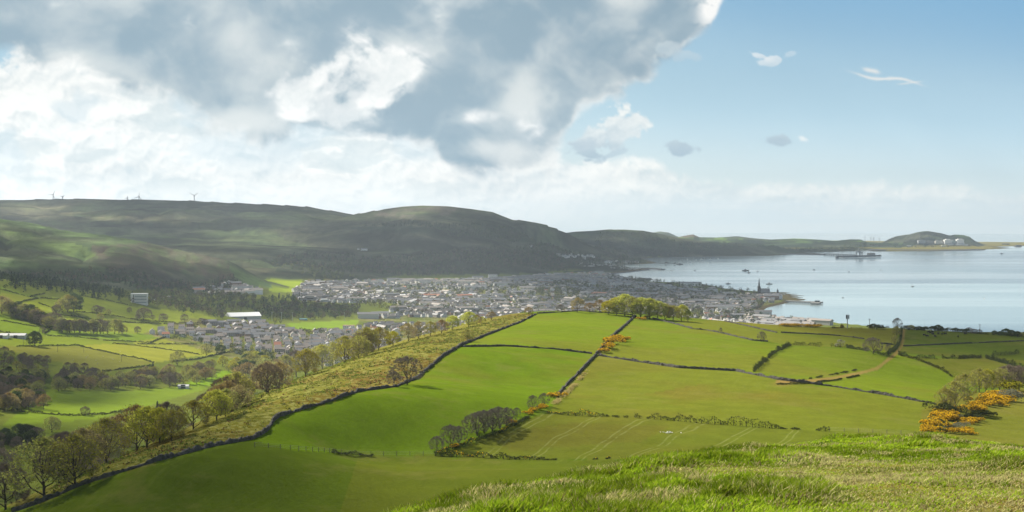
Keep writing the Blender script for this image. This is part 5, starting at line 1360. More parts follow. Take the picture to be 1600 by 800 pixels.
hedge([(1300,513),(1330,512),(1362,513)], 'low shrub belt with a little gorse on the skyline of the pasture', 1.9, 2.0, gap=-0.1, flower=0.15)
hedge([(1410,515),(1440,516),(1480,518),(1520,521),(1560,524),(1620,528)], 'thin dark hedge along the seaward edge of the pasture', 1.2, 1.5, gap=0.2)
VH = [[(0,452),(30,460),(47,464),(62,466)],[(11,479),(37,471),(62,466)],[(48,463),(70,459)],[(60,474),(82,481),(88,490)],[(62,466),(90,468),(110,470)],[(117,487),(150,490),(180,494),(212,500),(250,503),(300,505),(330,505)],
      [(88,491),(125,496),(160,502),(200,504),(250,506),(312,508)],[(2,501),(45,509),(82,514)],[(75,525),(125,527),(162,532),(205,534),(235,536)],[(235,536),(250,530),(262,526)],[(27,542),(70,541),(120,540),(150,547),(187,555),(225,562),(240,567)],
      [(175,537),(212,540),(250,545),(287,550),(315,555)],[(215,538),(260,538),(307,538)],[(320,539),(335,540),(382,544)],[(160,581),(200,576),(237,572)],[(265,566),(307,562),(350,552),(390,547)],[(0,518),(20,522),(50,524)],[(120,461),(165,469),(205,478)],
      [(0,640),(60,646),(110,650),(160,648),(200,642)],[(70,521),(80,515)]]
VL = ['top corner of the valley pastures','steep pasture fork near the frame edge','short hedge on the rise left of the conifers','lone hedge spur above the three big field trees','thin line crossing the upper bright pasture','upper of two long parallel valley hedges',
      'lower of two long parallel valley hedges','hedge leading to the slender tree row','hedge just below the slender tree row','kinked hedge end below the first houses','boundary between the pale valley field and the yellow field','hedge between the two yellow valley fields',
      'dotted hedge inside the yellow valley field','short hedge right of the dotted one','road hedge under the pale valley field','road hedge beneath the yellow field','hedge behind the farm sheds','field edge along the conifer wood','ditch line across the dark lower valley field','small hedge joining the slender tree row']
for p, l in zip(VH, VL):
    hedge(p, 'valley hedge, ' + l, 1.9, 2.0, 900.0, gap=0.05, dens=9, ls=0.85, lumpy=0.5)
# post and wire fence through the lower left field
def fence(pxl, label, sp=3.2, h=1.15, ymin=150.0):
    x, y = resample(ray_line(pxl, ymin), sp); z = ground(x, y)
    o = empty('wire_fence', (x[0], y[0], z[0])); tag(o, label, 'fence')
    w = MB(); P = np.stack([x, y, z], 1)
    for k in (0.4, 0.75, 1.08):
        for i in range(len(P) - 1): w.tube(P[i] + [0, 0, k], P[i + 1] + [0, 0, k], 0.012, 0.012, 3, 0, False)
    wo = mobj('wire', w.mesh('wire', [plain('wire', (0.3, 0.3, 0.3), 0.5)]), o); wo.location = -o.location
    m = MB(); m.box(-.06, .06, -.06, .06, -0.3, h); me = m.mesh('post', [M_wood])
    for p in P[:95]:
        q = mobj('post', me, o); q.location = p - np.array(o.location)
    return o
fence([(398,699),(460,704),(520,708),(580,712),(640,712),(682,711)], 'post and wire fence running across the dark lower field to the thorns')
fence([(1296,674),(1340,676),(1400,678),(1430,680)], 'nearly bare post fence continuing the long lower hedge')

# ------------------------------------------------------------------ gorse
GOR = [(943,551,9,'lowest gorse bush of the patch under the crest wall'),(950,545,11,'orange gorse bush low in the patch under the crest wall'),(957,538,12,'gorse bush in the middle of the patch under the crest wall'),(964,533,11,'upper gorse bush of the patch under the crest wall'),(971,533,9,'gorse bush on the right shoulder of the patch under the crest wall'),(958,531,8,'small gorse bush at the top of the patch under the crest wall'),
       (872,622,11,'single round gorse bush at the end of the falling wall'),(833,643,7,'gorse on the bank below the bare thorns'),(840,640,7,'gorse between two bare thorns'),(848,637,7,'gorse at the upper thorn'),(826,647,7,'gorse at the low end of the thorn bank'),
       (800,662,8,'gorse at the top of the dark thorn group'),(709,699,7,'rusty gorse beside the second bare thorn'),(1010,497,5,'gorse by the crest wall junction'),(1003,500,6,'dark low gorse in the crest hollow')]
for px, py, hp, lb in GOR: plant_px('gorse', px, py, hp * .78, lb, None, 1.15)
rngG = np.random.default_rng(31)
def gorse_patch(poly, n, hp, label, group):
    wp = []
    for a, b in poly:
        h = hit(a, b, 150.0); wp.append(h[:2])
    for x, y in sample_poly(wp, n, rngG):
        plant('gorse', x, y, G(x, y), hp * (0.55 + 0.5 * rngG.random()), label, group, 1.2)
gorse_patch([(1437,674),(1450,658),(1480,640),(1500,638),(1496,650),(1470,668)], 15, 2.0, 'flowering gorse bush in the strip below the big round tree', 'gorse strip below the big tree')
gorse_patch([(1512,646),(1520,630),(1545,620),(1590,616),(1612,620),(1570,628),(1574,642),(1545,646)], 24, 2.3, 'flowering gorse bush in the broad orange patch below the grove', 'broad gorse patch below the grove')
gorse_patch([(1500,662),(1530,652),(1528,658),(1505,668)], 5, 1.6, 'flowering gorse bush in the small middle patch', 'small middle gorse patch')
gorse_patch([(1480,680),(1500,669),(1525,671),(1520,680)], 6, 1.6, 'flowering gorse bush just beyond the knoll edge', 'gorse beyond the knoll edge')
gorse_patch([(1428,684),(1445,671),(1470,672),(1460,682)], 5, 1.5, 'flowering gorse bush low by the knoll edge', 'gorse low by the knoll edge')
for px, py, hp, kd in [(1500,668,9,'pale'),(1488,672,10,'pale'),(1475,676,8,'bush'),(1462,664,9,'bush'),(1520,655,9,'bush'),(1490,655,8,'pale'),(1530,651,10,'bush'),(1548,650,7,'bush')]:
    plant_px(kd, px, py, hp, ('pale dead scrub' if kd == 'pale' else 'dark scrub bush') + ' between the gorse patches', 'scrub between the gorse, ' + kd, 1.3)
# gorse flecks along the far pasture edge
for px in (1225, 1232, 1240, 1252, 1258, 1268, 1275): plant_px('gorse', px, 510 + (px - 1225) * 0.03, 4.5, 'small gorse bush on the skyline of the crest field', 'skyline gorse', 1.6)

# ------------------------------------------------------------------ tussocks, dead bracken and rushes on the rough strip
rs = np.random.default_rng(808)
ST = [(20,799),(60,784),(130,754),(240,719),(330,695),(395,683),(425,660),(440,642),(515,625),(560,610),(650,590),(690,556),(720,537),(810,503),(836,489),(770,500),(700,519),(600,545),(520,572),(450,592),(400,612),(365,648),(330,662),(240,703),(150,728),(80,778)]
SW = [(hit(a, b, 150.0) or (0, 0, 0))[:2] for a, b in ST]
P2_ = sample_poly(SW, 26000, rs)
cl_ = fbm(P2_[:, 0] / 5, P2_[:, 1] / 5, 4, 720); P2_ = P2_[cl_ > 0.44]; n_ = len(P2_)
z_ = ground(P2_[:, 0], P2_[:, 1]); wm = fbm(P2_[:, 0] / 14, P2_[:, 1] / 14, 3, 721); ppx_, ppy_ = project(P2_[:, 0], P2_[:, 1], z_)
near_w, _ = dist_poly(ppx_, ppy_, [(460,640),(515,625),(560,610),(650,592)]); 
c_ = np.where((wm > .52)[:, None], [[0.235, 0.255, 0.050]], [[0.150, 0.200, 0.032]]); br = rs.random(n_) < 0.05 + 0.6 * np.exp(-(near_w / 9) ** 2) + .15 * (wm < .42); c_[br] = [0.165, 0.085, 0.040]; dk2 = rs.random(n_) < 0.10; c_[dk2] = [0.07, 0.075, 0.03]
per = 7; C_ = np.repeat(np.stack([P2_[:, 0], P2_[:, 1], z_ + 0.12], 1), per, 0) + rs.normal(size=(n_ * per, 3)) * np.array([.38, .38, .13])
v_, f_ = quads(rs, C_, 0.40); tag(mobj('rough_grass', mesh_np('rough_grass', v_, f_, [M_mass], np.repeat(np.repeat(c_ * (.75 + .5 * rs.random((n_, 1))), per, 0), 4, 0))), kind='stuff')
# ------------------------------------------------------------------ houses
M_harl = plain('pale_render', (0.72, 0.71, 0.67), 0.85, 0.2, 0.18, 0.4)
M_harl2 = plain('grey_render', (0.36, 0.34, 0.31), 0.85, 0.2, 0.2, 0.4)
M_sand = plain('sandstone', (0.33, 0.22, 0.16), 0.85, 0.2, 0.25, 0.5)
M_slate = plain('slate_roof', (0.20, 0.20, 0.205), 0.45, 0.4, 0.25, 0.8)
M_tile = plain('brown_tiles', (0.26, 0.22, 0.19), 0.55, 0.3, 0.25, 0.8)
M_red = plain('red_tiles', (0.36, 0.14, 0.08), 0.7, 0.3, 0.25, 0.8)
M_win = plain('window_glass', (0.03, 0.035, 0.04), 0.12, 0.6, 0.1, 1.0)
M_white = plain('white_paint', (0.80, 0.80, 0.78), 0.5, 0.4, 0.06, 0.2)
M_grey = plain('grey_cladding', (0.42, 0.43, 0.43), 0.6, 0.4, 0.12, 0.2)
M_conc = plain('concrete', (0.30, 0.29, 0.27), 0.85, 0.2, 0.25, 0.3)
M_dkst = plain('dark_stone', (0.065, 0.065, 0.068), 0.85, 0.2, 0.3, 0.3)
M_iron = plain('dark_steel', (0.07, 0.075, 0.08), 0.6, 0.4, 0.2, 0.3)
def house_meshes(L, W, hw, hr, wall, roofm, chim=1, dormer=False):
    w = MB(); w.box(-L/2, L/2, -W/2, W/2, -2.0, hw, 0)
    w.add([[-L/2,-W/2,hw],[-L/2,W/2,hw],[-L/2,0,hw+hr],[L/2,-W/2,hw],[L/2,W/2,hw],[L/2,0,hw+hr]], [[0,2,1],[3,4,5]], 0)
    r = MB(); r.roof(L, W, hw, hr, 0)
    c = MB(); c.box(L/2 - 1.0, L/2 - 0.1, -.35, .35, hw + hr - 0.6, hw + hr + 0.95)
    for t in (-.2, .2): c.tube((L/2 - .55, t, hw + hr + .95), (L/2 - .55, t, hw + hr + 1.3), .1, .09, 6)
    if chim > 1: c.box(-L/2 + 0.1, -L/2 + 1.0, -.35, .35, hw + hr - 0.6, hw + hr + 0.95)
    nf = 2 if hw > 4 else 1; nx = max(2, int(L / 3))
    for sg in (-1, 1):
        for f_ in range(nf):
            for i in range(nx):
                cx = -L/2 + L * (i + .5) / nx; zc = 1.5 + 2.6 * f_
                w.box(cx - .6, cx + .6, sg * W/2 - .03, sg * W/2 + .03, zc - .6, zc + .6, 1)
    return w.mesh('wall', [wall, M_win]), r.mesh('roof', [roofm]), c.mesh('chimney', [wall]), ()
HP = [house_meshes(9, 8, 5.0, 2.9, M_harl, M_tile), house_meshes(8, 8, 4.8, 3.0, M_harl, M_slate), house_meshes(15, 8, 5.0, 2.8, M_harl2, M_tile), house_meshes(10, 8.5, 2.8, 3.4, M_harl, M_slate), house_meshes(9, 8, 5.0, 2.8, M_sand, M_slate),
      house_meshes(11, 8, 5.2, 2.8, M_harl, M_red), house_meshes(24, 8.5, 5.4, 2.8, M_harl2, M_slate)]
HD = ['pale house with a brown tiled roof', 'pale house with a slate roof', 'grey semi-detached house pair', 'pale bungalow with a steep slate roof', 'reddish stone house with a slate roof', 'pale house with a red tiled roof', 'long grey terrace']
hr_ = np.random.default_rng(77)
TOWN = [(457,455),(480,441),(560,438),(700,438),(800,434),(880,429),(960,431),(1000,445),(1080,451),(1150,459),(1222,466),(1193,480),(1186,490),(1290,506),(1250,515),(1100,520),(900,524),(760,530),(600,556),(500,577),(440,572),(400,562),(340,543),(280,531),(224,521),(262,511),(300,508),(350,505),(400,505),(440,515),(470,520),(548,517),(556,508),(700,506),(760,500),(700,497),(560,498),(600,490),(640,480),(600,471),(545,474),(470,473)]
TW = [(lambda h: (h[0], h[1]) if h and h[1] > 1900 else sea_xy(a, b, 14))(hit(a, b, 900.0)) for a, b in TOWN]
EST = to_world_poly([(300,458),(320,449),(345,444),(385,445),(402,452),(400,461),(340,463)])
cand = []
def blocks(wp, sx_, sy_, seed, p_skip):
    a = np.array(wp); lo = a.min(0); hi = a.max(0)
    # districts with their own street direction
    rng = np.random.default_rng(seed); nd = 46
    dc = lo + rng.random((nd, 2)) * (hi - lo); da = rng.random(nd) * math.pi
    da = np.where(rng.random(nd) < .5, 0.35 + rng.normal(size=nd) * .15, da)
    n = int(((hi - lo).max() * 1.5) / min(sx_, sy_)) + 2
    for k in range(nd):
        c, s_ = math.cos(da[k]), math.sin(da[k])
        u, v = np.meshgrid(np.arange(-n // 2, n // 2) * sx_, np.arange(-n // 2, n // 2) * sy_)
        v = v + (np.arange(u.shape[0]) % 2)[:, None] * -sy_ * 0.30
        x = dc[k, 0] + u * c - v * s_; y = dc[k, 1] + u * s_ + v * c
        x = x.ravel() + rng.normal(size=x.size) * 1.3; y = y.ravel() + rng.normal(size=y.size) * 1.3
        m = in_poly(x, y, wp); x, y = x[m], y[m]
        if not len(x): continue
        dd = (x[:, None] - dc[None, :, 0]) ** 2 + (y[:, None] - dc[None, :, 1]) ** 2
        m = dd.argmin(1) == k; x, y = x[m], y[m]
        m = rng.random(len(x)) > p_skip + 0.5 * (fbm(x / 160, y / 160, 3, 600) > 0.60); x, y = x[m], y[m]
        for X_, Y_ in zip(x, y): cand.append((X_, Y_, da[k] + (math.pi / 2 if rng.random() < .22 else 0)))
blocks(TW, 15.0, 27.0, 3, 0.20); blocks(EST, 14, 24, 5, 0.25)
cx_ = np.array([c[0] for c in cand]); cy2 = np.array([c[1] for c in cand]); cz_ = ground(cx_, cy2)
ppx, ppy = project(cx_, cy2, cz_ + 5)
# keep what can be seen
vis = np.zeros(len(cand), bool)
for i in range(len(cand)):
    t = np.linspace(0.12, 0.985, 60)
    gz = ground(cx_[i] * t, cy2[i] * t)
    vis[i] = np.all(gz < CAM_Z + (cz_[i] + 8 - CAM_Z) * t)
okc = vis & (cz_ > 1.8) & (cy2 > 1900) & (ppx > -40) & (ppx < 1640)
order = np.argsort(np.hypot(cx_, cy2) + np.where(okc, 0, 1e9))
order = order[:int(okc.sum())]
road = 0
def pick(x, y):
    r = hr_.random(); d = fbm(np.array([x / 220]), np.array([y / 220]), 2, 610)[0]
    if d > 0.56: return (2, 6, 4, 2)[int(r * 4)]
    return int(np.searchsorted([.34, .55, .66, .86, .93, .97], r))
for j, i in enumerate(order[:300]):
    k = pick(cx_[i], cy2[i]); w, r, c, wn = HP[k]
    o = empty('house', (cx_[i], cy2[i], cz_[i]), cand[i][2]); lo_ = ppx[i]
    zone = 'on the near edge of the town' if lo_ < 300 else ('in the close-packed estate below the white shed' if lo_ < 420 else ('beyond the ridge trees' if lo_ < 620 else ('behind the upper ridge trees' if lo_ < 900 else 'beyond the crest of the pasture')))
    tag(o, HD[k] + ' ' + zone, 'house', HD[k] + ' ' + zone)
    link(bpy.data.objects.new('wall', w), o); ro = link(bpy.data.objects.new('roof', r), o); link(bpy.data.objects.new('chimney', c), ro)
    for m in wn: link(bpy.data.objects.new('window', m), o)
# the thousands beyond, as one mass
base_v = np.array([[-.5,-.5,-.4],[.5,-.5,-.4],[.5,.5,-.4],[-.5,.5,-.4],[-.5,-.5,1],[.5,-.5,1],[.5,.5,1],[-.5,.5,1],[-.5,0,2],[.5,0,2],
                   [-.54,-.56,.97],[.54,-.56,.97],[.54,0,2.06],[-.54,0,2.06],[-.54,.56,.97],[.54,.56,.97]])
rest = order[300:]
hv, hc = [], []; f4, f3 = [], []; n0 = 0
for i in rest:
    k = pick(cx_[i], cy2[i]); L_, W_, hw, hq = [(9,8,5,2.9),(8,8,4.8,3),(15,8,5,2.8),(10,8.5,2.8,3.4),(9,8,5,2.8),(11,8,5.2,2.8),(24,8.5,5.4,2.8)][k]
    if hr_.random() < .06: L_, W_, hw = 26 + 20 * hr_.random(), 13, 6 + 5 * hr_.random()
    a_ = cand[i][2]; c, s_ = math.cos(a_), math.sin(a_)
    v = base_v.copy(); z = np.where(v[:, 2] <= 1.0, v[:, 2] * hw, hw + (v[:, 2] - 1) * hq); x = v[:, 0] * L_; y = v[:, 1] * W_
    hv.append(np.stack([cx_[i] + x * c - y * s_, cy2[i] + x * s_ + y * c, cz_[i] + z], 1))
    wc = [(.72,.71,.67),(.66,.65,.62),(.36,.35,.32),(.66,.65,.62),(.30,.20,.15),(.46,.44,.40),(.27,.25,.23)][k]; rc = [(.24,.21,.185),(.18,.18,.185),(.24,.21,.185),(.17,.17,.175),(.18,.18,.185),(.34,.15,.09),(.18,.18,.185)][k]
    q = 0.8 + 0.4 * hr_.random(); hc.append(np.array([wc] * 10 + [rc] * 6) * q)
    f4.append(np.array([[0,1,5,4],[1,2,6,5],[2,3,7,6],[3,0,4,7],[10,11,12,13],[13,12,15,14]]) + n0); f3.append(np.array([[4,8,7],[5,6,9]]) + n0); n0 += 16
M_hm, nt, o_ = new_mat('far_house_paint'); a = attr(nt); p = principled(nt, a.outputs['Color'], 0.6, 0.35); nt.links.new(p.outputs[0], o_.inputs[0])
tag(mobj('distant_houses', mesh_np('distant_houses', np.concatenate(hv), [np.concatenate(f4), np.concatenate(f3)], [M_hm], np.concatenate(hc))), kind='stuff')
# outlying pale houses: seafront, village across the marina, hillside villas
def villa(px, py, L=14, W=9, hw=6, k='pale', rz=0.2, label='', group=None, roof=None):
    h = hit(px, py, 900.0)
    if not h: return
    o = empty('house', h, rz); tag(o, label, 'house', group)
    w = MB(); w.box(-L/2, L/2, -W/2, W/2, -2, hw); w.add([[-L/2,-W/2,hw],[-L/2,W/2,hw],[-L/2,0,hw+3],[L/2,-W/2,hw],[L/2,W/2,hw],[L/2,0,hw+3]], [[0,2,1],[3,4,5]], 0)
    r = MB(); r.roof(L, W, hw, 3, 0)
    mobj('wall', w.mesh('wall', [M_white if k == 'white' else M_harl]), o); mobj('roof', r.mesh('roof', [roof or M_slate]), o)
villa(569, 391, 26, 9, 4.5, 'white', 0.1, 'lone white farmhouse high on the dark hillside'); villa(560, 390, 8, 6, 3, 'white', 0.3, 'tiny white outbuilding left of the hillside farmhouse')
villa(830, 386, 12, 9, 6, 'white', 0.2, 'solitary white villa on the wooded hillside above the bay')
villa(770, 437, 30, 16, 16, 'pale', 0.1, 'tall pale gabled villa standing above the trees at the top of the town'); villa(758, 439, 26, 10, 6, 'pale', 0.4, 'wide pale house left of the tall gabled villa'); villa(786, 440, 22, 10, 7, 'pale', 0.1, 'pale house right of the tall gabled villa')
for i in range(26):
    px = 872 + 56 * hr_.random(); py = 400 + (px - 870) * 0.03 + hr_.normal() * 1.6
    villa(px, py, 12 + 8 * hr_.random(), 9, 5, 'pale', hr_.random() * 3, 'pale house in the hillside village across the marina', 'hillside village across the marina')
for i in range(22):
    px = 944 + 52 * hr_.random(); py = 410.5 + hr_.normal() * 0.8
    villa(px, py, 14, 9, 6, 'pale', hr_.random() * 3, 'pale house along the far shore beyond the marina', 'houses on the far shore of the marina')
for i in range(9):
    villa(1066 + i * 3.4, 447.0, 11, 9, 11, 'white', 0.05, 'white seafront house in the terrace before the open bay', 'white seafront terrace')
for i in range(10):
    villa(1196 + i * 2.6, 466.5 + 0.1 * i, 9, 9, 10 + 3 * hr_.random(), 'white', 0.0, 'tall white house on the promenade near the pier', 'white houses on the promenade')
for i, (px, py) in enumerate([(1140,462),(1112,457),(1080,456),(1128,470),(1150,472),(1042,450),(1006,456),(960,446),(972,449),(926,447)]):
    villa(px, py, 34, 14, 8, 'pale', 0.1 + 0.1 * i, 'large pale building among the dark trees of the bay side of town', 'large pale buildings on the bay side of town')

# ------------------------------------------------------------------ larger buildings
def big(name, px, py, rz, label, cat='building', ymin=900.0):
    h = hit(px, py, ymin); o = empty(name, h, rz); return tag(o, label, cat), h[1] / FPX
o, u = big('tower_block', 218, 474, 0.12, 'white seven-storey tower block above the valley fields')
L, W, H_ = 25 * u, 16.0, 15 * u
m = MB(); m.box(-L/2, L/2, -W/2, W/2, -6, H_); mobj('wall', m.mesh('wall', [M_harl]), o)
m = MB(); m.box(-L/2 - .3, L/2 + .3, -W/2 - .3, W/2 + .3, H_, H_ + .6); mobj('roof', m.mesh('roof', [M_white]), o)
for k in range(6):
    m = MB(); z = 1.2 + k * (H_ - 1) / 6.0; m.box(-L/2 + 6.5, L/2 - .8, -W/2 - .06, -W/2 + .05, z, z + 1.25); mobj('window_band', m.mesh('window_band', [M_grey if k % 2 else plain('blue_glass', (0.18, 0.22, 0.24), 0.3, 0.5)]), o)
m = MB()
for k in range(7): z = 0.4 + k * (H_ - 1) / 7.0; m.box(-L/2 + 4.2, -L/2 + 5.6, -W/2 - .08, -W/2 + .05, z, z + 1.7)
mobj('stair_window', m.mesh('stair_window', [M_win]), o)
o, u = big('low_hall', 247, 470, 0.1, 'low white hall joined beside the white tower block')
m = MB(); m.box(-17 * u, 10 * u, -6, 6, -3, 4.5 * u * .7); mobj('wall', m.mesh('wall', [M_white]), o)
m = MB(); m.box(-17.3 * u, 10.3 * u, -6.4, 6.4, 4.5 * u * .7, 4.5 * u * .7 + .5); mobj('roof', m.mesh('roof', [M_white]), o)
o, u = big('sloping_hall', 256, 468, 0.25, 'white hall with a single sloping roof right of the tower block')
m = MB(); m.add([[-9*u,-7,-3],[9*u,-7,-3],[9*u,9,-3],[-9*u,9,-3],[-9*u,-7,1.0*u],[9*u,-7,3.2*u],[9*u,9,5.8*u],[-9*u,9,3.2*u]], [[0,1,5,4],[1,2,6,5],[2,3,7,6],[3,0,4,7]], 0); mobj('wall', m.mesh('wall', [M_grey]), o)
m = MB(); m.add([[-9.5*u,-8,1.2*u],[9.5*u,-8,3.4*u],[9.5*u,10,6.2*u],[-9.5*u,10,3.5*u],[-9.5*u,-8,.8*u],[9.5*u,-8,3.0*u],[9.5*u,10,5.8*u],[-9.5*u,10,3.1*u]], [[0,1,2,3],[4,7,6,5],[0,4,5,1],[1,5,6,2],[2,6,7,3],[3,7,4,0]], 0); mobj('roof', m.mesh('roof', [M_white]), o)
# big white shed
o, u = big('white_shed', 380, 498.5, 0.0, 'long white industrial shed with a bright shallow roof beside the estate')
L, W, hw, hq = 50 * u, 34.0, 6.0, 6.0
def ridge_shed(o, L, W, hw, hq, wall, roof, rz):
    o.rotation_euler = (0, 0, rz)
    m = MB(); m.box(-L/2, L/2, -W/2, W/2, -4, hw); m.add([[-L/2,-W/2,hw],[-L/2,W/2,hw],[-L/2,0,hw+hq],[L/2,-W/2,hw],[L/2,W/2,hw],[L/2,0,hw+hq]], [[0,2,1],[3,4,5]], 0); mobj('wall', m.mesh('wall', [wall]), o)
    m = MB(); m.roof(L, W, hw, hq, 0, 0.5, th=.3); mobj('roof', m.mesh('roof', [roof]), o)
    m = MB(); m.box(-2.5, 2.5, -W/2 - .12, -W/2 + .1, -1, 4.2); mobj('door', m.mesh('door', [M_iron]), o)
ridge_shed(o, L, W, hw, hq, M_grey, M_white, 0.42)
o, u = big('barn', 27, 528, 0, 'long grey farm shed left of the dense dark tree'); ridge_shed(o, 28 * u, 15, 3.6, 2.2, M_grey, plain('tin_roof', (0.45, 0.45, 0.44), 0.45, 0.4), 0.02)
o, u = big('barn', 3, 528, 0, 'smaller white-gabled farm shed at the frame edge'); ridge_shed(o, 19 * u, 14, 3.4, 2.4, M_harl, plain('tin_roof_pale', (0.5, 0.5, 0.49), 0.45, 0.4), 0.1)
o, u = big('barn', 287, 606.5, 0, 'small white building with a pale roof at the edge of the valley field'); ridge_shed(o, 16 * u, 8, 2.4, 1.4, M_white, M_grey, 0.05)
o, u = big('school', 508, 471.5, 0.12, 'long white flat-roofed school among the trees left of town')
m = MB(); m.box(-14*u, 14*u, -10, 10, -3, 4.2*u*.6); m.box(-7*u, 4*u, -10, 8, 4.2*u*.6, 4.4*u); mobj('wall', m.mesh('wall', [M_white]), o)
m = MB(); m.box(-13.5*u, 13.5*u, -10.1, -9.9, 1.5, 3.4); mobj('window_band', m.mesh('window_band', [M_win]), o)
o, u = big('school', 541, 468, 0.1, 'smaller white school block right of the long school'); m = MB(); m.box(-6*u, 6*u, -8, 8, -3, 4.5*u); mobj('wall', m.mesh('wall', [M_white]), o); m = MB(); m.box(-5.6*u, 5.6*u, -8.1, -7.9, 2, 4); mobj('window_band', m.mesh('window_band', [M_grey]), o)
o, u = big('school', 484, 469, 0.1, 'dark grey school wing left of the long school'); m = MB(); m.box(-7*u, 7*u, -8, 8, -3, 7*u); mobj('wall', m.mesh('wall', [M_harl2]), o); m = MB(); m.box(-6*u, 6*u, -8.1, -7.9, 3, 5); mobj('window_band', m.mesh('window_band', [M_win]), o)
o, u = big('flats', 545, 516, 0.02, 'pale three-storey flats at the near end of the playing field')
m = MB(); m.box(-9*u, 9*u, -6, 6, -2, 7.5*u); mobj('wall', m.mesh('wall', [M_harl]), o); m = MB(); m.box(-9.3*u, 9.3*u, -6.3, 6.3, 7.5*u, 8*u); mobj('roof', m.mesh('roof', [M_sand]), o)
for k in range(6):
    m = MB(); cx = (-7.4 + k * 2.95) * u
    for j in range(3): m.box(cx - .9, cx + .9, -6.06, -5.95, 0.8 + j * 2.4 * u * .9, 2.1 + j * 2.4 * u * .9)
    mobj('window', m.mesh('window', [M_win]), o)
o, u = big('warehouse', 621, 465, 0.05, 'long low white warehouse in the middle of town'); ridge_shed(o, 26 * u, 24, 5, 3, M_grey, M_white, 0.05)
o, u = big('warehouse', 690, 463, 0.05, 'long grey-green roofed warehouse in the middle of town'); ridge_shed(o, 34 * u, 24, 4, 2.5, M_harl2, M_grey, 0.03)
o, u = big('clubhouse', 474, 500, 0.0, 'small blue and white clubhouse by the playing field'); m = MB(); m.box(-6*u, 6*u, -4, 4, -1, 2.3*u); mobj('wall', m.mesh('wall', [plain('blue_paint', (0.16, 0.36, 0.42), 0.6)]), o); m = MB(); m.box(-5*u, 3*u, -4.1, -3.9, .3, 1.4*u); mobj('window', m.mesh('window', [M_white]), o)

# ------------------------------------------------------------------ churches
def church(px, py, spire_px, nave_px, label, big_=True):
    h = hit(px, py, 900.0); u = h[1] / FPX; o = empty('church', h, 0.0); tag(o, label, 'church')
    s = spire_px * u; tw = 4.0 if big_ else 2.6; th_ = s * 0.42
    m = MB(); m.box(-tw, tw, -tw, tw, -2, th_)
    for a in (-1, 1):
        for b in (-1, 1): m.tube((a * tw, b * tw, th_), (a * tw, b * tw, th_ + tw * 1.5), tw * .22, .02, 4)
    t = mobj('tower', m.mesh('tower', [M_dkst]), o)
    m = MB(); m.tube((0, 0, th_), (0, 0, s), tw * 0.92, 0.05, 8); mobj('spire', m.mesh('spire', [M_dkst]), t)
    if big_:
        L = nave_px * u; m = MB(); m.box(tw, tw + L, -8, 8, -2, 10); m.add([[tw+L,-8,10],[tw+L,8,10],[tw+L,0,20]], [[0,1,2]], 0); mobj('nave', m.mesh('nave', [M_dkst]), o)
        m = MB()
        for sg in (-1, 1): m.add([[tw,sg*9,9.2],[tw+L+.6,sg*9,9.2],[tw+L+.6,0,20.3],[tw,0,20.3],[tw,sg*9,9.6],[tw+L+.6,sg*9,9.6],[tw+L+.6,0,20.8],[tw,0,20.8]], [[0,1,2,3],[4,7,6,5],[0,4,5,1],[1,5,6,2],[3,7,4,0]], 0)
        mobj('roof', m.mesh('roof', [M_slate]), o)
        for k in range(5):
            m = MB(); cx = tw + L * (k + .5) / 5; m.box(cx - 1, cx + 1, -8.1, -7.95, 3, 8); mobj('window', m.mesh('window', [M_win]), o)
        m = MB(); m.box(-tw - 10, -tw, -7, 7, -2, 8); m.box(tw + L, tw + L + 14, -7, 7, -2, 9); mobj('hall', m.mesh('hall', [M_dkst]), o)
church(1186, 462.0, 29, 14, 'dark stone church with a tall needle spire standing against the bay')
church(1215, 458.2, 8, 0, 'short dark church spire between the tall spire and the pier', False)

# ------------------------------------------------------------------ sea works
def sea_obj(name, px, py, label, cat, rz=0.0, z=0.0):
    x, y = sea_xy(px, py); o = empty(name, (x, y, z), rz); return tag(o, label, cat), y / FPX
# town pier
o, u = sea_obj('pier', 1230, 473.3, 'dark town pier reaching into the bay from the beach', 'pier')
x0, y0 = sea_xy(1229, 472.6); x1, y1 = sea_xy(1284, 474.6); ox, oy, _ = o.location
m = MB(); d = np.array([x1 - x0, y1 - y0]); Ld = np.linalg.norm(d); d /= Ld; nrm = np.array([-d[1], d[0]])
def strip(m, x0, y0, x1, y1, w, z0, z1, mi=0, off=(0, 0)):
    d = np.array([x1 - x0, y1 - y0]); Ld = np.linalg.norm(d); d /= Ld; n_ = np.array([-d[1], d[0]]) * w / 2
    c = [np.array([x0, y0]) - n_, np.array([x1, y1]) - n_, np.array([x1, y1]) + n_, np.array([x0, y0]) + n_]
    v = [[a[0] - off[0], a[1] - off[1], z] for z in (z0, z1) for a in c]
    m.add(v, [[0,3,2,1],[4,5,6,7],[0,1,5,4],[1,2,6,5],[2,3,7,6],[3,0,4,7]], mi)
strip(m, x0, y0, x1, y1, 16, 1.5, 5.2, off=(ox, oy)); xa, ya = sea_xy(1267, 475.6); xb, yb = sea_xy(1281, 475.9); strip(m, xa, ya, xb, yb, 22, 1.2, 4.8, off=(ox, oy)); mobj('deck', m.mesh('deck', [M_conc]), o)
for k in range(24):
    m = MB(); t = k / 23; cx, cy3 = x0 + (x1 - x0) * t - ox, y0 + (y1 - y0) * t - oy
    for sgn in (-1, 1): m.tube((cx + nrm[0] * 6 * sgn, cy3 + nrm[1] * 6 * sgn, -4), (cx + nrm[0] * 6 * sgn, cy3 + nrm[1] * 6 * sgn, 2.2), .6, .6, 6)
    mobj('pile', m.mesh('pile', [M_iron]), o)
m = MB(); strip(m, *sea_xy(1274, 474.5), *sea_xy(1280, 474.7), 8, 5.2, 8.5, off=(ox, oy)); mobj('hut', m.mesh('hut', [M_iron]), o)
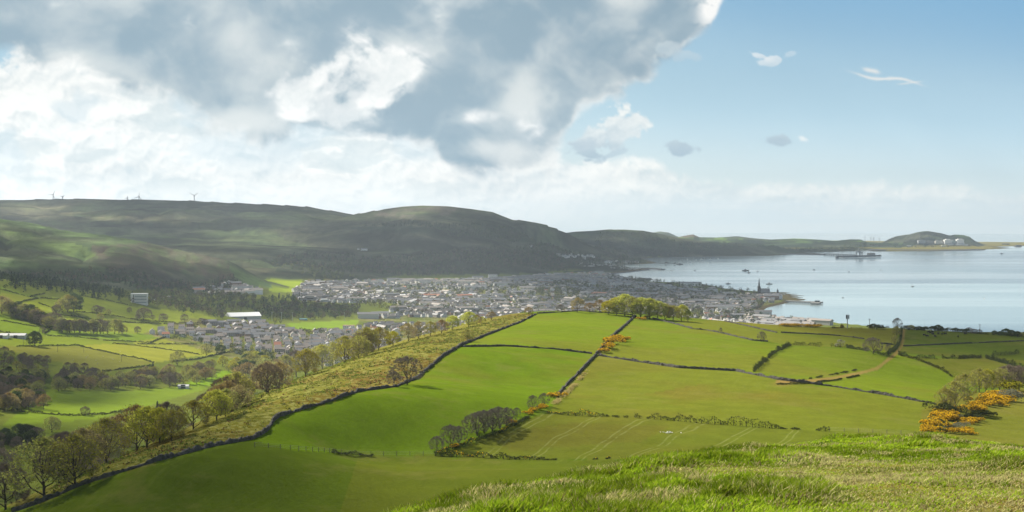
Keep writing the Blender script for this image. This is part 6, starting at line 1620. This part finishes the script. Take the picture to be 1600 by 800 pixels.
# breakwaters: marina arm, causeway, port wall
def breakwater(pts, w, h_, label):
    P = [sea_xy(*p) for p in pts]; x, y = resample(P, 25.0); rng = np.random.default_rng(len(x)); n = len(x)
    tx_, ty_ = np.gradient(x), np.gradient(y); l = np.hypot(tx_, ty_); nx_, ny_ = -ty_ / l, tx_ / l
    rows = [np.stack([x + nx_ * (off * w + rng.normal(size=n) * 1.5), y + ny_ * (off * w + rng.normal(size=n) * 1.5), zz_ + rng.normal(size=n) * .35 * (zz_ > 0)], 1) for off, zz_ in ((-.5, -2), (-.3, h_ * .6), (-.15, h_), (.15, h_), (.3, h_ * .6), (.5, -2))]
    v = np.stack(rows, 1).reshape(-1, 3); f = [[i * 6 + j, (i + 1) * 6 + j, (i + 1) * 6 + j + 1, i * 6 + j + 1] for i in range(n - 1) for j in range(5)] + [[0, 1, 4, 5], [1, 2, 3, 4]] + [[(n - 1) * 6 + q for q in (5, 4, 1, 0)], [(n - 1) * 6 + q for q in (4, 3, 2, 1)]]
    tag(mobj('breakwater', mesh_np('breakwater', v, np.array(f), [M_dkst])), label, 'breakwater')
breakwater([(958,419.6),(1015,420.2),(1036,421.4)], 34, 4.5, 'thin dark marina breakwater ending in the bay')
breakwater([(952,428.4),(985,425),(1012,421.6)], 24, 3.0, 'rock arm enclosing the marina on its town side')
breakwater([(1196,396.4),(1240,397.4),(1288,398.2)], 40, 6, 'long low causeway leading out to the deep-water jetty')
breakwater([(1358,391.2),(1390,391.6),(1450,391.8),(1500,391.6),(1530,390.8)], 120, 9, 'long dark sea wall in front of the headland')
breakwater([(1000,434.8),(1016,435.4)], 20, 2.0, 'short dark skerry off the town shore')
# deep-water jetty with unloaders
o, u = sea_obj('ore_jetty', 1340, 402.5, 'dark deep-water jetty with pale unloading cranes', 'jetty'); u = u
ox, oy, _ = o.location
m = MB(); strip(m, *sea_xy(1313, 403.2), *sea_xy(1372, 401.6), 45, 3, 13, off=(ox, oy)); mobj('deck', m.mesh('deck', [M_iron]), o)
m = MB(); strip(m, *sea_xy(1306, 403.6), *sea_xy(1310, 403.6), 25, 0, 11, off=(ox, oy)); mobj('dolphin', m.mesh('dolphin', [M_iron]), o)
m = MB()
for k in range(19):
    t = k / 18; a = sea_xy(1288 + (1338 - 1288) * t, 398.6 + 2.2 * t); m.box(a[0] - ox - 3, a[0] - ox + 3, a[1] - oy - 3, a[1] - oy + 3, -2, 9)
strip(m, *sea_xy(1288, 398.6), *sea_xy(1338, 400.8), 12, 9, 11.5, off=(ox, oy)); mobj('trestle', m.mesh('trestle', [M_iron]), o)
def crane(cx, cy4, s, mt):
    c = MB(); a = sea_xy(cx, cy4); X0, Y0 = a[0] - ox, a[1] - oy
    for q in (-1, 1):
        for r in (-1, 1): c.box(X0 + q * 11 * s - 1.5, X0 + q * 11 * s + 1.5, Y0 + r * 8 - 1.5, Y0 + r * 8 + 1.5, 12, 12 + 24 * s)
    c.box(X0 - 16 * s, X0 + 16 * s, Y0 - 9, Y0 + 9, 12 + 18 * s, 12 + 26 * s); c.tube((X0, Y0, 12 + 24 * s), (X0, Y0, 12 + 44 * s), 2.5, 1.0, 6); c.tube((X0, Y0, 12 + 42 * s), (X0 + 30 * s, Y0, 12 + 28 * s), 1.2, 1, 4)
    mobj('crane', c.mesh('crane', [mt]), o)
crane(1341, 401.8, 1.0, M_grey); crane(1345, 401.8, 0.7, M_grey); 
m = MB(); strip(m, *sea_xy(1357, 401.5), *sea_xy(1365, 401.3), 24, 12, 24, off=(ox, oy)); mobj('conveyor_house', m.mesh('conveyor_house', [M_conc]), o)
# small pier and moored vessel across the marina
o, u = sea_obj('landing_pier', 1045, 412.9, 'thin landing stage with small sheds beyond the marina', 'pier'); ox, oy, _ = o.location
m = MB(); strip(m, *sea_xy(1022, 412.2), *sea_xy(1058, 413.2), 8, 3, 4.5, off=(ox, oy)); mobj('deck', m.mesh('deck', [M_iron]), o)
m = MB(); strip(m, *sea_xy(1039.5, 412.8), *sea_xy(1043, 412.9), 12, 4.5, 11, off=(ox, oy)); mobj('shed', m.mesh('shed', [M_dkst]), o); m = MB(); strip(m, *sea_xy(1053, 413.2), *sea_xy(1056, 413.2), 10, 4.5, 9, off=(ox, oy)); mobj('shed', m.mesh('shed', [M_dkst]), o)

# ------------------------------------------------------------------ boats
def hull(m, L, W, H_, mi=0):
    n = 9; v = []
    for i in range(n):
        t = i / (n - 1); wid = W / 2 * (1 - max(0, (t - .45) / .55) ** 2.2) * (0.82 + .18 * min(1, t * 4)); x = (t - .5) * L; sh_ = H_ * (1 + .25 * t * t)
        v += [[x, -wid, sh_], [x, -wid * .7, 0], [x, 0, -.4], [x, wid * .7, 0], [x, wid, sh_]]
    f = [[i*5+j, i*5+j+1, (i+1)*5+j+1, (i+1)*5+j] for i in range(n-1) for j in range(4)] + [[i*5, (i+1)*5, (i+1)*5+4, i*5+4] for i in range(n-1)]
    m.add(v, f, mi); m.add([v[0], v[1], v[3], v[4]], [[0, 1, 2, 3]], mi)
def boat(px, py, L, label, kind='motor', rz=0.0, dark=False, group=None):
    o, u = sea_obj('boat', px, py, label, 'boat', rz); tag(o, group=group)
    L *= .72; m = MB(); hull(m, L, L * .28, L * .10); mobj('hull', m.mesh('hull', [M_iron if dark else M_white]), o)
    m = MB(); m.box(-L*.2, L*.12, -L*.09, L*.09, L*.10, L*.22); m.box(-L*.12, L*.05, -L*.08, L*.08, L*.22, L*.29); mobj('cabin', m.mesh('cabin', [M_white if not dark else M_grey]), o)
    m = MB(); m.tube((L*.02, 0, L*.1), (L*.02, 0, L * (1.2 if kind == 'sail' else .42)), L*.012, L*.008, 5); 
    if kind == 'sail': m.tube((L*.02, 0, L*.28), (-L*.4, 0, L*.28), L*.01, L*.008, 4)
    mobj('mast', m.mesh('mast', [M_grey]), o)
BT = [(1062,413.4,48,'largest dark vessel moored at the end of the landing stage','motor',.2,1),(1049,422,16,'small grey boat just outside the marina breakwater','motor',.3,0),(1165,423.2,42,'long dark boat of a pair in the middle of the bay','motor',0,1),(1170,426.4,22,'smaller dark boat of the pair in the middle of the bay','motor',.1,1),
      (1184,424.5,15,'pale boat right of the pair in the middle of the bay','motor',0,0),(1138,443.6,24,'lone dark boat off the town shore','motor',.2,1),(1202,444.2,30,'long thin dark boat right of the tall spire','motor',0,1),(1200,449,12,'small pale launch close to the tall spire','motor',0,0),
      (1426,448,16,'dark fishing boat alone in the open bay','motor',.2,1),(1317,465.4,10,'small dark boat off the pier head','motor',.2,1),(1326,425,15,'pale boat in the open bay beyond the pier','motor',.1,0),(1272,421.8,18,'dark speck of a boat below the jetty','motor',.1,1),(1377,422,12,'small boat in the far right of the bay','motor',0,0),
      (1538,467,14,'small sailing boat crossing the right side of the bay','sail',1.2,0),(1565,396.6,30,'boat beyond the headland point','motor',0,1),(1086,423,18,'boat between the marina and the pair in the bay','motor',.4,0)]
for px, py, L_, lb, kd, rz, dk_ in BT: boat(px, py, L_, lb, kd, rz, dk_)
for i, (px, py) in enumerate([(1066,407),(1074,405.5),(1078,408.5),(1083,404.5),(1088,406.6),(1096,405.2),(1101,404.6),(1110,405.4),(1122,404.3),(1092,409),(1077,412),(1107,411.5),(1069,403.6)]):
    boat(px, py, 15 + 5 * hr_.random(), 'small yacht moored in the cluster off the far shore', 'sail', hr_.random() * 3, i % 3 == 0, 'yachts moored off the far shore')
for i in range(110):
    t = hr_.random(); px = 905 + 95 * t; py = 423.4 - 2.6 * t + (hr_.random() - .4) * (2.8 - 1.7 * t)
    x, y = sea_xy(px, py); z = max(0.2, G(x, y))
    if i % 2: 
        o = empty('boat', (x, y, z), hr_.random() * 3); tag(o, 'white yacht berthed in the crowded marina', 'boat', 'yachts in the marina')
        m = MB(); 
        if 'yh' not in globals():
            a_ = MB(); hull(a_, 12, 3.4, 1.3); yh = a_.mesh('hull', [M_white]); a_ = MB(); a_.box(-3, 2, -1, 1, 1.3, 2.1); yc_ = a_.mesh('cabin', [M_grey]); a_ = MB(); a_.tube((0, 0, 1.3), (0, 0, 16), .16, .1, 5); a_.tube((0, 0, 3), (-5, 0, 3), .14, .1, 4); ym = a_.mesh('mast', [M_white])
        for nm_, me_ in (('hull', yh), ('cabin', yc_), ('mast', ym)): link(bpy.data.objects.new(nm_, me_), o)
# rocks off the point
for px, py, L_, lb in [(1569.6,382.6,70,'left of two small rocks off the headland tip'),(1575,382.7,60,'right of two small rocks off the headland tip'),(1590,385.2,80,'rock standing alone right of the headland tip')]:
    x, y = sea_xy(px, py); y = min(y, 13600.0); 
    s_, _ = px_dir(px, py); x = float(s_) * y
    rng = np.random.default_rng(int(px)); th_ = np.linspace(0, 2 * math.pi, 13)[:-1]; m = MB(); 
    r0 = L_ / 2 * (0.8 + .4 * rng.random(12)); v = [[x + r * math.cos(t), y + r * .5 * math.sin(t), -2] for r, t in zip(r0, th_)] + [[x + r * .6 * math.cos(t), y + r * .3 * math.sin(t), 7 + 6 * rng.random()] for r, t in zip(r0, th_)] + [[x, y, 13]]
    m.add(v, [[i, (i+1) % 12, 12 + (i+1) % 12, 12 + i] for i in range(12)], 0); m.add(v, [[12 + i, 12 + (i+1) % 12, 24] for i in range(12)], 0)
    tag(mobj('sea_rock', m.mesh('sea_rock', [M_dkst])), lb, 'rock')

# ------------------------------------------------------------------ power station on the headland
def block(px0, px1, pyb, pyt, label, mat=M_white, dep=40, y=None, name='reactor_hall', cat='power station', domes=0):
    _h = hit((px0 + px1) / 2, min(pyb, 386.5), 9500.0); y = _h[1] if _h else 12350.0
    x0, _, z0 = at(px0, pyb, y); x1, _, _ = at(px1, pyb, y); _, _, z1 = at(px0, pyt, y)
    z0 = min(z0, G((x0 + x1) / 2, y)) ; o = empty(name, ((x0 + x1) / 2, y, z0)); tag(o, label, cat); L = x1 - x0; H_ = z1 - z0
    m = MB()
    if domes:
        m.box(-L/2, L/2, -dep/2, dep/2, -8, H_ * .86); nn_ = 5
        for k in range(nn_): cx = -L/2 + L * (k + .5) / nn_; m.box(cx - L / nn_ * .36, cx + L / nn_ * .36, -dep * .54, dep * .5, -6, H_ * (.93 + .07 * (k % 2)))
    else: m.box(-L/2, L/2, -dep/2, dep/2, -8, H_)
    mobj('wall', m.mesh('wall', [mat]), o)
    m = MB(); m.box(-L*.3, L*.3, -dep*.3, dep*.3, H_ * .92, H_ * 1.08 if domes else H_ * 1.15); mobj('roof_plant', m.mesh('roof_plant', [M_grey if not domes else mat]), o)
    m = MB(); m.box(-L*.42, L*.42, -dep*.55, -dep*.5, H_*.12, H_*.22); mobj('window_band', m.mesh('window_band', [M_grey]), o)
block(1475, 1486.5, 381.5, 374.0, 'left white reactor hall on the headland', domes=1); block(1494, 1505.5, 381.5, 373.6, 'right white reactor hall on the headland', domes=1)
block(1487, 1493, 381, 375.6, 'grey-green hall between the two white reactor halls', plain('sage_cladding', (0.35, 0.42, 0.38), 0.6), 30); block(1461, 1474, 380.5, 376.4, 'cream turbine hall left of the reactor halls', plain('cream', (0.6, 0.58, 0.5), 0.6), 30)
block(1481, 1490, 383.0, 381.2, 'low white annex under the left reactor hall', M_white, 20, 12300); block(1493, 1512, 383.2, 381.5, 'long low white building under the right reactor hall', M_white, 20, 12300); block(1471, 1478, 384.8, 383.8, 'small white shed near the shore of the power station', M_white, 16, 12250)
block(1434, 1446, 379.5, 375.4, 'pale blue-grey works buildings at the left of the power station', M_grey, 30); block(1447, 1458, 379.8, 376.8, 'second pale works building at the left of the power station', M_conc, 30); block(1417, 1424, 385.2, 383.4, 'white shed low on the shore left of the power station', M_white, 20, 12250)
# pylons on the saddle
for i, px in enumerate((1351.5, 1360.5, 1365, 1374)):
    y = 12500.0; x, _, z = at(px, 377, y); z = G(x, y); o = empty('pylon', (x, y, z)); tag(o, 'tiny electricity pylon on the saddle left of the headland', 'pylon', 'pylons left of the headland')
    m = MB()
    for a in (-1, 1):
        for b in (-1, 1): m.tube((a * 5, b * 5, -3), (a * .6, b * .6, 46), .6, .4, 4)
    mobj('lattice', m.mesh('lattice', [M_grey]), o); m = MB()
    for zz_ in (30, 37, 43): m.tube((-9, 0, zz_), (9, 0, zz_), .5, .5, 4)
    mobj('crossarm', m.mesh('crossarm', [M_grey]), o)

# ------------------------------------------------------------------ wind turbines
M_turb = plain('turbine_grey', (0.48, 0.47, 0.47), 0.5)
def turbine(px, pyb, pyh, y, ang, label, s=1.0):
    x, _, z = at(px, pyb, y); z = G(x, y); hub = CAM_Z + px_dir(px, pyh)[1] * y - z; o = empty('wind_turbine', (x, y, z)); tag(o, label, 'wind turbine')
    m = MB(); m.tube((0, 0, -5), (0, 0, hub), 2.3, 1.5, 10); mobj('tower', m.mesh('tower', [M_turb]), o)
    m = MB(); m.box(-2.5, 2.5, -4, 8, hub - 2.2, hub + 2.6); mobj('nacelle', m.mesh('nacelle', [M_turb]), o)
    m = MB(); m.tube((0, -4, hub), (0, -7.5, hub), 2.6, 0.8, 10); hb_ = mobj('hub', m.mesh('hub', [M_turb]), o)
    for k in range(3):
        a = ang + k * 2.0944; d = np.array([math.sin(a), 0, math.cos(a)]); p = np.array([d[2], 0, -d[0]]); m = MB(); c = np.array([0, -6.0, hub]); B_ = 30.0 * s
        prof_ = [(1, 1.6), (B_ * .2, 2.9), (B_ * .6, 2.0), (B_, .8)]
        v = []
        for q, w_ in prof_:
            for yy_ in (-.5, .5): v += [(c + d * q - p * w_ * .3 + [0, yy_, 0]).tolist(), (c + d * q + p * w_ * .7 + [0, yy_, 0]).tolist()]
        f = []
        for i in range(3): b0 = i * 4; f += [[b0, b0+1, b0+5, b0+4], [b0+2, b0+6, b0+7, b0+3], [b0, b0+4, b0+6, b0+2], [b0+1, b0+3, b0+7, b0+5]]
        f.append([12, 13, 15, 14]); m.add(v, f); mobj('blade', m.mesh('blade', [M_turb]), o)
turbine(83, 311, 304.5, 8450, 0.5, 'wind turbine above the far left plateau, blades like a letter Y', 1.0); turbine(217, 312, 307.5, 8500, 0.2, 'wind turbine in the middle of the plateau skyline', .9); turbine(303.5, 313, 305.5, 8400, 1.0, 'tallest wind turbine, at the right end of the plateau skyline', 1.0)
turbine(98, 311, 307.5, 8600, 0.9, 'faint thin wind turbine beside the Y-bladed one', .5); turbine(199, 312, 309.5, 8600, 0.3, 'faint stub of a wind turbine left of the middle one', .5)

# ------------------------------------------------------------------ masts and poles
def pole(px, pyb, pyt, label, kind, ymin=150.0, w=None):
    h = hit(px, pyb, ymin); x, y, z = h; H_ = (pyb - pyt) * y / FPX; o = empty({'mast': 'telecom_mast', 'pole': 'utility_pole', 'light': 'floodlight'}[kind], h); tag(o, label, {'mast': 'mast', 'pole': 'pole', 'light': 'floodlight'}[kind])
    r = .16 if kind == 'pole' else .3
    m = MB(); m.tube((0, 0, -.5), (0, 0, H_), r * 1.2, r, 8); mobj('post', m.mesh('post', [M_wood if kind == 'pole' else M_grey]), o)
    m = MB()
    if kind == 'mast':
        for zz_ in (.98, .86): 
            for a in range(3): c = (math.cos(a * 2.09) * .9, math.sin(a * 2.09) * .9); m.box(c[0] - .3, c[0] + .3, c[1] - .3, c[1] + .3, H_ * zz_ - 1.6, H_ * zz_)
        mobj('antenna', m.mesh('antenna', [M_iron]), o)
    elif kind == 'pole': m.box(-.9, .9, -.08, .08, H_ - .5, H_ - .3); mobj('crossarm', m.mesh('crossarm', [M_wood]), o)
    else: m.box(-1.2, 1.2, -.2, .2, H_ - .6, H_); mobj('lamp', m.mesh('lamp', [M_grey]), o)
pole(1324, 513, 491.5, 'tall telecom mast with antennas on the pasture skyline', 'mast'); pole(1358.5, 513, 498, 'thin utility pole right of the telecom mast', 'pole'); pole(1444, 516, 499.5, 'thin utility pole against the sea right of the farm track', 'pole'); pole(1531, 521, 506.5, 'utility pole at the seaward edge among shrubs', 'pole')
pole(775, 795, 757, 'short stake at the edge of the knoll', 'pole') if False else None
for px, a, b, l in [(90,550,540,'utility pole in the pale valley field below the bend'),(131,551,541,'utility pole left of the conifer wood edge'),(198,523,511,'utility pole by the row of slender trees'),(326,545,534,'utility pole in the yellow field near the estate'),(190,565,556,'utility pole low in the pale valley field'),(37,540,531,'left pole of a pair below the farm shed'),(41,540,531,'right pole of a pair below the farm shed'),(46,541,532,'pole beside the dense dark farm tree')]: pole(px, a, b, l, 'pole', 900.0)
for px, l in [(425,'leftmost floodlight of the playing field'),(440,'second floodlight of the playing field'),(457,'third floodlight of the playing field'),(538,'floodlight at the right end of the playing field')]: pole(px, 502, 488, l, 'light', 900.0)

# ------------------------------------------------------------------ cattle and sheep
def beast_mesh(col_, L=2.3, hgt=1.4, thin=0.3, wool=False):
    m = MB(); n = 10; k = 8; v = []
    for i in range(n):
        t = i / (n - 1); x = (t - .5) * L * .72; r = hgt * .30 * (0.75 + .35 * math.sin(t * math.pi)) * (1.15 if wool else 1); zc = hgt * .70 + .03 * math.sin(t * 6)
        for j in range(k): a = j * 2 * math.pi / k; v.append([x, math.cos(a) * r * .85, zc + math.sin(a) * r])
    f = [[i*k+j, i*k+(j+1)%k, (i+1)*k+(j+1)%k, (i+1)*k+j] for i in range(n-1) for j in range(k)]; m.add(v, f)
    m.add([v[j] for j in range(k)] + [[-L*.38, 0, hgt*.7]], [[(j+1)%k, j, k] for j in range(k)]); m.add(v[-k:] + [[L*.38, 0, hgt*.72]], [[j, (j+1)%k, k] for j in range(k)])
    for sx in (-.28, .26):
        for sy in (-1, 1): m.tube((sx * L, sy * hgt * .16, hgt * .55), (sx * L + .03, sy * hgt * .16, -0.05), hgt * .085, hgt * .045, 6)
    m.tube((L*.32, 0, hgt*.80), (L*.47, 0, hgt*.62), hgt*.15, hgt*.11, 7); m.tube((L*.45, 0, hgt*.66), (L*.62, 0, hgt*.40), hgt*.12, hgt*.075, 7); m.tube((-L*.36, 0, hgt*.85), (-L*.40, 0, hgt*.4), .04, .02, 4)
    for sy in (-1, 1): m.tube((L*.46, sy*.08, hgt*.70), (L*.45, sy*.26, hgt*.72), .05, .02, 4)
    return m.mesh('body', [col_], smooth=True)
cowm = beast_mesh(plain('black_hide', (0.018, 0.016, 0.015), 0.7)); sheepm = beast_mesh(plain('fleece', (0.55, 0.52, 0.46), 0.9), 1.2, 0.8, wool=True)
for px, py in [(1451,520.5),(1454,521.5),(1457,520),(1458,523.5),(1466,522.5),(1472,523.5),(1477,523),(1449,526.5),(1461,527),(1444,525),(1497,527),(1458,522),(1420,516),(1432,516),(1508,523)]:
    h = hit(px, py, 150.0); o = bpy.data.objects.new('cow', cowm); link(o); o.location = h; o.rotation_euler = (0, 0, hr_.random() * 6.28); tag(o, 'black cow grazing in the shaded far field', 'cow', 'black cattle in the far field')
gm = MB(); gm.tube((-.22, 0, .22), (.16, 0, .26), .07, .11, 7); gm.tube((.14, 0, .28), (.26, 0, .36), .07, .06, 6); gm.tube((.26, 0, .36), (.34, 0, .34), .025, .01, 4); gm.tube((-.22, 0, .22), (-.42, 0, .2), .06, .02, 4)
for q_ in (-.04, .04): gm.tube((0, q_, .2), (.02, q_, -.02), .012, .012, 3)
gullm = gm.mesh('body', [M_white])
for i in range(12):
    px, py = 1031 + 34 * hr_.random(), 675.5 + 2.5 * hr_.random(); h = hit(px, py, 150.0); o = link(bpy.data.objects.new('gull', gullm)); o.location = h; o.rotation_euler = (0, 0, hr_.random() * 6.28); tag(o, 'white gull standing in the tramlined field', 'gull', 'gulls in the tramlined field')
for i in range(24):
    if i < 14: px, py = 104 + 90 * hr_.random(), 549 + 20 * hr_.random(); zone = 'pale valley field'
    else: px, py = 235 + 90 * hr_.random(), 536 + 12 * hr_.random(); zone = 'yellow valley fields'
    h = hit(px, py, 150.0); o = bpy.data.objects.new('sheep', sheepm); link(o); o.location = h; o.rotation_euler = (0, 0, hr_.random() * 6.28); tag(o, 'white sheep grazing in the ' + zone, 'sheep', 'sheep in the ' + zone)
# ------------------------------------------------------------------ grass on the knoll
rg = np.random.default_rng(1234)
def blades(n, region, hmin, hmax, wid, clump, seed):
    """points on the knoll in view"""
    px = rg.random(n * 2) * 1760 - 80; yy = 8.5 + (50 - 8.5) * rg.random(n * 2) ** 1.25
    s_ = (px - 800) / FPX; x = s_ * yy; y = yy
    return x, y
NB = 620000
x, y = blades(NB, None, 0, 0, 0, 0, 0)
ins = in_poly(x, y, [(a - 0, b) for a, b in KEDGE])
d, _ = dist_poly(x, y, KEDGE, True)
ok = ins | (d < 2.2)
x, y = x[ok], y[ok]
wn = knoll_worn(x, y)
cl = fbm(x / 0.75, y / 0.75, 3, 701); big_c = fbm(x / 3.2, y / 3.2, 3, 702)
dens = np.where(wn > 0.5, 0.75, 0.45 + 0.9 * sstep(0.40, 0.62, cl))
ok = rg.random(len(x)) < dens
x, y, wn, cl, big_c = x[ok], y[ok], wn[ok], cl[ok], big_c[ok]
z = ground(x, y)
n = len(x)
tuft = sstep(0.47, 0.62, cl) * sstep(0.40, 0.58, big_c)
h = (0.03 + 0.045 * rg.random(n)) * (1 - wn * 0.45) + tuft * (1 - wn * .75) * (0.05 + 0.09 * rg.random(n))
w = 0.0045 + 0.0025 * rg.random(n); w = w * np.clip(np.hypot(x, y) / 14, 1.0, 2.4)
a = rg.random(n) * 6.283; lean = 0.25 + 1.0 * rg.random(n) + wn * 0.5
wind = np.stack([np.full(n, 0.12), np.full(n, -0.05)], 1)
dx_, dy_ = np.cos(a) * lean + wind[:, 0], np.sin(a) * lean + wind[:, 1]
px_, py_ = -np.sin(a), np.cos(a)
P = np.stack([x, y, z - 0.015], 1)
def off(k, hh, ww):
    return P + np.stack([dx_ * h * k ** 1.6 * .8 + px_ * ww, dy_ * h * k ** 1.6 * .8 + py_ * ww, hh * h], 1)
V_ = np.stack([off(0, 0, -w), off(0, 0, w), off(.55, .55, w * .75), off(.55, .55, -w * .75), off(1.0, .88, w * 0.0)], 1).reshape(-1, 3)
b = np.arange(n) * 5
F4 = np.stack([b, b + 1, b + 2, b + 3], 1); F3 = np.stack([b + 3, b + 2, b + 4], 1)
green1, green2, straw, brown = np.array([0.165, 0.275, 0.012]), np.array([0.32, 0.40, 0.030]), np.array([0.50, 0.46, 0.19]), np.array([0.20, 0.13, 0.08])
t1 = rg.random(n)[:, None]
colr = green1 + (green2 - green1) * t1
colr = colr * (0.72 + 0.6 * sstep(.38, .62, fbm(x / 1.6, y / 1.6, 3, 704)))[:, None] * np.where(tuft > .5, .8, 1.0)[:, None]
pstraw = np.clip(0.05 + wn * 0.42 + 0.7 * sstep(0.56, 0.66, fbm(x / 1.1, y / 1.1, 3, 703)), 0, .9)
st = rg.random(n) < pstraw; colr[st] = straw * (0.55 + 0.6 * rg.random((st.sum(), 1)))
bw = rg.random(n) < 0.03 + .07 * wn; colr[bw] = brown * (0.7 + .6 * rg.random((bw.sum(), 1)))
M_blade = vcol_leaf('grass_blade', 0.42, 0.35)
tag(mobj('grass', mesh_np('grass', V_, [F4, F3], [M_blade], np.repeat(colr, 5, 0))), kind='stuff')
